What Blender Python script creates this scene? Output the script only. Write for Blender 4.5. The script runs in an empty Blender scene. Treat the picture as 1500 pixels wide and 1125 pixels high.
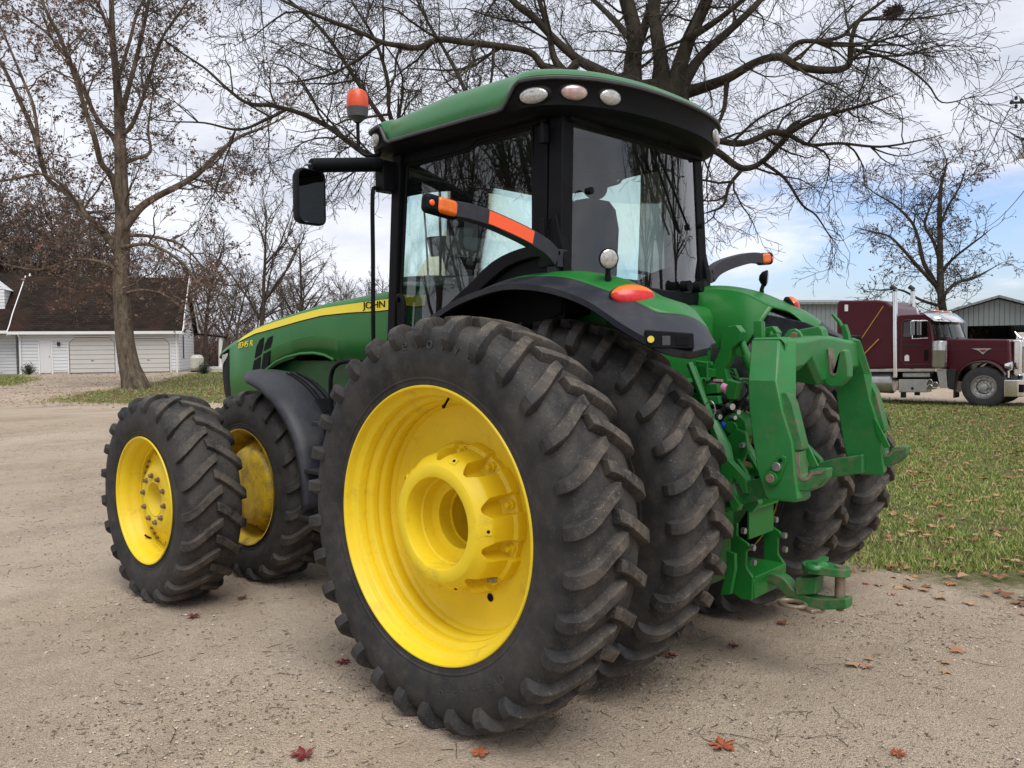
import bpy, math, random
import numpy as np
from mathutils import Vector, Matrix
R=math.radians; PI=math.pi
sc=bpy.context.scene; col=sc.collection
rng=random.Random(7)

# ---------------------------------------------------------------- camera geometry (solved from the photograph)
CF=1217.5459; CC=np.array([-2.966318,4.367060,1.801924]); YAW,PIT,ROL=-0.8229288,-0.0415875,-0.0091331
FW=np.array([math.cos(YAW)*math.cos(PIT),math.sin(YAW)*math.cos(PIT),math.sin(PIT)])
_r=np.array([math.sin(YAW),-math.cos(YAW),0]); _u=np.cross(_r,FW)
RT=_r*math.cos(ROL)+_u*math.sin(ROL); UP=-_r*math.sin(ROL)+_u*math.cos(ROL)
def ray(u,v): return FW+RT*(u-750)/CF-UP*(v-562.5)/CF
def atD(u,v,D): return CC+ray(u,v)*D
def at(u,v,Y): 
    d=ray(u,v); return CC+d*((Y-CC[1])/d[1])
def atX(u,v,X):
    d=ray(u,v); return CC+d*((X-CC[0])/d[0])
def xz(pts,Y,ox=0,oy=0,s=1.0):
    "photo pixels (optionally of an enlarged crop) on the plane Y -> list of (x,z)"
    o=[]
    for a,b in pts:
        p=at(ox+a/s,oy+b/s,Y); o.append((p[0],p[2]))
    return o
def smooth(a,b,x):
    t=min(1,max(0,(x-a)/(b-a))); return t*t*(3-2*t)
def gz(x,y):
    "height of the ground"
    return 0.60*smooth(12,46,x)

# ---------------------------------------------------------------- materials
def mat(name,color,rough=0.5,metal=0.0,coat=0.0,var=0.0,vscale=8.0,bump=0.0,bscale=60.0,dirt=None,dscale=4.0,damt=0.5,dlo=.45,dhi=.7,spec=0.5,emit=0):
    m=bpy.data.materials.new(name); m.use_nodes=True; nt=m.node_tree; b=nt.nodes['Principled BSDF']
    b.inputs['Roughness'].default_value=rough; b.inputs['Metallic'].default_value=metal
    b.inputs['Coat Weight'].default_value=coat; b.inputs['Coat Roughness'].default_value=.12
    b.inputs['Specular IOR Level'].default_value=spec
    c=(*color,1); b.inputs['Base Color'].default_value=c
    tc=nt.nodes.new('ShaderNodeTexCoord'); src=None
    def noise(scale,detail=5,rough_=.6):
        n=nt.nodes.new('ShaderNodeTexNoise'); n.inputs['Scale'].default_value=scale; n.inputs['Detail'].default_value=detail
        n.inputs['Roughness'].default_value=rough_; nt.links.new(tc.outputs['Object'],n.inputs['Vector']); return n
    if var>0:
        n=noise(vscale); mx=nt.nodes.new('ShaderNodeMix'); mx.data_type='RGBA'
        mr=nt.nodes.new('ShaderNodeMapRange'); mr.inputs[1].default_value=.3; mr.inputs[2].default_value=.7
        nt.links.new(n.outputs['Fac'],mr.inputs[0]); nt.links.new(mr.outputs[0],mx.inputs[0])
        mx.inputs[6].default_value=(*[v*(1-var) for v in color],1); mx.inputs[7].default_value=(*[min(1,v*(1+var)) for v in color],1)
        src=mx.outputs[2]
    if dirt:
        n=noise(dscale,8,.7); mr=nt.nodes.new('ShaderNodeMapRange'); mr.inputs[1].default_value=dlo; mr.inputs[2].default_value=dhi; mr.inputs[4].default_value=damt
        nt.links.new(n.outputs['Fac'],mr.inputs[0]); mx=nt.nodes.new('ShaderNodeMix'); mx.data_type='RGBA'
        nt.links.new(mr.outputs[0],mx.inputs[0])
        if src: nt.links.new(src,mx.inputs[6])
        else: mx.inputs[6].default_value=c
        mx.inputs[7].default_value=(*dirt,1); src=mx.outputs[2]
        rr=nt.nodes.new('ShaderNodeMapRange'); rr.inputs[3].default_value=rough; rr.inputs[4].default_value=.85
        nt.links.new(mr.outputs[0],rr.inputs[0]); nt.links.new(rr.outputs[0],b.inputs['Roughness'])
    if src: nt.links.new(src,b.inputs['Base Color'])
    if bump>0:
        n=noise(bscale,4); bp=nt.nodes.new('ShaderNodeBump'); bp.inputs['Strength'].default_value=bump; bp.inputs['Distance'].default_value=.01
        nt.links.new(n.outputs['Fac'],bp.inputs['Height']); nt.links.new(bp.outputs[0],b.inputs['Normal'])
    return m
M={}
M['green']=mat('green_paint',(.010,.150,.022),.38,coat=.12,spec=.35,var=.10,vscale=3,dirt=(.10,.12,.06),dscale=3,damt=.15,bump=.03,bscale=40)
M['green_worn']=mat('worn_green_paint',(.017,.165,.036),.45,coat=.05,var=.12,vscale=7,dirt=(.11,.12,.05),dscale=9,damt=.40,dlo=.52,dhi=.70,bump=.08,bscale=90)
M['green_dirty']=mat('dirty_green_paint',(.016,.14,.03),.5,coat=.03,var=.15,vscale=9,dirt=(.15,.125,.075),dscale=12,damt=.75,dlo=.48,dhi=.66,bump=.12,bscale=90)
M['bare']=mat('rubbed_bare_steel',(.28,.22,.17),.5,metal=.6,var=.3,vscale=20,dirt=(.16,.09,.05),dscale=16,damt=.8,bump=.1)
M['yellow']=mat('yellow_paint',(.80,.585,.014),.48,coat=.0,var=.06,vscale=4,dirt=(.33,.22,.05),dscale=5,damt=.55,dlo=.56,dhi=.75,bump=.03)
M['yellow_dirty']=mat('dirty_yellow_paint',(.62,.43,.012),.5,coat=.1,var=.15,vscale=8,dirt=(.20,.12,.04),dscale=7,damt=.85,dlo=.45,dhi=.65,bump=.1)
M['decal']=mat('yellow_decal',(.86,.70,.03),.4)
M['black']=mat('black_plastic',(.0032,.0036,.0050),.55,var=.15,vscale=20,dirt=(.018,.018,.020),dscale=4,damt=.25,bump=.06,bscale=400,spec=.14)
M['grey_plastic']=mat('charcoal_plastic',(.05,.05,.058),.5,var=.12,vscale=9,dirt=(.12,.115,.105),dscale=5,damt=.5,bump=.10,bscale=500)
M['flare']=mat('fender_plastic',(.016,.018,.026),.45,spec=.4,var=.12,vscale=9,dirt=(.09,.085,.08),dscale=5,damt=.35,bump=.08,bscale=500)
M['dark']=mat('dark_metal',(.012,.013,.014),.6,var=.3,vscale=10)
M['seal']=mat('rubber_seal',(.005,.005,.006),.7,spec=.15)
M['steel']=mat('galvanised_steel',(.45,.45,.45),.35,metal=.9,var=.15,vscale=30)
M['lens']=mat('clear_lens',(.42,.42,.40),.12,metal=.35,coat=1,var=.3,vscale=60)
M['red']=mat('red_lens',(.55,.010,.012),.32,coat=.15,var=.25,vscale=60)
M['orange']=mat('orange_lens',(.75,.14,.006),.32,coat=.15,var=.12,vscale=50)
M['reflector']=mat('orange_reflector',(.95,.10,.008),.35,coat=.4)
M['beacon']=mat('orange_beacon',(.62,.07,.012),.4,coat=.1,var=.1,vscale=30)
M['chrome']=mat('chrome',(.75,.75,.76),.12,metal=1.0,var=.06,vscale=12)
M['mirror']=mat('mirror_glass',(.30,.33,.33),.02,metal=1.0)
M['seat']=mat('cab_upholstery',(.008,.008,.009),.8,spec=.2)
M['beige']=mat('cab_console',(.15,.15,.14),.7)
M['white']=mat('white_paint',(.75,.75,.74),.5,var=.04)
M['blue_cap']=mat('blue_cap',(.01,.07,.45),.4)
M['pink_cap']=mat('pink_cap',(.55,.22,.38),.4)
M['gold']=mat('gold_fitting',(.6,.38,.04),.35,metal=.6)

def glass_mat(name,tint,refl=1.0):
    m=bpy.data.materials.new(name); m.use_nodes=True; nt=m.node_tree; nt.nodes.clear()
    o=nt.nodes.new('ShaderNodeOutputMaterial'); t=nt.nodes.new('ShaderNodeBsdfTransparent'); t.inputs[0].default_value=(*tint,1)
    g=nt.nodes.new('ShaderNodeBsdfGlossy'); g.inputs['Roughness'].default_value=.01; g.inputs[0].default_value=(1,1,1,1)
    f=nt.nodes.new('ShaderNodeFresnel'); f.inputs[0].default_value=1.62
    mm=nt.nodes.new('ShaderNodeMath'); mm.operation='MULTIPLY_ADD'; mm.inputs[1].default_value=refl; mm.inputs[2].default_value=0.0; nt.links.new(f.outputs[0],mm.inputs[0])
    x=nt.nodes.new('ShaderNodeMixShader'); nt.links.new(mm.outputs[0],x.inputs[0]); nt.links.new(t.outputs[0],x.inputs[1]); nt.links.new(g.outputs[0],x.inputs[2])
    # thin dust film on the pane
    d=nt.nodes.new('ShaderNodeBsdfDiffuse'); d.inputs[0].default_value=(.42,.46,.43,1)
    tc=nt.nodes.new('ShaderNodeTexCoord'); n=nt.nodes.new('ShaderNodeTexNoise'); n.inputs['Scale'].default_value=3; n.inputs['Detail'].default_value=6
    mp=nt.nodes.new('ShaderNodeMapping'); mp.inputs['Scale'].default_value=(2.5,2.5,.5); nt.links.new(tc.outputs['Object'],mp.inputs[0]); nt.links.new(mp.outputs[0],n.inputs['Vector'])
    mr=nt.nodes.new('ShaderNodeMapRange'); mr.inputs[1].default_value=.45; mr.inputs[2].default_value=.8; mr.inputs[3].default_value=.006; mr.inputs[4].default_value=.022; nt.links.new(n.outputs['Fac'],mr.inputs[0])
    x2=nt.nodes.new('ShaderNodeMixShader'); nt.links.new(mr.outputs[0],x2.inputs[0]); nt.links.new(x.outputs[0],x2.inputs[1]); nt.links.new(d.outputs[0],x2.inputs[2])
    nt.links.new(x2.outputs[0],o.inputs[0]); return m
M['glass']=glass_mat('cab_glass',(.80,.94,.91),1.25)
M['truck_glass']=glass_mat('truck_glass',(.35,.48,.45),1.0)

def tyre_mat(name,mud=True):
    m=bpy.data.materials.new(name); m.use_nodes=True; nt=m.node_tree; b=nt.nodes['Principled BSDF']; L=nt.links.new
    tc=nt.nodes.new('ShaderNodeTexCoord')
    def noise(s,d=6,r=.65):
        n=nt.nodes.new('ShaderNodeTexNoise'); n.inputs['Scale'].default_value=s; n.inputs['Detail'].default_value=d; n.inputs['Roughness'].default_value=r; L(tc.outputs['Object'],n.inputs['Vector']); return n
    def mr(src,a,b_,c=0,d=1):
        q=nt.nodes.new('ShaderNodeMapRange'); L(src,q.inputs[0]); q.inputs[1].default_value=a; q.inputs[2].default_value=b_; q.inputs[3].default_value=c; q.inputs[4].default_value=d; return q.outputs[0]
    def mix(f,a,b_):
        q=nt.nodes.new('ShaderNodeMix'); q.data_type='RGBA'; L(f,q.inputs[0])
        for i,v in((6,a),(7,b_)):
            if isinstance(v,tuple): q.inputs[i].default_value=(*v,1)
            else: L(v,q.inputs[i])
        return q.outputs[2]
    def mul(a,b_):
        q=nt.nodes.new('ShaderNodeMath'); q.operation='MULTIPLY'; L(a,q.inputs[0]); L(b_,q.inputs[1]); return q.outputs[0]
    sp=nt.nodes.new('ShaderNodeSeparateXYZ'); L(tc.outputs['Object'],sp.inputs[0])
    cx=nt.nodes.new('ShaderNodeCombineXYZ'); L(sp.outputs[0],cx.inputs[0]); L(sp.outputs[2],cx.inputs[2])
    ln=nt.nodes.new('ShaderNodeVectorMath'); ln.operation='LENGTH'; L(cx.outputs[0],ln.inputs[0]); rad=ln.outputs['Value']
    at_=nt.nodes.new('ShaderNodeAttribute'); at_.attribute_name='tread'; at_.attribute_type='GEOMETRY'
    base=mix(mr(noise(3.5).outputs['Fac'],.35,.68),(.013,.0137,.0155),(.034,.033,.033))
    dust=mix(mul(mr(noise(7,8,.7).outputs['Fac'],.34,.60),mr(at_.outputs['Fac'],.4,1,.12,.88)),base,(.105,.088,.070))
    mud_=mix(mul(mr(noise(16,6,.7).outputs['Fac'],.50,.66),mr(at_.outputs['Fac'],.85,1,.10,.62 if mud else .22)),dust,(.19,.155,.118))
    # scuff marks: fine pale flecks
    fl=mix(mul(mr(noise(120,3,.5).outputs['Fac'],.64,.70),mr(at_.outputs['Fac'],0,1,.1,.7)),mud_,(.26,.23,.19))
    L(fl,b.inputs['Base Color']); b.inputs['Roughness'].default_value=.72; b.inputs['Specular IOR Level'].default_value=.35
    bp=nt.nodes.new('ShaderNodeBump'); bp.inputs['Strength'].default_value=.55; bp.inputs['Distance'].default_value=.012
    a=nt.nodes.new('ShaderNodeMath'); a.operation='MULTIPLY_ADD'; L(noise(45,6,.7).outputs['Fac'],a.inputs[0]); 
    L(mr(at_.outputs['Fac'],0,1,.12,1),a.inputs[1]); L(mr(noise(300,2).outputs['Fac'],0,1,0,.1),a.inputs[2]); L(a.outputs[0],bp.inputs['Height']); L(bp.outputs[0],b.inputs['Normal'])
    return m
M['tyre']=tyre_mat('muddy_rubber'); M['tyre_clean']=tyre_mat('worn_rubber',False)

# ---------------------------------------------------------------- object helpers
def tag(o,label=None,cat=None,group=None,kind=None):
    if label: o['label']=label
    if cat: o['category']=cat
    if group: o['group']=group
    if kind: o['kind']=kind
    return o
def empty(name,loc=(0,0,0),rz=0):
    o=bpy.data.objects.new(name,None); col.objects.link(o); o.location=loc; o.rotation_euler=(0,0,rz); o.empty_display_size=.2; return o
def from_np(name,V,Fc,m,parent=None,smooth_angle=None,attr=None,matidx=None):
    me=bpy.data.meshes.new(name)
    V=np.asarray(V,dtype=np.float32)
    if isinstance(Fc,np.ndarray):
        n,k=Fc.shape; me.vertices.add(len(V)); me.vertices.foreach_set('co',V.ravel())
        me.loops.add(n*k); me.loops.foreach_set('vertex_index',Fc.astype(np.int32).ravel())
        me.polygons.add(n); me.polygons.foreach_set('loop_start',np.arange(0,n*k,k,dtype=np.int32)); 
        me.update(calc_edges=True)
    else:
        me.from_pydata([tuple(map(float,v)) for v in V],[],Fc)
    ms=m if isinstance(m,(list,tuple)) else [m]
    for q in ms: me.materials.append(q)
    if matidx is not None: me.polygons.foreach_set('material_index',np.asarray(matidx,dtype=np.int32))
    if attr is not None:
        a=me.attributes.new('tread','FLOAT','POINT'); a.data.foreach_set('value',np.asarray(attr,dtype=np.float32))
    o=bpy.data.objects.new(name,me); col.objects.link(o)
    if smooth_angle is not None:
        me.shade_smooth()
        if smooth_angle<179: me.set_sharp_from_angle(angle=R(smooth_angle))
    if parent: o.parent=parent
    return o
class MB:
    def __init__(s): s.v=[]; s.f=[]; s.mi=[]; s.cur=0
    def add(s,vs,fs,flip=False):
        b=len(s.v); s.v+= [tuple(map(float,v)) for v in vs]
        for f in fs:
            f=[b+i for i in f]; s.f.append(f[::-1] if flip else f); s.mi.append(s.cur)
        return s
    def box(s,c,d,rot=None):
        x,y,z=[q/2 for q in d]; vs=[(-x,-y,-z),(x,-y,-z),(x,y,-z),(-x,y,-z),(-x,-y,z),(x,-y,z),(x,y,z),(-x,y,z)]
        if rot is not None:
            vs=[tuple(rot@Vector(v)) for v in vs]
        vs=[(v[0]+c[0],v[1]+c[1],v[2]+c[2]) for v in vs]
        return s.add(vs,[(0,3,2,1),(4,5,6,7),(0,1,5,4),(1,2,6,5),(2,3,7,6),(3,0,4,7)])
    def hexa(s,p): # 8 points, bottom 4 then top 4
        return s.add(p,[(0,3,2,1),(4,5,6,7),(0,1,5,4),(1,2,6,5),(2,3,7,6),(3,0,4,7)])
    def prism(s,poly,a,b,axis='y',taper=None):
        "poly: 2-D outline; extruded from a to b along axis"
        n=len(poly); area=sum(poly[i][0]*poly[(i+1)%n][1]-poly[(i+1)%n][0]*poly[i][1] for i in range(n))
        if area<0: poly=poly[::-1]
        def P(p,t):
            return {'y':(p[0],t,p[1]),'x':(t,p[0],p[1]),'z':(p[0],p[1],t)}[axis]
        if a>b: a,b=b,a
        vs=[P(p,a) for p in poly]+[P(p,b) for p in poly]
        fs=[list(range(n))[::-1],list(range(n,2*n))]+[(i,(i+1)%n,n+(i+1)%n,n+i) for i in range(n)]
        return s.add(vs,fs,flip=(axis=='y'))
    def tube(s,pts,r,n=8,cap=True,sq=None):
        pts=[Vector(tuple(map(float,p))) for p in pts]; k=len(pts); rs=r if isinstance(r,(list,tuple)) else [r]*k
        vs=[]; prev=None
        for i,p in enumerate(pts):
            t=(pts[min(i+1,k-1)]-pts[max(i-1,0)]).normalized()
            if prev is None: a=t.orthogonal().normalized()
            else:
                a=(prev-t*prev.dot(t)); a=a.normalized() if a.length>1e-6 else t.orthogonal().normalized()
            prev=a; b=t.cross(a)
            for j in range(n):
                th=2*PI*j/n; vs.append(tuple(p+(a*math.cos(th)+b*math.sin(th))*rs[i]))
        fs=[(i*n+j,i*n+(j+1)%n,(i+1)*n+(j+1)%n,(i+1)*n+j) for i in range(k-1) for j in range(n)]
        if cap: fs+=[list(range(n))[::-1],list(range((k-1)*n,k*n))]
        return s.add(vs,fs)
    def cyl(s,a,b,r,n=20): return s.tube([a,b],r,n)
    def lathe(s,prof,n=64,axis='y',c=(0,0,0),a0=0,a1=2*PI,close=False):
        "prof: list of (t,r): t along the axis"
        full=abs(a1-a0-2*PI)<1e-6; m=n if full else n+1; vs=[]
        for t,r in prof:
            for j in range(m):
                th=a0+(a1-a0)*j/n; x,z=r*math.cos(th),r*math.sin(th)
                v={'y':(x,t,z),'x':(t,x,z),'z':(x,z,t)}[axis]; vs.append((v[0]+c[0],v[1]+c[1],v[2]+c[2]))
        k=len(prof); fs=[]
        for i in range(k if close else k-1):
            i2=(i+1)%k
            for j in range(n):
                j2=(j+1)%m if full else j+1
                fs.append((i*m+j,i2*m+j,i2*m+j2,i*m+j2))
        return s.add(vs,fs)
    def ell(s,c,r,n=16,m=10,rot=None):
        vs=[];fs=[]
        for i in range(m+1):
            ph=PI*i/m
            for j in range(n):
                th=2*PI*j/n; v=Vector((r[0]*math.sin(ph)*math.cos(th),r[1]*math.sin(ph)*math.sin(th),r[2]*math.cos(ph)))
                if rot is not None: v=rot@v
                vs.append((v[0]+c[0],v[1]+c[1],v[2]+c[2]))
        for i in range(m):
            for j in range(n): fs.append((i*n+j,(i+1)*n+j,(i+1)*n+(j+1)%n,i*n+(j+1)%n))
        return s.add(vs,fs)
    def grid(s,rows,closeu=False):
        "rows: list of equal-length lists of points"
        m=len(rows[0]); vs=[p for r in rows for p in r]; fs=[]
        for i in range(len(rows)-1):
            for j in range(m if closeu else m-1):
                j2=(j+1)%m; fs.append((i*m+j,i*m+j2,(i+1)*m+j2,(i+1)*m+j))
        return s.add(vs,fs)
    def build(s,name,m,parent=None,smooth=32,bevel=0,seg=2,solid=0,label=None,rec=True):
        o=from_np(name,s.v,s.f,m,parent,None,matidx=s.mi if isinstance(m,(list,tuple)) else None)
        me=o.data
        import bmesh
        bm=bmesh.new(); bm.from_mesh(me); bmesh.ops.remove_doubles(bm,verts=bm.verts,dist=1e-5)
        if rec: bmesh.ops.recalc_face_normals(bm,faces=bm.faces)
        bm.to_mesh(me); bm.free()
        if smooth: me.shade_smooth(); me.set_sharp_from_angle(angle=R(smooth))
        if solid:
            q=o.modifiers.new('Solidify','SOLIDIFY'); q.thickness=solid; q.offset=-1
        if bevel:
            q=o.modifiers.new('Bevel','BEVEL'); q.width=bevel; q.segments=seg; q.limit_method='ANGLE'; q.angle_limit=R(35); q.harden_normals=True
        if label: o['label']=label
        return o
def text_mesh(txt,size,depth=.002,name='lettering',m=None,parent=None,mw=None,shear=0,space=1.0,align='LEFT'):
    cu=bpy.data.curves.new('t','FONT'); cu.body=txt; cu.size=size; cu.extrude=depth; cu.shear=shear; cu.space_character=space; cu.align_x=align
    o=bpy.data.objects.new('t',cu); col.objects.link(o); bpy.context.view_layer.update()
    dg=bpy.context.evaluated_depsgraph_get(); me=bpy.data.meshes.new_from_object(o.evaluated_get(dg)); bpy.data.objects.remove(o); bpy.data.curves.remove(cu)
    me.name=name; me.materials.clear(); me.materials.append(m); p=bpy.data.objects.new(name,me); col.objects.link(p)
    if mw is not None: me.transform(mw)
    if parent: p.parent=parent
    return p
def basis(o,ex,ey,ez):
    m=Matrix.Identity(4)
    for i in range(3): m[i][0]=ex[i]; m[i][1]=ey[i]; m[i][2]=ez[i]; m[i][3]=o[i]
    return m
def copy_tree(o,parent=None):
    c=o.copy(); col.objects.link(c); c.parent=parent
    for ch in list(o.children): copy_tree(ch,c)
    return c
def bez(pts,n=8):
    "Catmull-Rom through the points"
    P=[np.array(p,float) for p in pts]; P=[2*P[0]-P[1]]+P+[2*P[-1]-P[-2]]; o=[]
    for i in range(1,len(P)-2):
        for k in range(n):
            t=k/n; a,b,c,d=P[i-1],P[i],P[i+1],P[i+2]
            o.append(.5*((2*b)+(c-a)*t+(2*a-5*b+4*c-d)*t*t+(3*b-a-3*c+d)*t**3))
    o.append(P[-2]); return o
def interp(x,xs,ys): return float(np.interp(x,xs,ys))
# ================================================================ TRACTOR
T=empty('farm_tractor',(0,0,0)); tag(T,'large green farm tractor with yellow dual wheels and glazed cab on the gravel yard','tractor')
ZR,ZF=.97,.735

def tyre(name,Rm,Rrim,hw,rw,N,lug,parent,m,pitch0=0.,long=.16,wl=.05,flat=.03,lugdrop=.10,text=None,seed=1):
    "Rm: lug top radius, Rrim: bead radius, hw: half section width, rw: half rim width; R-1 agricultural tread"
    rg=random.Random(seed); Rc=Rm-lug; mb=MB(); attr=[]
    H=Rm-Rrim
    dR=(1.0-.662)/.338; q_=H/.338
    half=[(rw*.93,Rrim-.012),(rw,Rrim),(rw*1.03,Rrim+.018),(hw*.90,Rrim+.030),(hw*.925,Rrim+.034),(hw*.930,Rrim+.040),(hw*.918,Rrim+.044),(hw*.965,Rrim+H*.22),(hw*1.0,Rrim+H*.36),(hw*1.005,Rc-.155*q_),(hw*.995,Rc-.125*q_),(hw*.975,Rc-.095*q_),(hw*.935,Rc-.065*q_),(hw*.87,Rc-.040*q_),(hw*.78,Rc-.022*q_),(hw*.62,Rc-.010),(hw*.35,Rc-.004),(0,Rc)]
    prof=[(-t,r) for t,r in half]+half[:-1][::-1]
    n=144; mb.lathe(prof,n)
    for t,r in prof: attr+=[.55*smooth(Rc-.10,Rc-.02,r)]*n
    B_=[(-.10,0.,0,.92),(.06,0.,0,1),(.24,.003,2,1),(.42,.006,4,1),(.60,.010,8,1),(.74,.018*q_,18,1.02),(.84,.033*q_,36,1.12),(.905,.052*q_,54,1.14),(.945,.070*q_,66,.95),(.965,.085*q_,74,.62),(.985,.104*q_,80,.04)]
    for side in(-1,1):
        for k in range(N):
            ph0=2*PI*(k+(0.5 if side>0 else 0))/N+pitch0+rg.uniform(-.005,.005); lw=rg.uniform(.94,1.06)
            rows=[]
            for i_,(yy,dr,an,hh) in enumerate(B_):
                r_=Rc-dr; y_=yy*hw; a_=R(an); h=lug*hh*rg.uniform(.96,1.03); 
                off=long*max(0,1-((yy+.10)/1.02)**1.25) if yy<.92 else -.004*(yy-.92)/.08
                wt=wl*(.47+.11*max(0,yy))*lw if yy<.9 else wl*(.56-.06*(yy-.9)/.1)*lw
                wb=wt+.30*h+.003
                top=(y_+math.sin(a_)*h,r_+math.cos(a_)*h); bot=(y_-math.sin(a_)*.012,r_-math.cos(a_)*.012); row=[]
                for ((q0,q1),w_) in((bot,-wb),(top,-wt),(top,wt),(bot,wb)):
                    th=ph0+(off+w_)/Rm; row.append((-q1*math.cos(th),side*q0,q1*math.sin(th)))
                rows.append(row)
            vs=[p for r in rows for p in r]; fs=[]
            for i in range(len(rows)-1):
                for j in range(3): a=i*4+j; fs.append((a,a+1,a+5,a+4))
            fs.append((0,3,2,1)); e=(len(rows)-1)*4; fs.append((e,e+1,e+2,e+3))
            mb.add(vs,fs)
            for i in range(len(rows)): tt=(.9,1,1,1,1,.9,.6,.35,.2,.15,.1)[i]; attr+=[.5*tt,tt,tt,.5*tt]
    # the tyre settles on the ground under the load
    V=np.array(mb.v); lo=-(Rm-flat); k=V[:,2]<lo; 
    bul=np.clip((-(V[:,2])-(Rm-flat)*.75)/(Rm*.25),0,1)**2; V[:,1]*=1+.045*bul
    V[:,2]=np.where(k,lo+(V[:,2]-lo)*.05,V[:,2])
    o=from_np(name,V,mb.f,m,parent,None,attr=attr)
    import bmesh
    bm=bmesh.new(); bm.from_mesh(o.data); bmesh.ops.recalc_face_normals(bm,faces=bm.faces); bm.to_mesh(o.data); bm.free()
    o.data.shade_smooth(); o.data.set_sharp_from_angle(angle=R(26))
    q=o.modifiers.new('Bevel','BEVEL'); q.width=.0022; q.segments=1; q.limit_method='ANGLE'; q.angle_limit=R(38)
    return o
def sidewall_text(txt,r0,y,a_mid,size,parent,m,top=True,step=None):
    "raised letters around the sidewall; a_mid measured in the wheel plane seen from +Y (0 = towards the front, i.e. picture left)"
    mb_all=[]; step=step or size*.72/r0
    n=len(txt)
    for i,ch in enumerate(txt):
        if ch==' ': continue
        off=(i-(n-1)/2)*step
        # seen from +Y picture right is -X. top: letters run clockwise in the picture
        th=a_mid+(-off if top else off)*-1
        # radial direction (x,z)
        rx,rz=math.cos(th),math.sin(th)
        up=(rx,0,rz) if top else (-rx,0,-rz)
        ex=Vector(up).cross(Vector((0,1,0))); 
        c=(rx*r0,y,rz*r0)
        mb_all.append((ch,basis(c,ex,up,(0,1,0))))
    objs=[]
    vs=[];fs=[]
    for ch,mw in mb_all:
        o=text_mesh(ch,size,.0028,'x',m,None,mw,align='CENTER'); b=len(vs)
        vs+=[tuple(v.co) for v in o.data.vertices]; fs+=[[b+i for i in p.vertices] for p in o.data.polygons]
        me=o.data; bpy.data.objects.remove(o); bpy.data.meshes.remove(me)
    return from_np('lettering',np.array(vs),fs,m,parent,None)

# ---- rear outer wheel: deep yellow rim with cast hub
def rear_rim(yc,parent,name='wheel'):
    mb=MB(); L=.209
    p=[(L-.055,.640),(L-.012,.662),(L-.002,.668),(L+.004,.664),(L+.003,.657),(L-.010,.650),(L-.032,.646),(L-.042,.640),(L-.052,.620),(L-.060,.615),(L-.095,.611),(L-.100,.616),(L-.108,.616),(L-.116,.604),(L-.124,.590),(L-.134,.586),(L-.158,.585),(L-.163,.590),(L-.172,.590),(L-.180,.578),(L-.190,.572),(L-.225,.570),(L-.232,.575),(L-.242,.575),(L-.250,.564),(L-.268,.558),(L-.280,.535),(L-.284,.50),(L-.286,.36),(L-.286,.14),(L-.286,.139),(L-.296,.139),(L-.298,.56)]
    mb.lathe(p,160)
    # inner side of the barrel
    mb.lathe([(L-.298,.56),(-.10,.60),(-L+.03,.640),(-L,.668)],96)
    return mb.build(name,[M['yellow']],parent,smooth=40,rec=True)
def rear_hub(parent):
    mb=MB(); L=.209; f=L-.049; N=10
    n=640; rows=[]
    prof=[(f-.52,.001),(f-.52,.150),(f-.16,.150),(f-.155,.20),(f-.10,.205),(f-.095,.214),(f-.012,.220),(f-.002,.224),(f,.228),(f,.281),(f-.003,.285),(f-.015,.296),(f-.020,.3005),(f-.024,.304),(f-.028,.308),(f-.032,.3117),(f-.036,.3153),(f-.040,.319),(f-.044,.322),(f-.048,.325),(f-.052,.328),(f-.060,.333),(f-.068,.3345),(f-.075,.336),(f-.120,.343),(f-.175,.352),(f-.185,.37),(f-.205,.378),(f-.238,.378),(f-.242,.34)]
    for t,r in prof:
        row=[]
        for j in range(n):
            th=2*PI*j/n; a=(th*N/(2*PI))%1.0; d=abs(a-.5)*2   # d=0 at the middle of a scallop
            wd_=.46*math.sqrt(min(1,max(0,(f-.022-t)/.055))); w=1-smooth(wd_-.10,wd_+.02,d) if wd_>.01 else 0; rr=r; tt=t
            if r>=.30 and r<.378:
                dep=.066*min(1,max(0,(f-.024-t)/.035))
                rr=r-w*dep
            elif r>=.378 or t<f-.19: rr=r-(.016*w if r>.35 else 0)
            row.append((rr*math.cos(th),tt,rr*math.sin(th)))
        rows.append(row)
    mb.grid(rows,closeu=True)
    # holes for the hub bolts seen as small bosses
    o=mb.build('hub',M['yellow'],parent,smooth=38)
    for k in range(N):
        th=2*PI*(k+.5)/N
        b=MB(); r=.335; c=Vector((r*math.cos(th),f-.205,r*math.sin(th))); 
        b.cyl(c,c+Vector((0,.022,0)),.024,6); b.cyl(c+Vector((0,.022,0)),c+Vector((0,.046,0)),.013,10)
        if k in(1,2,6,7): b.build('bolt',M['steel'] if k!=2 else M['yellow'],o,smooth=30)
        else: b.build('bolt',M['yellow'],o,smooth=30)
    for k in range(0,N,2):
        th=2*PI*(k+1.0)/N; c=Vector((.318*math.cos(th),f-.040,.318*math.sin(th))); n_=Vector((math.cos(th)*.7,.7,math.sin(th)*.7)).normalized(); t_=Vector((-math.sin(th),0,math.cos(th))); u_=n_.cross(t_); b=MB(); b.box(c,(.034,.034,.012),Matrix((t_,u_,n_)).transposed()); b.build('boss',M['yellow'],o,smooth=0,bevel=.003); b=MB(); b.cyl(c,c+n_*.0075,.008,10); b.build('boss_hole',M['seal'],o)
    return o
def place_wheel(w,x,y,z,flip): w.location=(x,y,z); w.rotation_euler=(0,0,PI if flip else 0)

YO,YI=1.56,.80
TY_R=dict(Rm=1.0,Rrim=.662,hw=.235,rw=.205,N=30,lug=.046,long=.150,wl=.055,flat=.03,lugdrop=.085)
W1=rear_rim(YO,T); rear_hub_o=rear_hub(W1)
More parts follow.
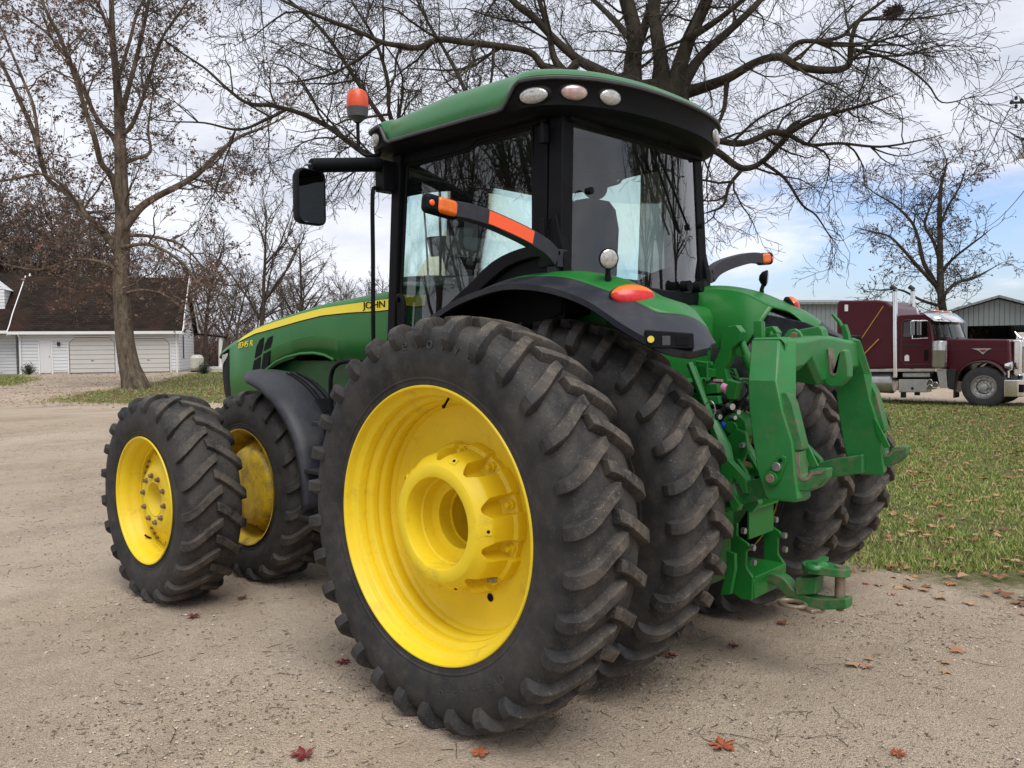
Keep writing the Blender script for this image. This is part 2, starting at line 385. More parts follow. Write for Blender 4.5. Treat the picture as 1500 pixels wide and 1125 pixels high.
# wheel object: rim; hub under it is one level deeper, its bolts belong to the hub mesh
def join_children(o):
    "merge the child meshes of o into o (they are surface detail of one casting)"
    vs=[tuple(v.co) for v in o.data.vertices]; fs=[tuple(p.vertices) for p in o.data.polygons]; mats=[o.data.materials[0]]; mi=[0]*len(fs)
    for ch in list(o.children):
        b=len(vs); vs+=[tuple(v.co) for v in ch.data.vertices]; m=ch.data.materials[0]
        if m not in mats: mats.append(m)
        for p in ch.data.polygons: fs.append(tuple(b+i for i in p.vertices)); mi.append(mats.index(m))
        me=ch.data; bpy.data.objects.remove(ch); bpy.data.meshes.remove(me)
    me=bpy.data.meshes.new(o.name); me.from_pydata(vs,[],fs)
    for m in mats: me.materials.append(m)
    me.polygons.foreach_set('material_index',mi); me.shade_smooth(); me.set_sharp_from_angle(angle=R(38)); old=o.data; o.data=me; bpy.data.meshes.remove(old)
join_children(rear_hub_o)
t1=tyre('tyre',parent=W1,m=M['tyre'],seed=3,**TY_R)
M['letter']=mat('raised_rubber',(.042,.041,.040),.6)
sidewall_text('evolve',.842,.2325,PI/2+.12,.082,t1,M['letter'],True,.105)
sidewall_text('DEEP TREAD',.800,.2335,-PI/2-.42,.05,t1,M['letter'],False,.062)
# valve stem
b=MB(); b.tube([(-.03,.09,.60),(-.035,.115,.575),(-.04,.135,.56)],[.006,.006,.009],8); b.build('valve',M['seal'],W1)
# dark drain hole in the disc
b=MB(); L=.209; b.lathe([(L-.2845,.018),(L-.2825,.021),(L-.284,.0001)],20,c=(-.135,0,-.385)); b.cyl((-.135,L-.285,-.385),(-.135,L-.2835,-.385),.0185,20); b.build('drain_hole',M['seal'],W1)
place_wheel(W1,0,YO,ZR,False); W1['label']='outer rear wheel nearest the camera with deep yellow rim'
def inner_rim(rr,L,Rb,disc_y,parent,prof=None):
    mb=MB(); mb.lathe([(-L,rr),(-L+.03,rr-.03),(-.05,rr-.07),(disc_y,rr-.09),(disc_y+.01,.10),(disc_y+.02,.10),(disc_y+.03,rr-.09),(L-.05,rr-.035),(L-.012,rr-.004),(L,rr),(L+.002,rr-.012)],96)
    mb.cyl((0,-L*1.5,0),(0,disc_y+.05,0),.12,24)
    return mb.build('wheel',M['yellow_dirty'],parent,smooth=38)
W2=inner_rim(.668,.205,.64,-.02,T); t2=tyre('tyre',parent=W2,m=M['tyre'],pitch0=.09,seed=5,**TY_R); place_wheel(W2,0,YI,ZR,False)
W3=copy_tree(W2,T); place_wheel(W3,0,-YI,ZR,False)
for c in W3.children: pass
W4=copy_tree(W2,T); place_wheel(W4,0,-YO,ZR,False); W4.rotation_euler=(0,.07,0)
W4.rotation_euler=(0,0,0)

# ---- front wheels
XF=3.053
TY_F=dict(Rm=.765,Rrim=.458,hw=.215,rw=.19,N=21,lug=.030,long=.175,wl=.060,flat=.03,lugdrop=.075)
def front_outer(parent):
    mb=MB(); L=.205
    mb.lathe([(-L,.462),(-L+.02,.44),(-.11,.40),(-.03,.385),(.0,.385),(.05,.388),(.055,.395),(.085,.400),(.10,.412),(.13,.418),(L-.045,.425),(L-.03,.438),(L-.01,.450),(L,.462),(L-.006,.464)],128)
    # rolled bead
    mb.lathe([(L-.005,.464),(L+.003,.460),(L+.001,.451),(L-.012,.447)],128)
    o=mb.build('wheel',M['yellow'],parent,smooth=40)
    d=MB(); n=160; rows=[]
    for (t,r) in[(.117,.128),(.1175,.132),(.1195,.135),(.1195,.205),(.112,.222),(.052,.300),(.030,.340),(.022,.384)]:
        row=[]
        for j in range(n):
            th=2*PI*j/n; rr=r
            if r>.33:   # eight tabs
                a=(th*4/(2*PI)+.12)%1.0; w=1 if abs(a-.5)<.30 else 0; rr=r if w else min(r,.335); 
            row.append((rr*math.cos(th),t,rr*math.sin(th)))
        rows.append(row)
    rows=[[ (q[0]*.98,q[1]-.012,q[2]*.98) for q in r_] for r_ in rows[::-1]]+rows if False else rows
    d.grid(rows,closeu=True); d.lathe([(.119,.132),(-.22,.132),(-.221,.0)],40)
    dd=d.build('wheel_disc',M['yellow'],o,smooth=36,solid=.012)
    for k in range(10):
        th=2*PI*(k+.3)/10; c=Vector((.170*math.cos(th),.119,.170*math.sin(th))); b=MB(); b.cyl(c,c+Vector((0,.009,0)),.020,16); b.cyl(c+Vector((0,.009,0)),c+Vector((0,.026,0)),.0155,6)
        b.build('wheel_bolt',M['bare'],o,smooth=30)
    b=MB()
    for k in range(4):
        for q in(-1.2,0,1.2):
            th=2*PI*((k+.5-.12)/4)+q*.13; c=Vector((.357*math.cos(th),.030,.357*math.sin(th))); b=MB(); b.cyl(c,c+Vector((0,.018,0)),.011,6); b.build('rim_bolt',M['bare'],o,smooth=30)
    b=MB(); b.tube([(.21,.06,-.33),(.22,.085,-.315),(.22,.10,-.30)],.007,8); b.build('valve',M['seal'],o)
    return o
W5=front_outer(T); tyre('tyre',parent=W5,m=M['tyre_clean'],pitch0=.1,seed=11,**TY_F); place_wheel(W5,XF,1.61,ZF,False); W5['label']='outer front wheel with bolted yellow disc'
def front_inner(parent):
    mb=MB(); L=.205
    mb.lathe([(-L,.462),(-L+.02,.44),(-.05,.40),(.05,.395),(.08,.41),(L-.04,.43),(L-.01,.455),(L,.462),(L-.003,.45)],96)
    mb.lathe([(.0,.40),(.03,.37),(.075,.335),(.085,.30)],72)
    o=mb.build('wheel',M['yellow_dirty'],parent,smooth=40)
    h=MB(); h.lathe([(.03,.355),(.07,.345),(.115,.318),(.150,.300),(.158,.290),(.162,.20),(.163,.0005)],72)
    h.build('hub',M['yellow_dirty'],o,smooth=38)
    for k in range(10):
        th=2*PI*(k+.2)/10; c=Vector((.315*math.cos(th),.10,.315*math.sin(th))); b=MB(); b.cyl(c,c+Vector((0,.022,0)),.012,6); b.build('wheel_bolt',M['bare'],o,smooth=30)
    return o
W6=front_inner(T); tyre('tyre',parent=W6,m=M['tyre_clean'],pitch0=.23,seed=12,**TY_F); place_wheel(W6,XF,.825,ZF,False)
W7=copy_tree(W6,T); place_wheel(W7,XF,-.825,ZF,True)
W8=copy_tree(W5,T); place_wheel(W8,XF,-1.61,ZF,True); W8['label']='outer front wheel on the far side'
# ---------------------------------------------------------------- hood
HX=[1.45,2.0,2.36,2.73,3.05,3.33,3.6,3.78,4.0,4.12,4.28,4.40,4.48,4.53]
HT=[2.262,2.245,2.222,2.196,2.155,2.112,2.07,2.036,1.975,1.945,1.90,1.845,1.80,1.765]   # height of the top edge
HW=[.49,.48,.478,.475,.472,.47,.468,.465,.462,.46,.456,.450,.438,.418]                      # half width
SB=[2.115,2.098,2.10,2.09,2.056,2.02,1.985,1.965,1.915,1.885,1.83,1.80,1.77,1.74]        # stripe lower edge
ST=[2.190,2.178,2.165,2.148,2.113,2.077,2.038,2.005,1.940,1.887,1.85,1.82,1.79,1.76]
def hz(x): return interp(x,HX,HT)
def hw_(x): return interp(x,HX,HW)
def hood_bottom(x):
    if x<2.5: return 1.70+.01*(x-1.5)
    if x<3.57:
        t=(x-2.5)/1.07; return 1.70+ .085*math.sin(PI*min(1,t*1.02))**.6 -(.06*t if t>.6 else 0)
    if x<4.26: return 1.25
    return interp(x,[4.26,4.53],[1.835,1.745])
xs=sorted(set([round(1.45+.04*i,3) for i in range(78)]+[2.5,3.569,3.571,4.259,4.261,4.53])); xs=[x for x in xs if x<=4.531]
def hood_section(x):
    w=hw_(x); zt=hz(x); zb=hood_bottom(x); sb=interp(x,HX,SB); st=max(sb+.002,interp(x,HX,ST)); sb=max(sb,zb+.004); st=max(st,sb+.004)
    zt=max(zt,st+.012); mid=(zb+sb)/2
    pts=[(w-.012,zb),(w+.004,mid),(w,sb),(w-.006,st),(w-.018,st+(zt-st)*.45),(w-.045,st+(zt-st)*.8),(w-.09,zt),(w*.5,zt+.022),(0,zt+.03)]
    return [(x,y,z) for y,z in pts]+[(x,-y,z) for y,z in pts[:-1][::-1]]
mb=MB(); mb.grid([hood_section(x) for x in xs])
hood=mb.build('hood',M['green'],T,smooth=50,solid=.012)
# nose cap
mb=MB(); last=hood_section(4.53); mb.grid([last,[(p[0]+.015,p[1]*.93,p[2]-.01) for p in last],[(4.555,p[1]*.8,1.735+(p[2]-1.735)*.4) for p in last]]); mb.build('nose_cap',M['green'],hood,smooth=60)
for s in(1,-1):
    rows=[]
    for x in [1.45+.05*i for i in range(54)]+[4.13]:
        w=hw_(x)+.0035; sb=interp(x,HX,SB); st=max(sb+.001,interp(x,HX,ST)); k=min(1,max(.02,(4.13-x)/1.2)) if x>2.93 else 1
        rows.append([(x,s*w,sb),(x,s*(w-.003),(sb+st)/2),(x,s*(w-.0055),st)])
    mb=MB(); mb.grid(rows); mb.build('stripe',M['decal'],hood,smooth=60)
    mb=MB(); mb.tube([(x,s*(hw_(x)+.001),interp(x,HX,SB)-.004) for x in [1.45+.1*i for i in range(27)]],.0035,6); mb.build('stripe_edge',M['seal'],hood)
    ex=(-s,0,0)
    tx=text_mesh('JOHN DEERE',.072,.0015,'lettering',M['seal'],hood,basis((2.172 if s>0 else 1.45,s*.4845,2.122),(-s*1.5,0,.0*s),(0,0,1),(0,s,0)),space=.95)
    tx=text_mesh('8345 R',.076,.0015,'model_number',M['decal'],hood,basis((4.08 if s>0 else 3.8,s*.4705,1.835),(-s*1.2,-.02,.10 if s>0 else -.1),(-.12*s,0,1),(0,s,0)),shear=.15,space=.95)
    # air vents behind the model number, each slot a dark recess
    for poly in([(432,420),(405,438),(380,490),(366,572),(413,545),(428,490)],[(500,408),(465,425),(443,470),(432,522),(485,497),(497,450)],[(412,560),(362,592),(350,662),(404,662)],[(485,515),(430,542),(414,660),(462,658)]):
        p=xz(poly,.47,300,410,5); mb=MB(); mb.prism(p,s*.462,s*.4745,'y'); mb.build('vent',M['seal'],hood,smooth=0,bevel=.002)
# crease line along the hood side
for s in (1,-1):
    mb=MB(); mb.tube([(x,s*(hw_(x)+.002),z) for x,z in xz([(500,500),(600,455),(700,425),(820,405)],.475,300,410,5)],.004,6); mb.tube([(x,s*(hw_(x)+.002),z) for x,z in xz([(440,665),(470,640),(520,600),(600,565),(700,540),(800,535),(880,550),(950,585)],.475,300,410,5)],.012,8)
    mb.build('side_crease',M['green'],hood)
# grille and headlights
mb=MB(); rows=[]
for z in(1.19,1.25,1.31,1.42,1.60,1.75,1.80):
    xf=interp(z,[1.19,1.31,1.42,1.6,1.8],[4.36,4.44,4.50,4.53,4.50]); w=.44
    h_=[(4.245,w,z),(4.32,w-.002,z),(xf-.07,w-.012,z),(xf-.015,w-.045,z),(xf+.01,w-.12,z),(xf+.025,.15,z)]; rows.append(h_+[(xf+.03,0,z)]+[(a_,-b_,c_) for a_,b_,c_ in h_[::-1]])
mb.grid(rows); grille=mb.build('grille',M['black'],T,smooth=50)
for s in(1,-1):
    p=xz([(107,548),(183,530),(165,570),(140,610),(110,645)],.43,300,410,5)
    rows=[[(x,s*.455,z),(x,s*.40,z)] for x,z in p]
    p=[(min(x,4.445),z) for x,z in p]; mb=MB(); mb.prism(p,s*.37,s*.437,'y'); mb.build('headlight',M['lens'],grille,smooth=30,bevel=.004)
# engine bay, frame and axles
mb=MB(); mb.box((3.0,0,1.35),(2.4,.60,.75)); mb.build('engine_cover',M['green_dirty'],T,smooth=0,bevel=.01)
mb=MB(); mb.box((2.55,0,.95),(3.4,.42,.34)); mb.box((4.3,0,1.05),(.35,.62,.45)); mb.box((4.58,0,.98),(.25,.5,.30)); mb.build('frame',M['green'],T,smooth=0,bevel=.015)
mb=MB(); mb.tube([(XF,-.90,ZF),(XF,-.72,ZF),(XF,-.45,ZF),(XF,.45,ZF),(XF,.72,ZF),(XF,.90,ZF)],[.125,.13,.16,.16,.13,.125],20); mb.box((XF,0,ZF),(.45,.8,.3)); mb.build('front_axle',M['green_worn'],T,bevel=.01)
mb=MB(); mb.tube([(0,-1.75,ZR),(0,-.55,ZR),(0,-.5,ZR),(0,.5,ZR),(0,.55,ZR),(0,1.34,ZR)],[.055,.055,.19,.19,.055,.055],24)
for s in(1,-1): fd=MB(); fd.lathe([(s*.36,.22),(s*.42,.46),(s*.50,.50),(s*.57,.50),(s*.575,.1)],40,'y',(0,0,ZR)); fd.build('final_drive',M['green_dirty'],T); fd=MB(); fd.lathe([(s*.57,.30),(s*.582,.62),(s*.592,.655),(s*.600,.655)],48,'y',(0,0,ZR)); fd.build('rim_blackout_disc',M['seal'],T)  # black disc added to darken the inboard side of the yellow inner rim
mb.build('rear_axle',M['bare'],T)
mb=MB(); mb.box((.2,0,1.08),(1.25,.56,.74)); mb.box((.10,0,.70),(1.0,.62,.40)); mb.box((-.36,0,.66),(.22,.64,.56)); mb.box((1.2,0,1.15),(1.4,.5,.5)); mb.lathe([(-.46,.03),(-.46,.16),(-.42,.2),(-.3,.22),(-.3,.0)],24,'x',(0,0,.98)); mb.build('transmission',M['green_dirty'],T,bevel=.02)
for s in(1,-1): mb=MB(); mb.box((1.45,s*.72,.95),(1.2,.5,.72)); mb.build('fuel_tank',M['black'],T,bevel=.06,seg=3)
for k in range(3):
    mb=MB(); mb.box((2.0-.1*k,.98,.62+.34*k),(.34,.24,.03)); mb.build('step',M['dark'],T,bevel=.005)
# ---------------------------------------------------------------- front fenders
for s in(1,-1):
    rows=[]; A=[R(a) for a in np.linspace(92,183,30)]
    for a in A:
        t=(a-A[0])/(A[-1]-A[0]); r=.895+.10*smooth(0,.8,t); 
        row=[]
        for y,dr in((.60,-.05),(.605,-.01),(.63,.018),(.72,.030),(.88,.034),(1.02,.026),(1.07,.010),(1.10,-.012),(1.105,-.045)):
            nar=1-.35*max(0,1-t*7)
            yy=.85+(y-.85)*nar; rr=r+dr
            row.append((XF+rr*math.cos(a),s*yy,ZF+rr*math.sin(a)))
        rows.append(row)
    mb=MB(); mb.grid(rows); ff=mb.build('front_fender',M['flare'],T,smooth=55,solid=.01)
    # moulded grooves and the label box
    mb=MB()
    for y in(.70,.755,.79):
        pts=[]
        for a in [R(v) for v in np.linspace(108,150,14)]:
            t=(a-A[0])/(A[-1]-A[0]); r=.895+.10*smooth(0,.8,t)+.0365; pts.append((XF+r*math.cos(a),s*y,ZF+r*math.sin(a)))
        mb.tube(pts,.0065,6)
    mb.build('groove',M['seal'],ff)
    a=R(139); r=.895+.10*smooth(0,.8,(a-A[0])/(A[-1]-A[0]))+.035
    mb=MB(); rot=Matrix.Rotation(-(a-PI/2),3,'Y'); mb.box((XF+r*math.cos(a),s*.75,ZF+r*math.sin(a)),(.14,.13,.014),rot); mb.build('reflector_base',M['black'],ff,bevel=.008)
# ---------------------------------------------------------------- cab
cab=MB()
def bar(mb,a,b,wa,wb=None,da=None,db=None):
    "rectangular bar from a to b; widths along X (w) and Y (d)"
    wb=wb or wa; da=da or wa; db=db or da
    p=[]
    for c,w,d in((a,wa,da),(b,wb,db)):
        p+=[(c[0]-w/2,c[1]-d/2,c[2]),(c[0]+w/2,c[1]-d/2,c[2]),(c[0]+w/2,c[1]+d/2,c[2]),(c[0]-w/2,c[1]+d/2,c[2])]
    mb.hexa(p)
for s in(1,-1):
    bar(cab,(1.44,s*.80,1.55),(1.37,s*.765,3.10),.075,.085,.07,.07)               # front post
    bar(cab,(.145,s*.755,2.30),(.15,s*.725,3.08),.12,.10,.06,.05)               # door rear post
    bar(cab,(.015,s*.755,2.20),(.035,s*.70,3.10),.10,.10,.10,.10)                    # rear corner post
    cab.prism([(-.05,2.12),(.10,2.12),(.13,2.40),(.22,2.42),(.20,2.36),(-.0,2.55),(-.06,2.30)],s*.74,s*.80,'y')
    # arch above the fender
    arc=xz([(640,470),(665,440),(692,415),(708,398),(730,380),(760,366),(800,356)],.80); low=xz([(650,486),(680,452),(708,424),(728,406),(748,391),(775,380),(800,376)],.80)
    a3=bez([(x,z) for x,z in arc],5); l3=bez([(x,z) for x,z in low],5)
    cab.prism([tuple(p) for p in a3]+[tuple(p) for p in l3[::-1]],s*.76,s*.825,'y')
    # dark body under the arch
    cab.prism([tuple(p) for p in l3]+[(.0,2.30),(-.05,2.10),(-.05,1.6),(1.44,1.6),(1.44,1.88),(1.05,1.88)],s*.74,s*.785,'y')
    # header rail under the roof and its grab bulge
    cab.prism([(.10,3.12),(1.42,3.12),(1.42,3.035),(.95,3.03),(.72,3.035),(.66,3.075),(.10,3.08)],s*.70,s*.765,'y')
cab.box((.0,0,3.105),(.10,1.42,.07)); cab.box((1.42,0,3.08),(.10,1.5,.10)); cab.box((.75,0,1.62),(1.45,1.5,.12)); cab.box((1.5,0,1.75),(.10,1.5,.35))
cabo=cab.build('cab_frame',M['black'],T,smooth=30,bevel=.008)
# lower frame of the rear window: a black sill with a swept raised end at each side
sill=[(.80,2.36),(.775,2.28),(.70,2.24),(.55,2.215),(.30,2.19),(0,2.17),(-.30,2.165),(-.50,2.18),(-.62,2.21),(-.70,2.26),(-.775,2.30),(-.80,2.36)]
rows=[]
for y,z in bez(sill,4):
    cv=-.10*(1-(y/.8)**2)
    rows.append([(.03+cv*.4,y,1.98),(-.03+cv,y,2.0),(-.045+cv,y,z-.05),(-.04+cv,y,z-.008),(-.02+cv,y,z),(.02+cv,y,z-.002)])
mb=MB(); mb.grid(rows); mb.build('rear_sill',M['black'],cabo,smooth=50)
# glazing
def pane(name,rows,parent=cabo):
    mb=MB(); mb.grid(rows); return mb.build(name,M['glass'],parent,smooth=80)
rows=[]
for t in np.linspace(0,1,7):
    z=2.05+1.06*t; row=[]
    for y in np.linspace(-1,1,21):
        yy=y*(.775-.06*t); row.append((.02*t-.10*(1-y*y)*(1-.15*t)-.012,yy,z))
    rows.append(row)
pane('rear_glass',rows)
rows=[]
for t in np.linspace(0,1,7):
    z=1.75+1.33*t; row=[]
    for y in np.linspace(-1,1,17):
        yy=y*(.78-.03*t); row.append((1.46-.06*t+.22*(1-y*y)*(1-.4*t),yy,z))
    rows.append(row)
pane('windshield',rows)
for s in(1,-1):
    rows=[]
    for t in np.linspace(0,1,5):
        row=[]
        for k in np.linspace(0,1,17):
            x=1.40+(.12-1.40)*k; zb_=interp(x,[.12,.28,.44,.57,.66,.8,.95],[2.37,2.35,2.31,2.25,2.18,2.03,1.86]); z=zb_+(3.07-zb_)*t; t_=(z-1.86)/1.21; row.append((x-.04*t_*(1-k),s*(.785-.048*t_+.018*math.sin(PI*k)),z))
        rows.append(row)
    pane('door_glass',rows)
    # black rubber round the door glass
    mb=MB(); mb.tube(bez([(1.375,s*.795,1.9),(1.345,s*.77,2.5),(1.31,s*.757,2.98),(1.28,s*.755,3.02),(.95,s*.755,3.02),(.70,s*.753,3.03),(.62,s*.75,3.065),(.25,s*.745,3.07),(.215,s*.745,3.04),(.20,s*.76,2.5),(.20,s*.775,2.42)],4),.012,6); mb.build('door_seal',M['seal'],cabo)
    mb=MB(); mb.tube(bez([(1.335,s*.83,2.13),(1.30,s*.85,2.16),(1.26,s*.85,2.13),(1.255,s*.85,1.98),(1.27,s*.85,1.90)],4),.017,8); mb.box((1.33,s*.815,2.03),(.045,.03,.26)); mb.build('door_handle',M['black'],cabo,bevel=.004)
    mb=MB(); mb.tube([(1.30,s*.86,1.93),(1.275,s*.862,1.96),(1.262,s*.862,1.92),(1.272,s*.862,1.87),(1.285,s*.862,1.86)],.006,6); mb.build('key_ring',M['steel'],cabo)
# door hinges on the rear post
mb=MB()
for s in(1,-1):
    for z in(2.48,3.0):
        mb.box((.085,s*.80,z),(.05,.035,.10)); mb.cyl((.075,s*.822,z-.055),(.075,s*.822,z+.055),.013,10)
    mb.box((.085,s*.795,2.36),(.075,.03,.20))
mb.build('hinge',M['black'],cabo,bevel=.003)
mb=MB(); mb.tube([(.02,.752,2.26),(.025,.72,2.7),(.03,.70,3.05)],.006,6); mb.tube([(.03,.70,3.05),(.03,.705,3.11)],.013,8); mb.build('washer_pipe',M['beige'],cabo)
for y,z in((.60,2.69),(-.62,2.62)):
    mb=MB(); mb.cyl((-.06,y,z),(-.10,y,z),.020,12); mb.build('glass_knob',M['seal'],cabo)
for y in (-.35,-.50):
    mb=MB(); mb.cyl((-.10,y+.0,2.20),(-.16,y,2.20),.035,16); mb.build('sill_lamp',M['seal'],cabo)
# ---------------------------------------------------------------- roof
half=[(-.30,0),(-.285,.30),(-.225,.58),(-.125,.78),(-.0,.905),(.16,.952),(.45,.962),(.9,.962),(1.25,.955),(1.45,.925),(1.57,.84),(1.65,.6),(1.68,.3),(1.69,0)]
full=half+[(x,-y) for x,y in half[1:-1][::-1]]
P0=[np.array(p) for p in full]; nP=len(P0); out=[]
for i in range(nP):
    a,b,c,d=P0[i-1],P0[i],P0[(i+1)%nP],P0[(i+2)%nP]
    for k in range(8):
        t=k/8; out.append(.5*((2*b)+(c-a)*t+(2*a-5*b+4*c-d)*t*t+(3*b-a-3*c+d)*t**3))
out=np.array(out); nO=len(out); tan=np.roll(out,-1,0)-np.roll(out,1,0); tan/=np.linalg.norm(tan,axis=1)[:,None]; nor=np.stack([tan[:,1],-tan[:,0]],1)
if nor[nO//2][0]<0: nor=-nor      # outward
cen=np.array([.68,0])
def zbnd(p):
    x=p[0]; return 3.142+.132*(1-smooth(.13,.27,x))+.12*smooth(1.26,1.36,x)
def ring(ins,zf):
    o=[]
    for i in range(nO):
        q=out[i]-nor[i]*min(ins,.12) if ins<=.12 else cen+(out[i]-nor[i]*.12-cen)*(1-(ins-.12)/.9)
        o.append((q[0],q[1],zf(out[i])))
    return o
mb=MB(); mb.grid([ring(.5,lambda p:3.105),ring(.20,lambda p:3.100),ring(.115,lambda p:3.092),ring(.080,lambda p:3.096),ring(.045,lambda p:3.112),ring(.022,lambda p:3.127),ring(.010,lambda p:max(3.130,zbnd(p)-.022)),ring(-.004,lambda p:zbnd(p)-.012),ring(-.004,lambda p:zbnd(p)-.001),ring(.014,lambda p:zbnd(p)+.004)],closeu=True)
roofb=mb.build('roof_surround',M['black'],cabo,smooth=50)
def zc_(p): return 3.360-.060*smooth(.7,1.65,p[0])-.012*(1-smooth(-.1,.3,p[0]))
def ztop(p,h): return zbnd(p)+(zc_(p)-zbnd(p))*h
mb=MB(); mb.grid([ring(.012,lambda p:zbnd(p)-.002),ring(.004,lambda p:zbnd(p)+.010),ring(.018,lambda p:ztop(p,.38)),ring(.045,lambda p:ztop(p,.66)),ring(.080,lambda p:ztop(p,.86)),ring(.12,lambda p:ztop(p,.97)),ring(.25,lambda p:zc_(p)*.6+3.372*.4),ring(.5,lambda p:zc_(p)*.25+3.378*.75),ring(.9,lambda p:3.38),ring(1.015,lambda p:3.38)],closeu=True)
M['roof']=mat('dusty_green_roof',(.012,.125,.024),.40,coat=.25,var=.12,vscale=4,dirt=(.10,.17,.08),dscale=4.5,damt=.40,dlo=.48,dhi=.72,bump=.05)
roof=mb.build('roof',M['roof'],cabo,smooth=60)
mb=MB(); 
idx=list(range(nO)); mb.tube([(out[i][0]+nor[i][0]*.004,out[i][1]+nor[i][1]*.004,zbnd(out[i])-.008) for i in idx+[0]],.011,6,cap=False); mb.build('roof_trim',M['grey_plastic'],cabo)
def roof_lamp(px,py,z,w,h,m,parent=cabo,name='work_lamp'):
    i=int(np.argmin(((out-np.array([px,py]))**2).sum(1))); n=Vector((nor[i][0],nor[i][1],-.18)).normalized(); t=Vector((tan[i][0],tan[i][1],0)); up=n.cross(t)
    if up.z<0: up=-up; t=-t
    c=Vector((out[i][0],out[i][1],z))-n*.022
    rot=Matrix((t,n,up)).transposed()
    bz=MB(); bz.ell(c-n*.012,(w/2+.022,.030,h/2+.020),24,12,rot); o=bz.build(name,M['black'],parent)
    l=MB(); l.ell(c+n*.006,(w/2,.022,h/2),28,14,rot); l.build('lens',m,o)
    g=MB()
    for k in(-.5,0,.5):
        g.tube([c+t*(w*.42*math.cos(a))*1.0+up*(h*.5*k)+n*(.025-.012*abs(math.cos(a))) for a in np.linspace(PI-.5,.5,7)],.0022,5)
    if m is M['lens']: g.build('lens_rib',M['steel'],o)
    return o
M['sign_lens']=mat('clear_red_lens',(.45,.36,.33),.12,metal=.3,coat=1,var=.3,vscale=40,dirt=(.4,.05,.03),dscale=12,damt=.6)
for s in(1,-1):
    roof_lamp(.045,s*.93,3.178,.165,.085,M['lens']); roof_lamp(-.115,s*.785,3.190,.15,.082,M['sign_lens'],name='signal_lamp'); roof_lamp(-.222,s*.585,3.185,.14,.085,M['lens'])
    roof_lamp(1.44,s*.925,3.185,.13,.085,M['lens']); roof_lamp(1.63,s*.66,3.175,.15,.085,M['lens'])
# beacon, antenna fin
q=atX(524,172,1.55); bx,by=1.55,float(q[1])
b=MB(); b.tube(bez([(1.46,.86,3.10),(1.50,by-.02,3.09),(1.54,by,3.14),(1.55,by,3.25),(1.55,by,3.36)],5),.012,8); bo=b.build('beacon_bracket',M['black'],T)
z0=float(atX(524,172,1.55)[2]); z1=float(atX(524,131,1.55)[2]); r=.074; h=z1-z0
b=MB(); b.lathe([(z0-.035,.02),(z0-.01,.045),(z0,.066),(z0+.06,.072),(z0+.062,.001)],32,'z',(1.55,by,0)); be=b.build('beacon',M['grey_plastic'],T)
b=MB(); b.lathe([(z0+.058,.071),(z0+.07,.073),(z0+h*.75,.070),(z0+h*.90,.058),(z0+h*.98,.034),(z0+h,.0005)],32,'z',(1.55,by,0)); b.build('beacon_dome',M['beacon'],be)
b=MB(); b.tube([(1.40,.75,3.30),(1.40,.75,3.36),(1.40,.75,3.52)],[.030,.012,.003],8); b.build('antenna',M['seal'],T)
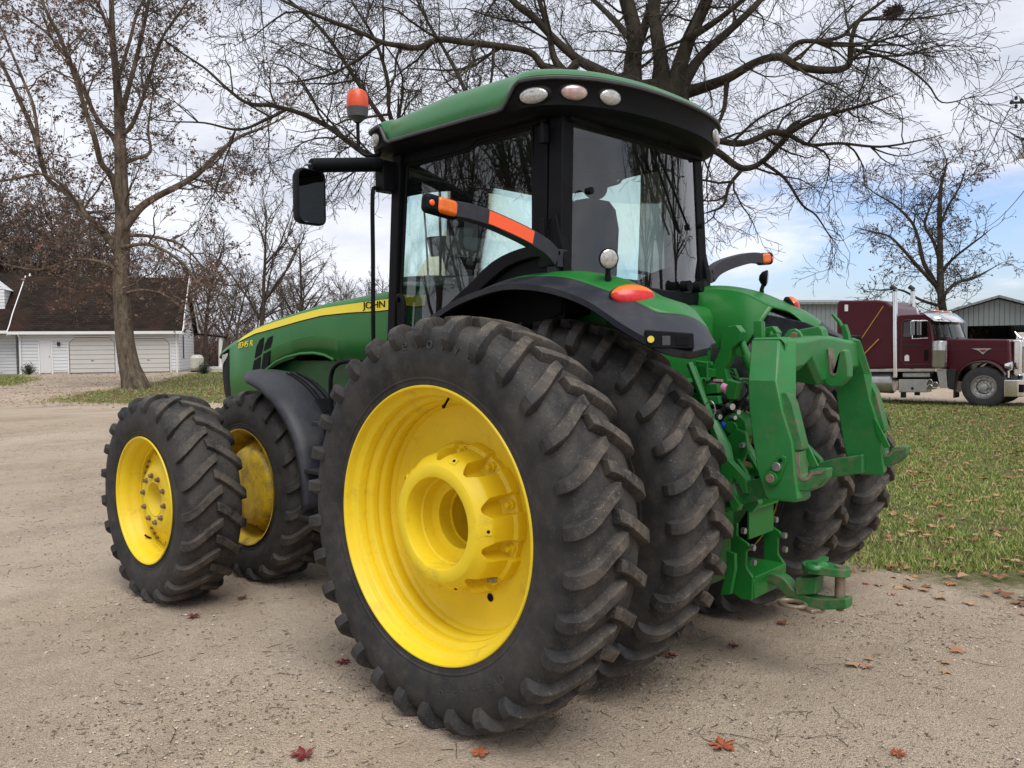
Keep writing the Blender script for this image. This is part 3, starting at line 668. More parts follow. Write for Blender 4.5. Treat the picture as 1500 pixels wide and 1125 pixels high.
# ---------------------------------------------------------------- mirrors
for s in(1,-1):
    a=atX(455,241,1.40); c=atX(556,241,1.42)
    rot=None
    mb=MB(); pa=Vector((1.40,s*a[1],a[2])); pb=Vector((1.42,s*(c[1]),c[2])); mb.tube([pa,pa+Vector((0,-s*.03,0)),pb],[.036,.044,.047],12)
    mb.box((1.42,s*(c[1]-.06),c[2]-.075),(.09,.13,.20)); mo=mb.build('mirror_arm',M['black'],T,bevel=.006)
    t=atX(455,251,1.40); m1=atX(454,289,1.40)
    mb=MB(); mb.tube(bez([(1.40,s*(a[1]+.0),a[2]),(1.40,s*(a[1]+.05),a[2]-.01),(1.40,s*(a[1]+.055),a[2]-.05),(1.40,s*(t[1]),t[2]-.03)],5),.009,8); mb.build('mirror_stem',M['steel'],mo)
    cy,cz=float(m1[1]),float(m1[2]); W,Hh=.205,.335
    # facing back along the tractor, turned a little outward
    rotm=Matrix.Rotation(R(2*s),3,'Z')
    def rr(w,h,x,k=.045,n=6):
        o=[]
        for sx,sz,a0 in((1,1,0),(-1,1,90),(-1,-1,180),(1,-1,270)):
            for i in range(n+1):
                a=R(a0+90*i/n); o.append((x,sx*(w/2-k)+k*math.cos(a),sz*(h/2-k)+k*math.sin(a)))
        return o
    def put(r): return [tuple(rotm@Vector(p)+Vector((1.40,s*cy,cz))) for p in r]
    mb=MB(); mb.grid([put(rr(W*.6,Hh*.7,.06)),put(rr(W*.9,Hh*.94,.045)),put(rr(W,Hh,.01)),put(rr(W,Hh,-.02)),put(rr(W-.016,Hh-.016,-.026)),put(rr(W-.022,Hh-.022,-.018))],closeu=True)
    b0=len(mb.v); r_=put(rr(W*.6,Hh*.7,.06)); mb.add(r_,[list(range(len(r_)))]); mh=mb.build('mirror_housing',M['black'],mo)
    mb=MB(); r_=put(rr(W-.022,Hh-.022,-.0195)); mb.add(r_,[list(range(len(r_)))]); mb.build('mirror_glass',M['mirror'],mo,smooth=0)
    # marker arm with amber lamp
    pts=[(812,380),(798,364),(775,349),(745,334),(710,319),(680,310),(655,306)]; P3=[]
    for u,v in pts: q=atX(u,v,-.02); P3.append((-.02,float(q[1]),float(q[2])))
    P3=bez(P3,3); rows=[]
    for i,p in enumerate(P3):
        k=i/(len(P3)-1); hh=.046-.008*k; ww=.030
        t=np.array(P3[min(i+1,len(P3)-1)])-np.array(P3[max(i-1,0)]); t/=np.linalg.norm(t); nn=np.array([0,-t[2],t[1]]); nn=nn if nn[2]>0 else -nn
        rows.append([tuple((p[0]+dx,s*(p[1]+nn[1]*dz),p[2]+nn[2]*dz)) for dx,dz in((-ww,-hh),(-ww,hh),(ww,hh),(ww,-hh))])
    mb=MB(); mb.grid(rows,closeu=True); mb.add(rows[0],[(0,1,2,3)]); mb.add(rows[-1],[(0,1,2,3)])
    p=P3[0]; mb.box((-.01,s*.80,2.30),(.08,.09,.10)); mb.box((-.0,s*.815,2.25),(.06,.06,.12))
    arm=mb.build('marker_arm',M['flare'],T,smooth=30,bevel=.006)
    tip=np.array(P3[-1]); d=np.array([0,1,.10]); d/=np.linalg.norm(d)
    rot=Matrix((Vector((1,0,0)),Vector((0,s*d[1],d[2])),Vector((0,-s*d[2],d[1])))).transposed()
    c=tip+d*.045; cc=Vector((c[0],s*c[1],c[2]))
    def rbox(c,dx,dy,dz): m_=MB(); m_.box((0,0,0),(dx,dy,dz)); m_.v=[tuple(rot@Vector(v)+c) for v in m_.v]; return m_
    rbox(cc,.060,.215,.094).build('lamp_body',M['black'],arm,smooth=40,bevel=.028,seg=4)
    rbox(cc+rot@Vector((-.012,-.022,.002)),.060,.125,.078).build('amber_lens',M['orange'],arm,smooth=40,bevel=.022,seg=4)
    mb=MB(); mb.ell(cc+rot@Vector((-.018,.075,.0)),(.018,.020,.020),14,10,rot); mb.build('side_reflector',M['reflector'],arm)
    i0=int(len(P3)*.36); i1=int(len(P3)*.68) if s>0 else i0-1; rws=[]
    for i in range(i0,i1+1):
        r4=rows[i]; a_,b_=np.array(r4[0]),np.array(r4[1]); e=np.array([-.003,0,0]); rws.append([tuple(a_+(b_-a_)*.10+e),tuple(a_+(b_-a_)*.90+e)])
    if s>0: mb=MB(); mb.grid(rws); mb.build('reflector_strip',M['reflector'],arm,smooth=0,solid=.002)
# grab rails by the steps
mb=MB(); mb.tube(bez([(1.44,.84,2.86),(1.43,.93,2.87),(1.43,.955,2.80),(1.435,.955,2.4),(1.445,.955,1.88),(1.45,.93,1.84),(1.45,.85,1.84)],5),.0145,8); mb.build('grab_rail',M['black'],T)
mb=MB(); r_=[at(u,v,.88) for u,v in((486,605),(484,565),(487,543),(497,532),(512,529),(528,531))]; mb.tube(bez(r_,4),.016,8); mb.build('step_rail',M['black'],T)
# ---------------------------------------------------------------- rear fenders
ST_=[ # station: inner(y .60), crown(y .78), boundary(y .93), lip(y 1.13), lip underside
 ((.70,.60,1.95),(.70,.80,1.97),(.69,.95,1.99),(.68,1.13,2.00)),
 ((.52,.60,2.08),(.53,.80,2.11),(.50,.95,2.105),(.46,1.13,2.085)),
 ((.30,.60,2.16),(.32,.80,2.20),(.28,.95,2.185),(.20,1.13,2.14)),
 ((.08,.60,2.19),(.08,.80,2.228),(.05,.95,2.20),(.00,1.13,2.148)),
 ((-.18,.60,2.19),(-.18,.80,2.222),(-.20,.95,2.175),(-.24,1.13,2.112)),
 ((-.40,.60,2.15),(-.42,.80,2.168),(-.44,.95,2.10),(-.47,1.13,2.035)),
 ((-.58,.60,2.065),(-.62,.80,2.080),(-.63,.95,2.03),(-.68,1.13,1.915)),
 ((-.72,.60,2.02),(-.76,.78,2.015),(-.77,.93,1.955),(-.86,1.10,1.82)),
 ((-.82,.62,1.93),(-.87,.78,1.925),(-.89,.92,1.885),(-.97,1.04,1.785)),
 ((-.88,.66,1.865),(-.94,.78,1.86),(-.96,.88,1.845),(-1.01,.97,1.795)),
 ((-.94,.72,1.825),(-.985,.80,1.822),(-1.00,.87,1.815),(-1.02,.92,1.803))]
def bez_rows(st,n): 
    cols=[bez([s_[j] for s_ in st],n) for j in range(len(st[0]))]
    return [[c[i] for c in cols] for i in range(len(cols[0]))]
rws=bez_rows(ST_,5); rws=[bez(r,5) for r in rws]
for s in(1,-1):
    g=[[ (p[0],s*p[1],p[2]) for p in r] for r in rws]; nj=len(g[0]); cut=10
    nI=len(g)
    def rs(row,t0,t1,n):
        r=np.array(row); x=np.linspace(0,1,len(r)); tt=np.linspace(t0,t1,n); return [tuple(np.interp(t,x,r[:,k]) for k in range(3)) for t in tt]
    cF=[(10/15)*(1-smooth(.66,.88,i/(nI-1))) for i in range(nI)]
    last=max(i for i in range(nI) if cF[i]>.01)
    mb=MB(); mb.grid([rs(g[i],0,max(cF[i],.004),11) for i in range(last+2)]); fen=mb.build('rear_fender',M['green'],T,smooth=70,solid=.012)
    mb=MB(); mb.grid([rs(g[i],cF[i],1,11) for i in range(nI)])
    lip=[r[-1] for r in g]; mb.grid([[p for p in lip],[(p[0]*.985,p[1]-s*.004,p[2]-.030) for p in lip],[(p[0]*.98,p[1]-s*.03,p[2]-.034) for p in lip]])
    fl=mb.build('fender_flare',M['flare'],fen,smooth=60,solid=.010)
    mb=MB(); wall=[[ (p[0],s*.59,p[2]-.004) for p in [r[0]]]+[(max(-.42,r[0][0]),s*.585,max(1.45,r[0][2]-.25)),(max(-.30,r[0][0]*.8),s*.58,1.20)] for r in g if r[0][0]>-.62]; mb.grid(wall); mb.build('inner_wall',M['green'],fen,smooth=60,solid=.01)
    mb=MB(); us=[[ (p[0]*.97,p[1]*.995,p[2]-.03) for p in r] for r in g]; mb.grid(us); mb.build('wheel_arch_liner',M['seal'],fen,smooth=60)
    mb=MB(); mb.box((.70,s*.86,1.62),(.03,.52,.68)); mb.box((.35,s*.62,1.75),(.7,.03,.5)); mb.build('arch_gap_block',M['seal'],fen)  # dark blocks added so no sky shows through the arch gap
    sk_=None if s>0 else xz([(1105,459),(1130,462),(1180,472),(1228,492),(1228,505),(1180,512),(1130,530),(1100,552),(1085,575),(1066,545),(1078,495)],-.60); 
    if sk_: mb=MB(); mb.prism(sk_,s*.595,s*.615,'y'); mb.build('tail_gap_panel',M['flare'],fen,smooth=0,bevel=.006)  # black panel added on the far side to cover the light gap under the fender
    # tail lamp
    nrm=Vector((-.72,s*.42,.46)).normalized(); tg=Vector((0,0,1)).cross(nrm).normalized(); up=nrm.cross(tg)
    c=Vector((-.590,s*.915,2.062 if s>0 else 2.075)); rot=Matrix((tg,nrm,up)).transposed()
    mb=MB(); mb.ell(c-nrm*.012,(.125,.034,.070),30,14,rot); tl=mb.build('tail_lamp',M['seal'],fen)
    for nm,m,lo,hi in(('amber_lens',M['orange'],.12,PI/2-.12),('red_lens',M['red'],PI/2-.12,PI-.12)):
        mb=MB(); rr_=[]
        for ph in np.linspace(lo,hi,8):
            rr_.append([tuple(rot@Vector((.118*math.sin(ph)*math.cos(t),.042*max(0,math.sin(ph)*math.sin(t))+.0,.063*math.cos(ph)))+c+nrm*.0) for t in np.linspace(0,PI,22)])
        mb.grid(rr_); mb.build(nm,m,tl,smooth=60)
    # work light on a stub
    c=Vector((-.42,s*.885,2.262)); n=Vector((-.86,s*.48,-.12)).normalized()
    mb=MB(); mb.tube([(-.40,s*.86,2.13),(-.40,s*.865,2.19),c],[.022,.014,.014],8); mb.lathe([(-.045,.01),(-.04,.03),(-.01,.052),(.0,.056),(.008,.052)],24,'z')
    v=mb.v[24:]; 
    mb2=MB(); mb2.tube([(-.40,s*.86,2.13),(-.40,s*.865,2.19),c],[.022,.014,.014],8); mb2.tube([c-n*.045,c-n*.03,c-n*.005,c+n*.006],[.015,.04,.054,.054],20); wl=mb2.build('fender_light',M['black'],fen)
    rot=n.to_track_quat('Z','Y').to_matrix(); mb=MB(); mb.ell(c+n*.004,(.050,.050,.012),24,8,rot); mb.build('lens',M['lens'],wl)
    # switch box at the tip of the flare
    B=[at(u,v,y_) for u,v,y_ in((944,483,1.125),(1016,488,1.03),(1017,511,1.035),(948,510,1.13))]; B=[Vector((b_[0],s*b_[1],b_[2])) for b_ in B]; e=Vector((.08,-s*.12,0)); mb=MB(); mb.hexa([B[3]+e,B[2]+e,B[2],B[3],B[0]+e,B[1]+e,B[1],B[0]]); sb_=mb.build('switch_box',M['black'],fl,smooth=0,bevel=.006)
    q=at(954,497,1.118); mb=MB(); cq=Vector((q[0],s*(q[1]+.004),q[2])); nq=Vector((-.55,s*.8,0)).normalized(); mb.cyl(cq,cq+nq*.010,.016,16); mb.build('button',mat('yellow_button',(.7,.55,.08),.4) if s>0 else M['decal'],sb_)
    for u0,u1 in((970,982),(990,1008)):
        q=[at(u,v,1.128-(u-944)/72*.095) for u,v in((u0,492),(u1,492),(u1,506),(u0,506))]; q=[Vector((a[0],s*a[1],a[2])) for a in q]; mb=MB(); e=nq*.006; mb.hexa([q[3],q[2],q[2]+e,q[3]+e,q[0],q[1],q[1]+e,q[0]+e]); mb.build('rocker_switch',M['grey_plastic'] if u0<985 else M['seal'],sb_,smooth=0,bevel=.002)
# cab rear lower body
mb=MB(); mb.grid([[(x,y,z) for x,z in((.02,2.09),(-.10,2.085),(-.17,2.06),(-.20,2.0),(-.18,1.6),(-.1,1.3))] for y in np.linspace(-.59,.60,9)]); mb.build('rear_body',M['green'],T,smooth=60)
mb=MB(); mb.box((.55,0,1.85),(1.0,1.1,.3)); mb.build('cab_floor',M['seal'],cabo)
# wipers on the rear glass
for pts,r in(([(978,180),(984,230),(990,278)],.004),([(962,222),(985,275),(1009,336)],.0085),([(955,220),(975,280),(996,342)],.0075)):
    mb=MB(); P=[]
    for u,v in pts:
        p=atX(u,v,-.10); y=float(p[1]); xx=-.10*(1-(y/.75)**2)-.04; P.append(atX(u,v,xx))
    mb.tube(P,r,6); mb.build('wiper',M['seal'],cabo)
# ---------------------------------------------------------------- cab interior
mb=MB()
rows=[]
for z,w,x in((1.98,.24,.62),(2.10,.27,.46),(2.3,.26,.40),(2.6,.23,.36),(2.72,.18,.35),(2.76,.12,.35)):
    rows.append([(x-.05,w,z),(x-.07,w*.6,z),(x-.075,-w*.6,z),(x-.05,-w,z),(x+.05,-w,z),(x+.06,-w*.5,z),(x+.06,w*.5,z),(x+.05,w,z)])
mb.grid(rows,closeu=True); mb.box((.62,0,2.05),(.5,.5,.13)); mb.box((.60,0,1.95),(.35,.35,.25))
mb.ell((.34,0,2.86),(.05,.13,.09)); seat=mb.build('operator_seat',M['seat'],T,smooth=60)
mb=MB(); mb.box((.62,-.42,2.15),(.6,.20,.25)); mb.box((.60,.38,2.17),(.35,.09,.07)); mb.box((1.30,0,2.05),(.22,.5,.55)); mb.box((1.05,-.55,2.55),(.04,.22,.17)); mb.tube([(1.05,-.55,2.3),(1.05,-.55,2.5)],.02); mb.build('console',M['beige'],T,bevel=.03,seg=3)
mb=MB(); c=Vector((1.02,0,2.30)); n=Vector((-.5,0,.87)); t1_=Vector((0,1,0)); t2_=n.cross(t1_); mb.tube([c+(t1_*math.cos(a)+t2_*math.sin(a))*.2 for a in np.linspace(0,2*PI,33)],.016,8,cap=False); mb.tube([c,c-n*.30],.035); mb.tube([c-t1_*.2,c+t1_*.2],.014); mb.build('steering_wheel',M['seal'],T)
# ---------------------------------------------------------------- hitch coupler
def z3(u,v): return (960+u/2.345,440+v/2.345)
cp=MB()
def leg(mb,s):
    "hollow box leg of the quick coupler; sections of (z, x front, x rear, y out, y in)"
    S=[(1.065,-1.155,-1.285,.600,.500),(1.085,-1.14,-1.305,.604,.498),(1.20,-1.10,-1.290,.604,.495),(1.35,-1.075,-1.275,.604,.490),(1.50,-1.055,-1.225,.604,.485),(1.640,-1.050,-1.195,.604,.480),(1.835,-1.015,-1.160,.500,.400),(1.850,-1.02,-1.155,.480,.400)]
    rows=[[(xf,s*yo,z),(xr,s*yo,z),(xr-.055 if 1.6<z<1.84 else xr-.02,s*(yi+.02),z),(xr-.02,s*yi,z),(xf,s*yi,z)] for z,xf,xr,yo,yi in S]
    mb.grid(rows,closeu=True); mb.add(rows[0],[(0,1,2,3,4)]); mb.add(rows[-1],[(0,1,2,3,4)])
for s in(1,-1): leg(cp,s)
# cross beam
def sect(y,xf,xr,z0,z1): return [(xf,y,z0+.02),(xr+.03,y,z0),(xr,y,z0+.03),(xr,y,z1-.02),(xr+.02,y,z1),(xf,y,z1)]
rows=[sect(-.50,-1.02,-1.19,1.66,1.84),sect(-.30,-1.02,-1.20,1.66,1.84),sect(-.20,-1.0,-1.20,1.72,1.85),sect(-.07,-1.0,-1.20,1.60,1.86),sect(.07,-1.0,-1.20,1.60,1.86),sect(.20,-1.0,-1.20,1.72,1.85),sect(.30,-1.02,-1.20,1.68,1.84),sect(.50,-1.02,-1.19,1.66,1.84)]
cp.grid(rows,closeu=True)
coupler=cp.build('hitch_frame',M['green_worn'],T,smooth=25,bevel=.007,seg=3)
# centre hook
p=xz([(360,95),(495,70),(515,90),(545,200),(558,335),(575,352),(592,338),(612,228),(632,206),(652,215),(668,310),(668,370),(612,425),(560,430),(500,385),(450,290),(445,200),(420,180)],-.02,1080,460,4.02)
mb=MB(); mb.prism(p,-.055,.015,'y'); hk=mb.build('centre_hook',M['green_worn'],coupler,smooth=25,bevel=.008,seg=3)
p=xz([(548,215),(560,340),(578,358),(597,340),(615,232),(650,225),(664,312),(664,368),(640,372),(610,395),(592,390),(560,372),(548,345)],-.02,1080,460,4.02)
mb=MB(); mb.prism(xz([(546,205),(556,205),(570,345),(580,346),(598,345),(618,230),(634,212),(646,216),(614,238),(600,352),(580,366),(560,352)],-.02,1080,460,4.02),-.048,.0155+.002,'y'); mb.build('worn_edge',M['bare'],hk,smooth=25,bevel=.002)
for s in(1,-1):
    # rear guard plate
    p=xz([(245,465),(300,460),(332,525),(392,770),(388,800),(316,802)],.57,1080,460,4.02)
    mb=MB(); mb.prism(p,s*.515,s*.590,'y'); mb.build('guard_plate',M['green_dirty'],coupler,smooth=25,bevel=.005)
    p=xz([(318,808),(386,804),(388,905),(398,948),(420,953),(436,918),(462,911),(545,906),(541,962),(492,1018),(430,1044),(350,1035)],.56,1080,460,4.02)
    mb=MB(); mb.prism(p,s*.520,s*.585,'y'); lh=mb.build('lower_hook',M['green_dirty'],coupler,smooth=25,bevel=.008,seg=3)
    p=xz([(345,815),(380,812),(381,905),(392,955),(420,962),(445,926),(530,915),(520,935),(455,945),(430,975),(395,980),(368,950)],.56,1080,460,4.02)
    mb=MB(); mb.prism(p,s*.519,s*.5875,'y'); mb.build('worn_edge',M['bare'],lh,smooth=25,bevel=.002)
    # thin latch bar on the inside
    p=xz([(365,690),(380,700),(475,895),(440,905),(385,800)],.50,1080,460,4.02)
    mb=MB(); mb.prism(p,s*.485,s*.500,'y'); mb.build('latch_bar',M['green'],coupler,smooth=25,bevel=.002)
    # pivot lever with two pins
    p=xz([(164,962),(168,940),(245,842),(268,832),(290,843),(294,872),(262,965),(240,1003),(212,1014),(184,1004)],.607,1080,460,4.02)
    mb=MB(); mb.prism(p,s*.602,s*.616,'y'); lv=mb.build('pivot_plate',M['green'],coupler,smooth=25,bevel=.004)
    for (u,v,r_,m) in((238,898,.022,'steel'),(205,965,.034,'green'),(205,965,.022,'bare'),(260,860,.008,'seal')):
        q=at(1080+u/4.02,460+v/4.02,.61); mb=MB(); d=.012 if m!='bare' else .018
        mb.cyl((q[0],s*.612,q[2]),(q[0],s*(.618+d),q[2]),r_,20); mb.build('pivot_pin',M[m],lv,bevel=.003)
# pieces standing on the frame
mb=MB(); p=xz([(95,40),(140,40),(150,210),(95,212)],.40,1080,460,4.02); mb.prism(p,.36,.40,'y'); mb.build('upright',M['green'],coupler,smooth=0,bevel=.003)
mb=MB(); p=xz([(118,38),(150,42),(153,110),(120,112)],.36,1080,460,4.02); mb.prism(p,.33,.355,'y'); mb.build('spring_sleeve',M['steel'],coupler,bevel=.008)
mb=MB(); p=xz([(268,175),(275,120),(300,92),(335,85),(365,105),(410,185)],.16,1080,460,4.02); mb.prism(p,.13,.155,'y'); mb.build('lug_plate',M['green_worn'],coupler,smooth=25,bevel=.004)
mb=MB(); p=xz([(270,180),(300,130),(318,108),(345,110),(342,165),(320,178)],.19,1080,460,4.02); mb.prism(p,.16,.19,'y'); mb.build('latch_head',M['bare'],coupler,smooth=0,bevel=.004)
mb=MB(); p=xz([(180,125),(230,115),(262,178),(240,185),(222,140),(196,150),(206,180),(188,185)],.32,1080,460,4.02); mb.prism(p,.28,.32,'y'); mb.build('latch_hook',M['green'],coupler,smooth=0,bevel=.003)
mb=MB(); p=xz([(610,70),(632,60),(650,110),(664,185),(628,182)],-.34,1080,460,4.02); mb.prism(p,-.38,-.34,'y'); q=[at(1080+u/4.02,460+v/4.02,-.36) for u,v in((615,75),(600,45),(560,0))]; mb.tube(q,[.014,.012,.009],8); mb.build('latch_handle',M['green'],coupler,bevel=.003)
# lower draft arms from the coupler to the tractor
for s in(1,-1):
    mb=MB()
    rws_=[]
    for (x,y,z,h) in((-1.22,.47,1.13,.055),(-1.05,.46,1.09,.055),(-.75,.42,.98,.06),(-.35,.36,.83,.055)):
        rws_.append([(x,s*(y-.02),z-h),(x,s*(y+.02),z-h),(x,s*(y+.02),z+h),(x,s*(y-.02),z+h)])
    mb.grid(rws_,closeu=True); mb.add(rws_[0],[(0,1,2,3)]); mb.add(rws_[-1],[(0,1,2,3)]); da=mb.build('draft_arm',M['green_dirty'],T,smooth=25,bevel=.008)
    # lift link
    A_=Vector(tuple(at(1010,532,.42))); B_=Vector(tuple(at(1044,618,.42))); C_=Vector(tuple(at(1060,655,.44))); D_=Vector(tuple(at(1078,738,.45)))
    fx=lambda p:(p.x,s*p.y,p.z)
    mb=MB(); mb.tube([fx(A_),fx(B_)],.020,6); mb.tube([fx(B_),fx(C_),fx(D_)],[.030,.042,.034],6); mb.tube([(A_.x,s*(A_.y-.05),A_.z-.02),(B_.x+.03,s*(B_.y-.05),B_.z)],.012,6)
    ll=mb.build('lift_link',M['green_worn'],T,smooth=30,bevel=.004)
    q=at(1042,600,.45); mb=MB(); mb.tube([(q[0]+.028*math.cos(a),s*(q[1]+.012),q[2]+.045*math.sin(a)) for a in np.linspace(0,2*PI,20)],.004,6); mb.build('clip_ring',M['steel'],ll)
    # yoke below the link
    p=xz([(1057,668),(1070,672),(1082,684),(1096,700),(1100,722),(1092,722),(1082,702),(1076,700),(1074,716),(1088,738),(1084,748),(1076,748),(1060,700)],.46)
    mb=MB(); mb.prism(p,s*.44,s*.49,'y'); mb.build('link_yoke',M['green'],T,smooth=25,bevel=.006)
    # lift arm above
    p=xz([(1050,560),(1046,540),(1058,512),(1060,490),(1070,478),(1082,476),(1090,486),(1088,500),(1075,512),(1072,530),(1066,540),(1070,556),(1085,560),(1080,585),(1050,585)],.22)
    mb=MB(); mb.prism(p,s*.19,s*.25,'y'); mb.build('lift_arm',M['green'],T,smooth=25,bevel=.006)
    q0=at(1080,486,.20); q1=at(1094,520,.20); q2=at(1112,560,.20)
    mb=MB(); mb.tube([(q0[0],s*.20,q0[2]),(q1[0],s*.20,q1[2])],.020,12); mb.tube([(q1[0],s*.20,q1[2]),(q2[0],s*.20,q2[2])],.034,14); mb.build('lift_cylinder',M['green'],T,smooth=30)
# hydraulic couplers on the rear of the tractor
y0=.24
for (v,m,nm) in((567,'pink_cap','pink_coupler'),(583,'seal','hydraulic_coupler'),(600,'seal','hydraulic_coupler'),(622,'blue_cap','blue_coupler')):
    q=at(1058,v,y0); mb=MB(); c=Vector(tuple(q)); mb.cyl(c+Vector((.10,0,.01)),c,.022,14); mb.cyl(c,c+Vector((-.03,.0,-.01)),.029,14); mb.box((c.x+.02,c.y-.03,c.z+.035),(.06,.10,.014)); mb.build('hydraulic_coupler',M[m],T,bevel=.004)
    q=at(1036,v-3,y0); mb=MB(); mb.box((q[0]+.08,.18,q[2]),(.20,.34,.045)); mb.build('valve_block',M['green'],T,bevel=.006)
q=at(1079,573,.15); mb=MB(); mb.box(tuple(q),(.07,.10,.10)); mb.tube(bez([tuple(q+np.array([0,.02,.05])),tuple(q+np.array([-.05,-.04,.06])),tuple(q+np.array([-.04,-.08,-.05])),tuple(q+np.array([.05,-.12,-.18]))],5),.008,6); mb.build('plug_socket',M['grey_plastic'],T,bevel=.012,seg=3)
p=xz([(1071,540),(1076,540),(1083,560),(1083,600),(1070,600),(1068,580),(1073,575)],.12); mb=MB(); mb.prism(p,.10,.13,'y'); mb.build('socket_bracket',M['green'],T,bevel=.003)
mb=MB()
for pts in([(1048,556),(1058,553),(1072,552),(1085,560)],[(1046,560),(1060,558),(1070,562)],[(1062,608),(1080,598),(1098,572)],[(1070,590),(1082,610),(1078,640)],[(1072,598),(1090,585),(1105,600)]):
    mb.tube(bez([tuple(at(u,v,.16)) for u,v in pts],4),.010,6)
mb.build('hydraulic_hose',M['dark'],T)
mb=MB()
for (u,v,y,r_) in((1066,595,.25,.018),(1075,603,.22,.014),(1070,611,.26,.012),(1048,610,.28,.014)):
    q=at(u,v,y); mb.cyl(tuple(q),tuple(q+np.array([-.04,.02,0])),r_,8)
mb.build('hose_fitting',M['steel'],T)
# rocker drum and gold fitting below
q=at(1082,625,.20); mb=MB(); mb.cyl((q[0],.12,q[2]),(q[0],.26,q[2]),.075,28); mb.cyl((q[0],.26,q[2]),(q[0],.285,q[2]),.035,20); mb.build('rocker_drum',M['green'],T,bevel=.006)
q=at(1107,644,.05); mb=MB(); mb.cyl(tuple(q),tuple(q+np.array([-.05,.02,0])),.03,16); mb.build('output_fitting',M['gold'],T,bevel=.004)
mb=MB(); mb.box((q[0]+.16,.0,q[2]-.02),(.12,.24,.34)); mb.build('rear_gear_housing',mat('oily_housing',(.10,.06,.012),.6,var=.4,vscale=9,dirt=(.03,.025,.02),dscale=7,damt=.8),T,bevel=.03)
# transmission back, ribs, top-link bracket
mb=MB()
for y in(.26,.13,-.13,-.26): mb.prism([(-.35,.85),(-.60,1.0),(-.66,1.12),(-.60,1.3),(-.35,1.45)],y-.012,y+.012,'y')
mb.cyl((-.62,-.28,1.08),(-.62,.30,1.08),.045,16); mb.cyl((-.60,-.28,1.24),(-.60,.30,1.24),.035,16); mb.box((-.50,0,1.55),(.30,.5,.14)); mb.build('hitch_housing',M['green'],T,smooth=30,bevel=.008)
for s in (1,-1):
    q0=at(1086,636,.22); q1=at(1118,690,.22); mb=MB(); mb.tube([(q0[0],s*.22,q0[2]),(q1[0],s*.22,q1[2])],.016,8); mb.build('brace',M['green'],T)
# ---------------------------------------------------------------- drawbar support and drawbar
def zd(pts,Y): return xz(pts,Y,1000,620,3.75)
pl=zd([(262,565),(302,545),(302,618),(362,662),(372,690),(352,700),(350,790),(388,848),(384,970),(322,966),(272,930)],.20)
mb=MB(); mb.prism(pl,.185,.205,'y'); mb.prism(pl,-.205,-.185,'y')
xr=max(p[0] for p in pl); xm=min(p[0] for p in pl)
zt_=[p for p in zd([(388,848)],.20)][0]; zs=zt_[1]
zb_=zd([(384,970)],.20)[0][1]; xr_=zt_[0]
mb.box((xr_+.11,0,zs-.010),(.24,.38,.03)); mb.box((xr_+.02,0,zb_+.04),(.05,.38,.07)); mb.box((xr_+.01,0,zs-.03),(.03,.40,.04)); mb.box((xr_+.35,0,zb_+.2),(.06,.37,.40)); 
ds=mb.build('drawbar_support',M['green'],T,smooth=0,bevel=.006)
q=zd([(375,470),(375,635)],.12); 
mb=MB(); mb.prism([(q[0][0],q[0][1]),(q[1][0],q[1][1]),(q[0][0]+.012,q[1][1]),(q[0][0]+.012,q[0][1])],-.16,.14,'y'); mb.box((q[0][0]+.05,-.01,q[0][1]+.006),(.16,.30,.012)); mb.build('guard_shield',M['green'],T,bevel=.002)
for s in(1,-1):
    for (u,v) in((322,592),(372,685),(376,766)):
        q=zd([(u,v)],.21)[0]; mb=MB(); mb.cyl((q[0]-.018,s*.195,q[1]),(q[0]+.004,s*.195,q[1]),.018,6); mb.build('bolt',M['steel'],ds)
p=zd([(238,700),(285,720),(288,800),(262,940),(205,945),(240,800)],.30); mb=MB(); mb.prism(p,.27,.30,'y'); mb.build('side_shield',M['green'],T,smooth=30,bevel=.004)
# drawbar
def ze(pts,Y=0): return xz(pts,Y,1040,680,4.686)
top=bez(ze([(330,790),(400,745),(470,745),(540,785),(610,862),(760,910),(960,912)],0),5); bot=bez(ze([(330,850),(400,815),(450,815),(510,860),(590,935),(750,985),(960,982)],0),5)
mb=MB(); mb.prism([tuple(p) for p in top]+[tuple(p) for p in bot[::-1]],-.045,.045,'y'); db=mb.build('drawbar',M['green_dirty'],T,smooth=30,bevel=.008)
mb=MB(); mb.prism(ze([(610,770),(760,760),(752,880),(610,890)]),-.05,.05,'y'); mb.build('clevis_block',M['green_dirty'],db,smooth=0,bevel=.008)
c1=ze([(745,725)])[0]; c2=ze([(890,735)])[0]
mb=MB(); n=28
out_=[(c1[0]+.085*math.cos(a),.085*math.sin(a)) for a in np.linspace(-PI/2+.2,PI/2-.2,12)]+[(c2[0]+.055*math.cos(a),.055*math.sin(a)) for a in np.linspace(PI/2,3*PI/2,12)]
mb.prism(out_,c2[1]-.022,c2[1]+.022,'z'); mb.build('hammer_strap',M['green_dirty'],db,smooth=30,bevel=.006)
mb=MB(); mb.ell((c1[0],.02,c1[1]+.022),(.06,.075,.035),20,10); mb.box((c1[0]-.01,.0,c1[1]+.05),(.03,.15,.02)); mb.build('ball_cap',M['green_worn'],db)
cp_=ze([(893,850)])[0]; zb1=ze([(893,1005)])[0][1]; mb=MB(); mb.tube([(cp_[0],0,c2[1]+.03),(cp_[0],0,zb1+.02),(cp_[0],0,zb1)],[.027,.027,.018],16); mb.build('hitch_pin',M['bare'],db)
mb=MB(); q=ze([(625,930)])[0]; mb.prism([(q[0]+.06,-.10),(q[0]+.06,.06),(q[0]-.10,.09),(q[0]-.14,.02),(q[0]-.10,-.08)],q[1]-.04,q[1]-.015,'z'); mb.build('chain_plate',M['bare'],db,smooth=0,bevel=.01)
mb=MB(); q0=ze([(560,960)],.12)[0]; mb.tube([(q0[0]+.07*math.cos(a),.11+.055*math.sin(a),q0[1]) for a in np.linspace(0,2*PI,24)],.012,8); mb.build('chain_loop',M['bare'],db)

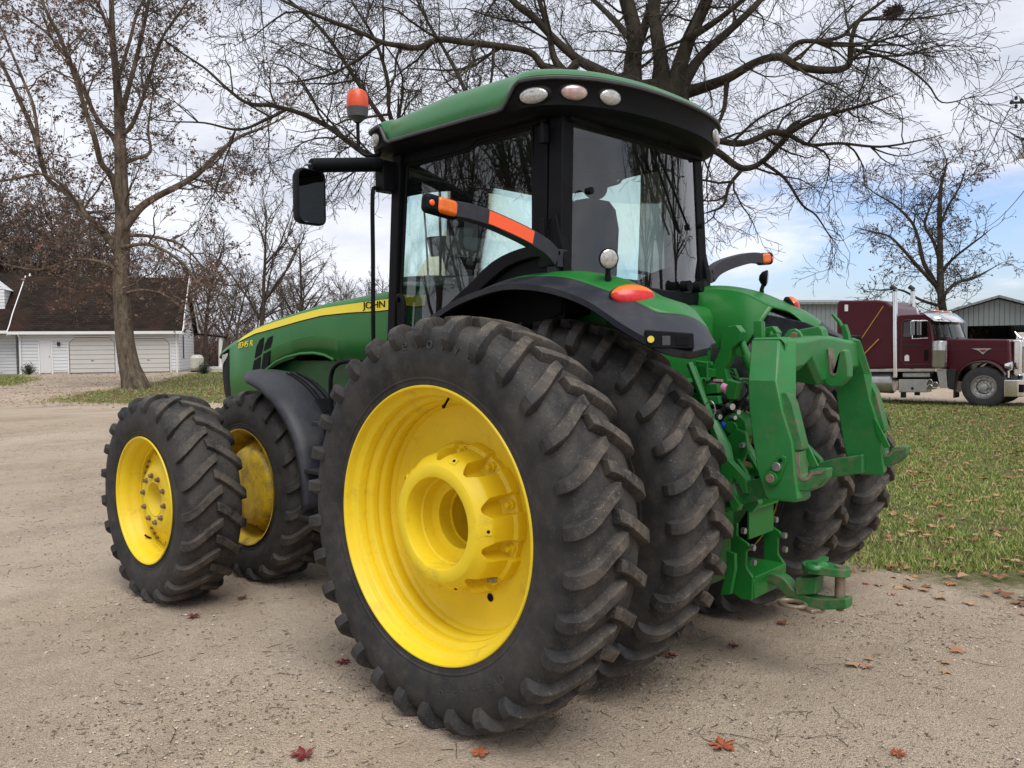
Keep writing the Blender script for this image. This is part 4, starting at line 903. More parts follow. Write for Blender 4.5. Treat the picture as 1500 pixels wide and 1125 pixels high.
# ---------------------------------------------------------------- more of the rear linkage
def vbar(name,pts,Y,w,r_,m='green',par=None,n=6):
    mb=MB(); P=[at(u,v,Y) for u,v in pts]; mb.tube([(p[0],Y,p[2]) for p in P],r_,n); return mb.build(name,M[m],par or T,smooth=30,bevel=.003)
def vplate(name,pts,Y,th,m='green',par=None,bev=.004):
    mb=MB(); mb.prism(xz(pts,Y),Y-th,Y,'y'); return mb.build(name,M[m],par or T,smooth=25,bevel=bev)
vplate('valve_bracket',[(1018,528),(1042,530),(1043,536),(1034,537),(1036,552),(1020,553)],.34,.02)
vbar('control_pipe',[(1020,530),(1036,532),(1036,556)],.36,0,.007)
vplate('valve_body',[(1024,540),(1038,541),(1038,553),(1025,552)],.33,.10)
vplate('valve_body',[(1028,563),(1050,562),(1052,576),(1030,578)],.30,.16)
vplate('valve_body',[(1034,580),(1052,580),(1054,592),(1036,594)],.30,.16,'green_worn')
vplate('valve_body',[(1038,600),(1052,600),(1055,612),(1042,614)],.30,.16,'dark')
vplate('rocker_bracket',[(1066,640),(1078,628),(1092,634),(1096,660),(1088,676),(1074,676),(1064,664)],.30,.03)
vplate('rocker_bracket',[(1070,676),(1080,672),(1092,690),(1100,712),(1092,718),(1080,700)],.33,.03)
vbar('lift_strut',[(1062,655),(1064,690),(1072,712)],.30,0,.022)
vbar('lift_strut',[(1084,640),(1100,668),(1118,700)],.26,0,.020)
vbar('cross_pipe',[(1090,690),(1112,692)],.20,0,.022)
vbar('cross_pipe',[(1086,668),(1106,676)],.16,0,.016,'dark')
vplate('sway_block',[(1066,706),(1082,700),(1102,716),(1112,738),(1100,752),(1088,744),(1076,724)],.36,.05,'green_worn')
vbar('top_link_hose',[(1094,562),(1104,590),(1100,620),(1110,640)],.12,0,.010,'dark')
vbar('top_link_hose',[(1040,560),(1048,545),(1064,540),(1074,548)],.20,0,.008,'dark')
vbar('sensor_cable',[(1048,606),(1062,616),(1072,606),(1088,612)],.24,0,.005,'steel')
vbar('sensor_cable',[(1030,555),(1042,572),(1040,590),(1052,598)],.28,0,.006,'dark')
for (u,v) in((1046,603),(1054,640),(1088,652),(1074,690),(1104,706)):
    q=at(u,v,.31); mb=MB(); mb.cyl((q[0],.30,q[2]),(q[0],.335,q[2]),.016,6); mb.build('linkage_bolt',M['steel'],T)
# ================================================================ GROUND HEIGHT (world-fixed) AND FRAMES
FH=np.array([math.cos(YAW),math.sin(YAW)])
def gz(x,y):
    d=(np.asarray(x)+2.97)*FH[0]+(np.asarray(y)-4.37)*FH[1]
    def sm(a,b,v): t=np.clip((v-a)/(b-a),0,1); return t*t*(3-2*t)
    return .19*sm(11,21,d)+.43*sm(24,50,d)
class Frame:
    "a vertical working plane in the world: x along it, y away from the yard, z up"
    def __init__(s,u,v,D,ang):
        p=atD(u,v,D); s.o=np.array([p[0],p[1],float(gz(p[0],p[1]))]); a=YAW+R(ang)
        s.ey=np.array([math.cos(a),math.sin(a),0]); s.ex=np.array([math.sin(a),-math.cos(a),0]); s.rz=math.atan2(s.ex[1],s.ex[0])
    def px(s,u,v,y=0):
        d=ray(u,v); t=((s.o+s.ey*y-CC)@s.ey)/(d@s.ey); p=CC+d*t-s.o; return (float(p@s.ex),float(p[2]))
    def poly(s,pts,ox,oy,k,y=0): return [s.px(ox+a/k,oy+b/k,y) for a,b in pts]
# ================================================================ TRUCK
FT=Frame(1440,598,21.5,-41.5)
TR=empty('semi_truck',tuple(FT.o),FT.rz); tag(TR,'dark red long-nosed semi truck with tall sleeper parked behind the lawn','truck')
M['maroon']=mat('maroon_paint',(.058,.003,.009),.35,coat=.15,var=.10,vscale=2,spec=.3)
M['alu']=mat('polished_aluminium',(.55,.55,.54),.28,metal=.9,var=.12,vscale=6,dirt=(.3,.28,.25),dscale=5,damt=.5)
M['tt']=mat('truck_tyre_rubber',(.03,.03,.03),.75,var=.3,vscale=9)
def tp(pts,y=0): return FT.poly(pts,1140,380,4.1667,y)
W=2.35
mb=MB(); mb.prism(tp([(352,262),(372,250),(600,247),(655,255),(695,285),(704,345),(704,668),(352,672)]),.03,W-.03,'y'); sl=mb.build('sleeper',M['maroon'],TR,smooth=30,bevel=.07,seg=4)
mb=MB(); mb.prism(tp([(352,670),(955,670),(955,684),(352,688)]),.0,.05,'y'); mb.build('side_trim',M['alu'],TR,smooth=0,bevel=.004)
mb=MB(); mb.prism(tp([(404,276),(424,276),(424,316),(404,316)]),.015,.04,'y'); mb.build('vent_plate',M['white'],sl,smooth=0)
mb=MB(); a=tp([(640,285)])[0]; b=tp([(475,530)])[0]; mb.tube([(a[0],.02,a[1]),(b[0],.02,b[1])],.012,6); a=tp([(620,487)])[0]; b=tp([(510,600)])[0]; mb.tube([(a[0],-.10,a[1]),(b[0],-.10,b[1])],.014,6); mb.build('yellow_strap',mat('yellow_strap',(.55,.30,.03),.5),sl)
# cab
mb=MB(); mb.prism(tp([(718,668),(718,350),(745,338),(1000,330),(912,350),(940,470),(948,668)][:3]+[(900,332),(925,345),(945,470),(950,668)]),.02,W-.02,'y'); cb=mb.build('cab',M['maroon'],TR,smooth=30,bevel=.04,seg=3)
p=tp([(925,345),(1015,352),(1048,470),(945,478)]); p1=tp([(912,350),(945,478)])
mb=MB(); x0,z0=p1[0]; x1,z1=p1[1]; 
mb.grid([[(x0+.02,.10,z0),(x0+.30,.35,z0),(x0+.42,W/2,z0),(x0+.30,W-.35,z0),(x0+.02,W-.10,z0)],[(x1+.02,.08,z1),(x1+.34,.35,z1),(x1+.48,W/2,z1),(x1+.34,W-.35,z1),(x1+.02,W-.08,z1)]]); mb.build('windshield',M['truck_glass'],cb,smooth=60)
mb=MB(); mb.box(((x0+x1)/2-.25,W/2,(z0+z1)/2),(.3,W-.5,.5)); mb.build('cab_interior',M['seal'],cb)
mb=MB(); mb.grid([[(x0-.10,.0,z0+.10),(x0+.20,.3,z0+.12),(x0+.30,W/2,z0+.12),(x0+.20,W-.3,z0+.12),(x0-.10,W,z0+.10)],[(x0+.18,-.04,z0-.12),(x0+.48,.3,z0-.14),(x0+.58,W/2,z0-.14),(x0+.48,W-.3,z0-.14),(x0+.18,W+.04,z0-.12)]]); mb.build('sun_visor',M['chrome'],cb,solid=.01)
mb=MB(); mb.box((x0-.05,W/2,z0+.05),(.5,W*.8,.16)); mb.build('cab_roof',M['maroon'],cb,bevel=.06)
for k in range(5):
    mb=MB(); mb.ell((x0+.05,.35+k*.41,z0+.16),(.07,.05,.04)); mb.build('marker_light',M['orange'] if k%2 else M['lens'],cb)
wp=tp([(762,468),(768,388),(800,375),(905,380),(920,465),(905,472),(765,474)])
mb=MB(); mb.prism(wp,.012,.03,'y'); mb.build('side_window',M['truck_glass'],cb,smooth=0); 
mb=MB(); mb.prism(wp,.018,.04,'y'); mb.build('window_backing',M['seal'],cb,smooth=0)  # black sheet just behind the side glass
mb=MB(); q=tp([(748,610),(752,395),(765,372),(790,368),(905,370),(930,400),(940,500),(940,640),(770,640),(752,620),(748,610)]); mb.tube([(a,.012,b) for a,b in q],.008,5); mb.build('door_seam',M['grey_plastic'],cb)
mb=MB(); mb.prism(tp([(890,550),(915,550),(915,615),(890,618)]),.005,.02,'y'); mb.build('door_window',M['seal'],cb,smooth=0,bevel=.02)
mb=MB(); mb.prism(tp([(770,590),(785,580),(798,590),(798,620),(770,620)]),.010,.02,'y'); mb.build('door_emblem',M['white'],cb,smooth=0)
mb=MB(); mb.prism(tp([(752,518),(880,518),(880,528),(752,528)]),.012,.02,'y'); mb.build('pinstripe',M['dark'],cb,smooth=0)
# mirrors
mb=MB(); q=tp([(820,378),(880,378)]); 
for u in(822,862):
    a=tp([(u-12,378),(u+12,378),(u+12,462),(u-12,462)],-.28); mb.prism(a,-.33,-.27,'y')
a=tp([(815,375)],-.28)[0]; b=tp([(905,480)],-.1)[0]; mb.tube([(a[0],-.30,a[1]),(b[0],0,a[1])],.015); c=tp([(820,485)],-.28)[0]; mb.tube([(a[0],-.3,a[1]),(c[0],-.3,c[1]),(b[0],0,b[1])],.018); mb.build('wing_mirror',M['chrome'],TR,bevel=.01)
# hood
hp=tp([(950,486),(1030,484),(1395,488),(1400,640),(1395,690),(1370,680),(1340,650),(1290,628),(1240,622),(1180,628),(1130,655),(1095,700),(1080,770),(1040,790),(1015,670),(950,668)])
mb=MB(); rows=[]
mb.prism(hp,.28,W-.28,'y'); hd=mb.build('hood',M['maroon'],TR,smooth=30,bevel=.09,seg=4)
# fender
arc=tp([(1078,820),(1082,770),(1100,700),(1135,655),(1180,632),(1240,624),(1290,630),(1340,655),(1375,690),(1385,712)])
arc=bez(arc,4)
mb=MB(); 
for (ya,yb) in((-.02,.62),(W-.62,W+.02)):
    mb.grid([[(p[0],ya,p[1]-.03) for p in arc],[(p[0],ya,p[1]) for p in arc],[(p[0],ya+.10 if ya<1 else ya,p[1]+.03) for p in arc],[(p[0],yb,p[1]+.03) for p in arc]])
mb.build('wheel_arch',mat('maroon_dusty',(.06,.035,.04),.4,coat=.3),TR,smooth=60,solid=.012)
mb=MB(); mb.prism(tp([(1025,672),(1080,672),(1075,800),(1035,790)]),.05,.35,'y'); mb.build('fender_panel',M['dark'],TR,smooth=0,bevel=.01)
mb=MB(); q=tp([(1085,547),(1395,547)]); mb.tube([(q[0][0]-.3,.285,q[0][1]),(q[1][0],.285,q[1][1])],.006,5); mb.build('hood_pinstripe',M['grey_plastic'],hd)
mb=MB(); mb.prism(tp([(1180,543),(1305,543),(1275,556),(1250,580),(1222,556)],.28),.262,.28,'y'); em=mb.build('hood_emblem',M['alu'],hd,smooth=0)
mb=MB(); mb.prism(tp([(1228,550),(1272,550),(1264,562),(1250,566),(1236,562)],.28),.255,.262,'y'); mb.build('emblem_inset',mat('emblem_red',(.22,.03,.03),.4),em,smooth=0)
# radiator shell, bumper, headlight, ornament
g=tp([(1397,490),(1480,490),(1482,722),(1392,715)]); gx0=g[0][0]; gx1=gx0+.22; gz1=g[0][1]; gz0=g[3][1]
mb=MB(); mb.box(((gx0+gx1)/2,W/2,(gz0+gz1)/2+.0),(gx1-gx0,1.15,gz1-gz0)); gr=mb.build('radiator_shell',M['chrome'],TR,bevel=.06,seg=4)
mb=MB(); 
for k in range(22): mb.box((gx1+.004,W/2-.46+.044*k,(gz0+gz1)/2-.05),(.012,.02,gz1-gz0-.30))
mb.build('grille_bars',M['alu'],gr,smooth=0)
mb=MB(); mb.box((gx1-.002,W/2,(gz0+gz1)/2-.05),(.006,.98,gz1-gz0-.26)); mb.build('grille_mesh',M['seal'],gr,smooth=0)
bz=tp([(1375,735),(1375,838)]); mb=MB(); b0,b1=bz[1][1],bz[0][1]; mb.prism([(gx0-.05,-.03),(gx0+.26,.02),(gx0+.38,.35),(gx0+.42,W/2),(gx0+.38,W-.35),(gx0+.26,W-.02),(gx0-.05,W+.03)],b0,b1,'z'); bp=mb.build('bumper',M['chrome'],TR,smooth=40,bevel=.02)
mb=MB(); mb.box((gx0+.30,.10,(b0+b1)/2),(.14,.07,.2)); mb.build('bumper_slot',M['seal'],bp,smooth=0)
for y in(.25,W-.25):
    q=tp([(1400,652)])[0]; mb=MB(); mb.lathe([(-.14,.02),(-.10,.08),(0,.12),(.05,.125),(.055,.11)],20,'x',(q[0],y,q[1])); mb.cyl((q[0]-.03,y,q[1]-.12),(q[0]-.03,y,q[1]-.3),.03,8); h_=mb.build('headlight',M['chrome'],TR); mb=MB(); mb.ell((q[0]+.05,y,q[1]),(.02,.11,.11)); mb.build('lens',M['lens'],h_)
q=tp([(1440,485)])[0]; mb=MB(); mb.ell((gx0+.12,W/2,gz1+.03),(.10,.04,.03)); mb.tube([(gx0+.10,W/2,gz1+.03),(gx0+.02,W/2,gz1+.10),(gx0-.05,W/2,gz1+.22)],[.03,.03,.01],6); mb.tube([(gx0+.14,W/2,gz1+.03),(gx0+.2,W/2,gz1+.10),(gx0+.22,W/2,gz1+.16)],[.03,.03,.01],6); mb.build('hood_ornament',M['chrome'],TR)
# air cleaner, stacks, tank, boxes
a=tp([(980,492)],-.05)[0]; b=tp([(980,664)],-.05)[0]; r_=.185
mb=MB(); mb.lathe([(b[1],.02),(b[1]+.02,r_*.9),(b[1]+.07,r_),(a[1]-.28,r_),(a[1]-.27,r_*1.03),(a[1]-.25,r_),(a[1]-.06,r_),(a[1]-.03,r_*.93),(a[1],.02)],28,'z',(a[0],.02,0)); mb.build('air_cleaner',M['alu'],TR)
mb=MB()
for k in range(7):
    q=tp([(1025,522+k*17)],-.03)[0]; mb.ell((q[0],-.02,q[1]),(.018,.018,.018),8,6)
mb.build('cowl_lights',M['lens'],TR)
for y,u0,t0,n0 in((.02,712,185,'near'),(W-.1,822,185,'far')):
    a=tp([(u0,t0)],y)[0]; b=tp([(715,720)],y)[0] if y<1 else (a[0],.9)
    mb=MB(); mb.tube([(b[0],y,b[1]),(b[0]-.0,y,b[1]+.2),((a[0]+b[0])/2,y,(a[1]+b[1])/2),(a[0],y,a[1])],.065,16); st_=mb.build('exhaust_stack',M['chrome'],TR)
    mb=MB(); mb.tube([(a[0],y,a[1]-.05),(a[0],y,a[1]+.02),(a[0]-.10,y,a[1]+.10)],.068,14); mb.build('stack_tip',M['dark'],st_)
a=tp([(550,750)])[0]; b=tp([(690,750)])[0]; mb=MB()
for y in(.33,W-.33): mb=MB(); mb.lathe([(a[0]-.5,.01),(a[0]-.5,.29),(b[0]-.05,.31),(b[0],.27),(b[0]+.01,.01)],28,'x',(0,y,a[1])); mb.build('fuel_tank',M['alu'],TR)
mb=MB(); mb.prism(tp([(730,732),(905,732),(905,812),(730,812)]),.05,.5,'y'); mb.prism(tp([(752,692),(920,692),(920,720),(752,720)]),.08,.5,'y'); bx_=mb.build('battery_box',M['alu'],TR,smooth=0,bevel=.02)
mb=MB(); q=tp([(808,780),(822,780),(822,796),(808,796)]); mb.prism(q,.04,.06,'y'); mb.build('latch',M['seal'],bx_,smooth=0)
mb=MB(); mb.prism(tp([(962,672),(1022,672),(1030,785),(985,785)]),.03,.2,'y'); mb.build('step_plate',M['alu'],TR,smooth=0,bevel=.01)
mb=MB()
for (u,v) in((925,748),(925,780),(958,764)):
    q=tp([(u,v)])[0]; mb.cyl((q[0],.0,q[1]),(q[0],.5,q[1]),.075,18)
mb.build('air_tank',M['chrome'],TR,bevel=.01)
mb=MB(); q=tp([(352,700),(1380,760)]); mb.box(((q[0][0]+q[1][0])/2-1.2,W/2,.75),(q[1][0]-q[0][0]+2.4,.9,.25)); mb.box((0,W/2,.53),(.15,1.6,.15)); q=tp([(740,840)])[0]; mb.box((q[0],.35,.35),(.12,.1,.35)); q=tp([(825,835)])[0]; mb.box((q[0],.35,.4),(.12,.1,.3)); q=tp([(1072,820)])[0]; mb.box((q[0],.25,.4),(.03,.5,.35)); mb.build('chassis',M['dark'],TR)
def truck_wheel(x,y,flip=False,r=.53):
    s=-1 if not flip else 1
    mb=MB(); mb.lathe([(y-s*.28,.30),(y-s*.28,r-.05),(y-s*.25,r),(y-s*.03,r),(y,r-.04),(y+s*.01,.42),(y,.30)],48,'y',(x,0,r)); w=mb.build('wheel',M['tt'],TR)
    # tread band
    mb=MB(); mb.lathe([(y-s*.16,.02),(y-s*.14,.16),(y-s*.04,.19),(y-s*.035,.24),(y-s*.06,.27),(y-s*.02,.29),(y+s*.005,.305),(y-s*.02,.31)],48,'y',(x,0,r)); mb.lathe([(y-s*.15,.09),(y+s*.03,.09),(y+s*.04,.0)],20,'y',(x,0,r)); rm=mb.build('rim',M['alu'],w,rec=False)
    mb=MB()
    for k in range(10):
        th=2*PI*k/10; c=(x+.225*math.cos(th),y-s*.045,r+.225*math.sin(th)); mb.ell(c,(.022,.012,.022),10,6)
    mb.build('hand_holes',M['seal'],w)
    mb=MB()
    for k in range(10):
        th=2*PI*k/10; c=(x+.14*math.cos(th),0,r+.14*math.sin(th)); mb.cyl((c[0],y-s*.13,c[2]),(c[0],y-s*.02,c[2]),.016,6)
    mb.build('wheel_nuts',M['chrome'],w)
truck_wheel(0,.03); truck_wheel(0,W-.03,True)
for x in(-5.6,-6.9): truck_wheel(x,.03); truck_wheel(x,W-.03,True)
# ================================================================ HOUSE WITH GARAGE
M['siding']=None
def siding_mat(name,color,period,depth=.02,axis=2,wave='SAW',rough=.55,gap=(.3,.3,.3)):
    m=bpy.data.materials.new(name); m.use_nodes=True; nt=m.node_tree; b=nt.nodes['Principled BSDF']; b.inputs['Roughness'].default_value=rough
    tc=nt.nodes.new('ShaderNodeTexCoord'); sp=nt.nodes.new('ShaderNodeSeparateXYZ'); nt.links.new(tc.outputs['Object'],sp.inputs[0])
    mt=nt.nodes.new('ShaderNodeMath'); mt.operation='DIVIDE'; mt.inputs[1].default_value=period; nt.links.new(sp.outputs[axis],mt.inputs[0])
    fr=nt.nodes.new('ShaderNodeMath'); fr.operation='FRACT'; nt.links.new(mt.outputs[0],fr.inputs[0])
    rp=nt.nodes.new('ShaderNodeValToRGB'); rp.color_ramp.elements[0].position=0; rp.color_ramp.elements[0].color=(0,0,0,1); rp.color_ramp.elements[1].position=.14; rp.color_ramp.elements[1].color=(1,1,1,1); nt.links.new(fr.outputs[0],rp.inputs[0])
    n=nt.nodes.new('ShaderNodeTexNoise'); n.inputs['Scale'].default_value=1.2; n.inputs['Detail'].default_value=6; nt.links.new(tc.outputs['Object'],n.inputs['Vector'])
    mx=nt.nodes.new('ShaderNodeMix'); mx.data_type='RGBA'; mx.inputs[6].default_value=(*[c*.88 for c in color],1); mx.inputs[7].default_value=(*color,1); nt.links.new(n.outputs['Fac'],mx.inputs[0])
    mg=nt.nodes.new('ShaderNodeMix'); mg.data_type='RGBA'; mg.inputs[6].default_value=(*[c*g for c,g in zip(color,gap)],1); nt.links.new(rp.outputs[0],mg.inputs[0]); nt.links.new(mx.outputs[2],mg.inputs[7]); nt.links.new(mg.outputs[2],b.inputs['Base Color'])
    bp=nt.nodes.new('ShaderNodeBump'); bp.inputs['Distance'].default_value=depth; bp.inputs['Strength'].default_value=1; nt.links.new(rp.outputs[0],bp.inputs['Height']); nt.links.new(bp.outputs[0],b.inputs['Normal']); return m
M['siding']=siding_mat('white_siding',(.74,.76,.78),.19,gap=(.40,.40,.42))
M['gdoor']=siding_mat('garage_door_panels',(.60,.59,.56),.27,gap=(.55,.55,.55))
def shingle_mat():
    m=bpy.data.materials.new('brown_shingles'); m.use_nodes=True; nt=m.node_tree; b=nt.nodes['Principled BSDF']; b.inputs['Roughness'].default_value=.95; b.inputs['Specular IOR Level'].default_value=.08
    tc=nt.nodes.new('ShaderNodeTexCoord'); mp=nt.nodes.new('ShaderNodeMapping'); mp.inputs['Rotation'].default_value=(R(-50),0,0); nt.links.new(tc.outputs['Object'],mp.inputs[0])
    br=nt.nodes.new('ShaderNodeTexBrick'); br.inputs['Scale'].default_value=1; br.inputs['Brick Width'].default_value=.30; br.inputs['Row Height'].default_value=.16; br.inputs['Mortar Size'].default_value=.012
    br.inputs['Color1'].default_value=(.019,.0145,.012,1); br.inputs['Color2'].default_value=(.036,.027,.022,1); br.inputs['Mortar'].default_value=(.008,.006,.005,1); nt.links.new(mp.outputs[0],br.inputs['Vector'])
    n=nt.nodes.new('ShaderNodeTexNoise'); n.inputs['Scale'].default_value=.6; n.inputs['Detail'].default_value=8; nt.links.new(tc.outputs['Object'],n.inputs['Vector'])
    mx=nt.nodes.new('ShaderNodeMix'); mx.data_type='RGBA'; mx.blend_type='MIX'; mr=nt.nodes.new('ShaderNodeMapRange'); mr.inputs[1].default_value=.45; mr.inputs[2].default_value=.75; mr.inputs[4].default_value=.6; nt.links.new(n.outputs['Fac'],mr.inputs[0]); nt.links.new(mr.outputs[0],mx.inputs[0]); nt.links.new(br.outputs[0],mx.inputs[6]); mx.inputs[7].default_value=(.06,.03,.022,1); nt.links.new(mx.outputs[2],b.inputs['Base Color']); return m
M['shingle']=shingle_mat()
FHs=Frame(263,546,50,14)
HO=empty('garage_house',tuple(FHs.o),FHs.rz); tag(HO,'white sided garage with two overhead doors and a steep brown shingle roof','house')
def hp_(pts,y=0): return FHs.poly(pts,0,360,4.3265,y)
Dp=7.0
lx=hp_([(120,700)])[0][0]; ez=hp_([(600,535)])[0][1]; rzz=None
# ridge height: seen at v=198 in the middle of the depth
rzh=hp_([(750,198)],3.2)[0][1]
mb=MB(); mb.box((lx/2,Dp/2,ez/2-.3),(abs(lx),Dp,ez+.6)); mb.prism([(0,ez),(Dp,ez),(Dp*.46+.0,rzh-.12)],-.012,-.10,'x'); mb.prism([(0,ez),(Dp,ez),(Dp*.46,rzh-.12)],lx+.01,lx+.1,'x'); wl=mb.build('wall',M['siding'],HO,smooth=0)
mb=MB(); mb.box((lx/2,Dp/2,-.02),(abs(lx)+.03,Dp+.03,.30)); mb.build('foundation',mat('concrete_block',(.35,.34,.32),.9,var=.2),HO,smooth=0)
# roof: two slopes with overhang, flared at the eave
ov=.35; rr_=Dp*.46
prof=[(-ov-.05,ez-.08),(-ov+.35,ez+.25),(.6,ez+.95),(rr_,rzh),(Dp-.4,ez+.7),(Dp+ov,ez-.05)]
th=.14; poly_=prof+[(a,b-th) for a,b in prof[::-1]]
mb=MB(); mb.prism(poly_,lx-.45,.28,'x'); mb.build('roof',M['shingle'],HO,smooth=0)
mb=MB(); 
for x in(.285,lx-.455): 
    pp=[(a-.01,b+.02) for a,b in prof]+[(a,b-.24) for a,b in prof[::-1]]; mb.prism(pp,x-.02,x+.03,'x')
mb.box((lx/2-.08,-ov-.08,ez-.16),(abs(lx)+.75,.10,.17)); mb.build('fascia',M['white'],HO,smooth=0)
mb=MB(); mb.tube([(-.12,-.06,ez-.2),(-.12,-.06,.05),(-.12,-.3,-.02)],.05,8); mb.tube([(lx+.05,-.3,ez-.2),(lx+.1,-.06,ez-.5),(lx+.1,-.06,.05),(lx+.1,-.35,-.05)],.05,8); mb.build('downspout',M['white'],HO)
for (u0,u1,v0) in((435,735,580),(800,1080,585)):
    a=hp_([(u0,v0),(u1,805)]); x0,z1=a[0]; x1=a[1][0]
    mb=MB(); c=.32; mb.prism([(x0,0.02),(x1,.02),(x1,z1-c),(x1-c,z1),(x0+c,z1),(x0,z1-c)],-.035,-.012,'y'); gd=mb.build('garage_door',M['gdoor'],HO,smooth=0)
    mb=MB(); mb.tube([(x0+.03,-.040,0.02),(x0+.03,-.040,z1-c),(x0+c,-.040,z1-.03),(x1-c,-.040,z1-.03),(x1-.03,-.040,z1-c),(x1-.03,-.040,.02)],.014,4); mb.box(((x0+x1)/2,-.045,.03),(x1-x0,.02,.05)); mb.build('door_seal',M['grey_plastic'],gd,smooth=0)
    mb=MB(); mb.tube([(x0-.04,-.03,0),(x0-.04,-.03,z1-c),(x0+c,-.02,z1+.05),(x1-c,-.02,z1+.05),(x1+.04,-.02,z1-c),(x1+.04,-.02,0)],.045,4); mb.build('door_frame',M['white'],gd,smooth=0)
    mb=MB(); mb.box(((x0+x1)/2,-.05,.75),(.15,.02,.03)); mb.build('handle',M['dark'],gd)
a=hp_([(252,612),(328,800)]); x0,z1=a[0]; x1=a[1][0]; mb=MB(); mb.box(((x0+x1)/2,-.02,z1/2+.05),(x1-x0,.05,z1-.02)); d_=mb.build('door',mat('entry_door_paint',(.66,.66,.67),.5),HO,smooth=0,bevel=.01)
mb=MB(); mb.ell((x1-.08,-.06,1.0),(.03,.03,.03)); mb.build('handle',M['dark'],d_)
mb=MB()
for xx in(x0-.05,x1+.05): mb.box((xx,-.02,z1/2),(.08,.06,z1+.08))
mb.box(((x0+x1)/2,-.02,z1+.05),(x1-x0+.2,.06,.08)); mb.build('door_trim',M['white'],HO,smooth=0)
q=hp_([(373,623)])[0]; mb=MB(); mb.box((q[0],-.06,q[1]),(.16,.12,.22)); mb.build('wall_lamp',M['dark'],HO,bevel=.03)
mb=MB(); mb.box((.0,1.9,1.55),(.03,.45,1.5)); mb.build('shutter',M['dark'],HO,smooth=0)
# second house to the left
H2=empty('farmhouse',tuple(FHs.o+FHs.ex*(lx-.3)+FHs.ey*.6),FHs.rz); tag(H2,'white farmhouse with a porch and swept brown roof at the far left edge','house')
L2=9; mb=MB(); mb.box((-L2/2-.05,3.3,ez/2-.1),(L2,6.4,ez+.4)); mb.build('wall',M['siding'],H2,smooth=0)
prof2=[(-.8,ez-.0),(-.2,ez+.35),(.7,ez+1.3),(3.2,ez+3.6),(6.9,ez+.2)]; poly_=prof2+[(a,b-.14) for a,b in prof2[::-1]]
mb=MB(); mb.prism(poly_,-L2-.3,-.1,'x'); mb.build('roof',M['shingle'],H2,smooth=0)
mb=MB(); pp=prof2+[(a,b-.34) for a,b in prof2[::-1]]; mb.prism(pp,-.095,-.04,'x'); mb.box((-L2/2,-.85,ez-.10),(L2+.3,.08,.16)); mb.build('fascia',M['white'],H2,smooth=0)
mb=MB(); mb.box((-2.0,1.9,ez+1.5),(2.5,2.4,1.9)); mb.prism([(-3.4,ez+2.4),(-2.0,ez+3.4),(-.6,ez+2.4)],.7,3.3,'y'); mb.build('dormer',M['siding'],H2,smooth=0)
mb=MB(); 
for x in(-1.0,-3.2,-5.4): mb.box((x,-.7,ez/2),(.14,.14,ez))
for k in range(24): mb.box((-1.1-.16*k,-.7,.55),(.04,.04,.7))
mb.box((-3,-.7,.92),(4.2,.08,.07)); mb.box((-3,-.7,.20),(4.2,.08,.07)); mb.box((-3,-.3,.05),(4.4,.9,.2)); mb.tube([(-1.4,-.85,ez-.1),(-1.2,-.7,ez-.4),(-1.15,-.78,.1),(-1.5,-1.0,0)],.05,8); mb.build('porch',M['white'],H2,smooth=0)
mb=MB(); mb.box((-2.1,.09,1.5),(1.0,.05,1.5)); mb.build('window',M['seal'],H2,smooth=0)
# little porch roof and propane tank right of the garage
PO=empty('back_porch',tuple(FHs.o+FHs.ex*.35+FHs.ey*(Dp+.5)),FHs.rz); tag(PO,'small white back porch with curved posts at the right of the garage','porch')
mb=MB(); mb.prism([(-.2,2.5),(1.9,2.25),(1.9,2.13),(-.2,2.36)],-.6,.9,'y'); mb.build('roof',M['shingle'],PO,smooth=0)
mb=MB(); mb.tube([(1.35,-.4,0),(1.3,-.4,1.0),(1.42,-.4,2.2)],[.14,.09,.16],8); mb.box((.9,0,.08),(2.2,1.4,.2)); mb.box((1.6,-.5,.05),(1.0,.5,.2)); mb.build('post',M['white'],PO)
q=FHs.px(288,545,1.5); PT=Frame(289,546,49.5,14)
PP=empty('propane_tank',tuple(PT.o),PT.rz); tag(PP,'small white propane tank standing against the garage gable','tank')
mb=MB(); mb.lathe([(.12,.1),(.12,.28),(.25,.38),(.85,.38),(1.0,.28),(1.05,.1),(1.05,.0)],24,'z'); mb.build('tank_body',mat('weathered_tank',(.50,.48,.42),.5,var=.15),PP); mb=MB(); mb.lathe([(1.03,.14),(1.22,.14),(1.22,.0)],16,'z'); mb.box((0,0,.05),(.7,.5,.1)); mb.build('valve_cover',M['dark'],PP)
# low shrub by the house
# ================================================================ SHEDS
M['shed']=siding_mat('grey_metal_siding',(.16,.19,.19),.23,.03,axis=0,rough=.45,gap=(.75,.75,.75)); M['shed_roof']=siding_mat('grey_metal_roof',(.17,.19,.19),.3,.03,axis=0,rough=.6,gap=(.8,.8,.8))
S1=Frame(1345,520,44,-26); sh=empty('machine_shed',tuple(S1.o),S1.rz); tag(sh,'grey metal machine shed with a dark open front behind the truck','shed')
pl=S1.poly([(1035,330),(1100,310),(1345,243),(1640,325),(1640,398),(1150,398),(1035,398)],1140,380,4.1667); x0=pl[0][0]; x1=pl[3][0]; ze_=pl[0][1]; zr_=pl[2][1]; zo=pl[4][1]; xp=pl[2][0]
mb=MB(); mb.prism([(x0,ze_),(xp,zr_),(x1,ze_),(x1,zo),(x0,zo)],0,.12,'y'); a=S1.poly([(1155,400)],1140,380,4.1667)[0][0]; mb.box(((x0+a)/2,.06,zo/2),(a-x0,.12,zo)); mb.box((x0+.06,9,ze_/2),(.12,18,ze_)); mb.box((x1-.06,9,ze_/2),(.12,18,ze_)); mb.box(((x0+x1)/2,18,ze_/2),(x1-x0,.12,ze_)); mb.build('wall',M['shed'],sh,smooth=0)
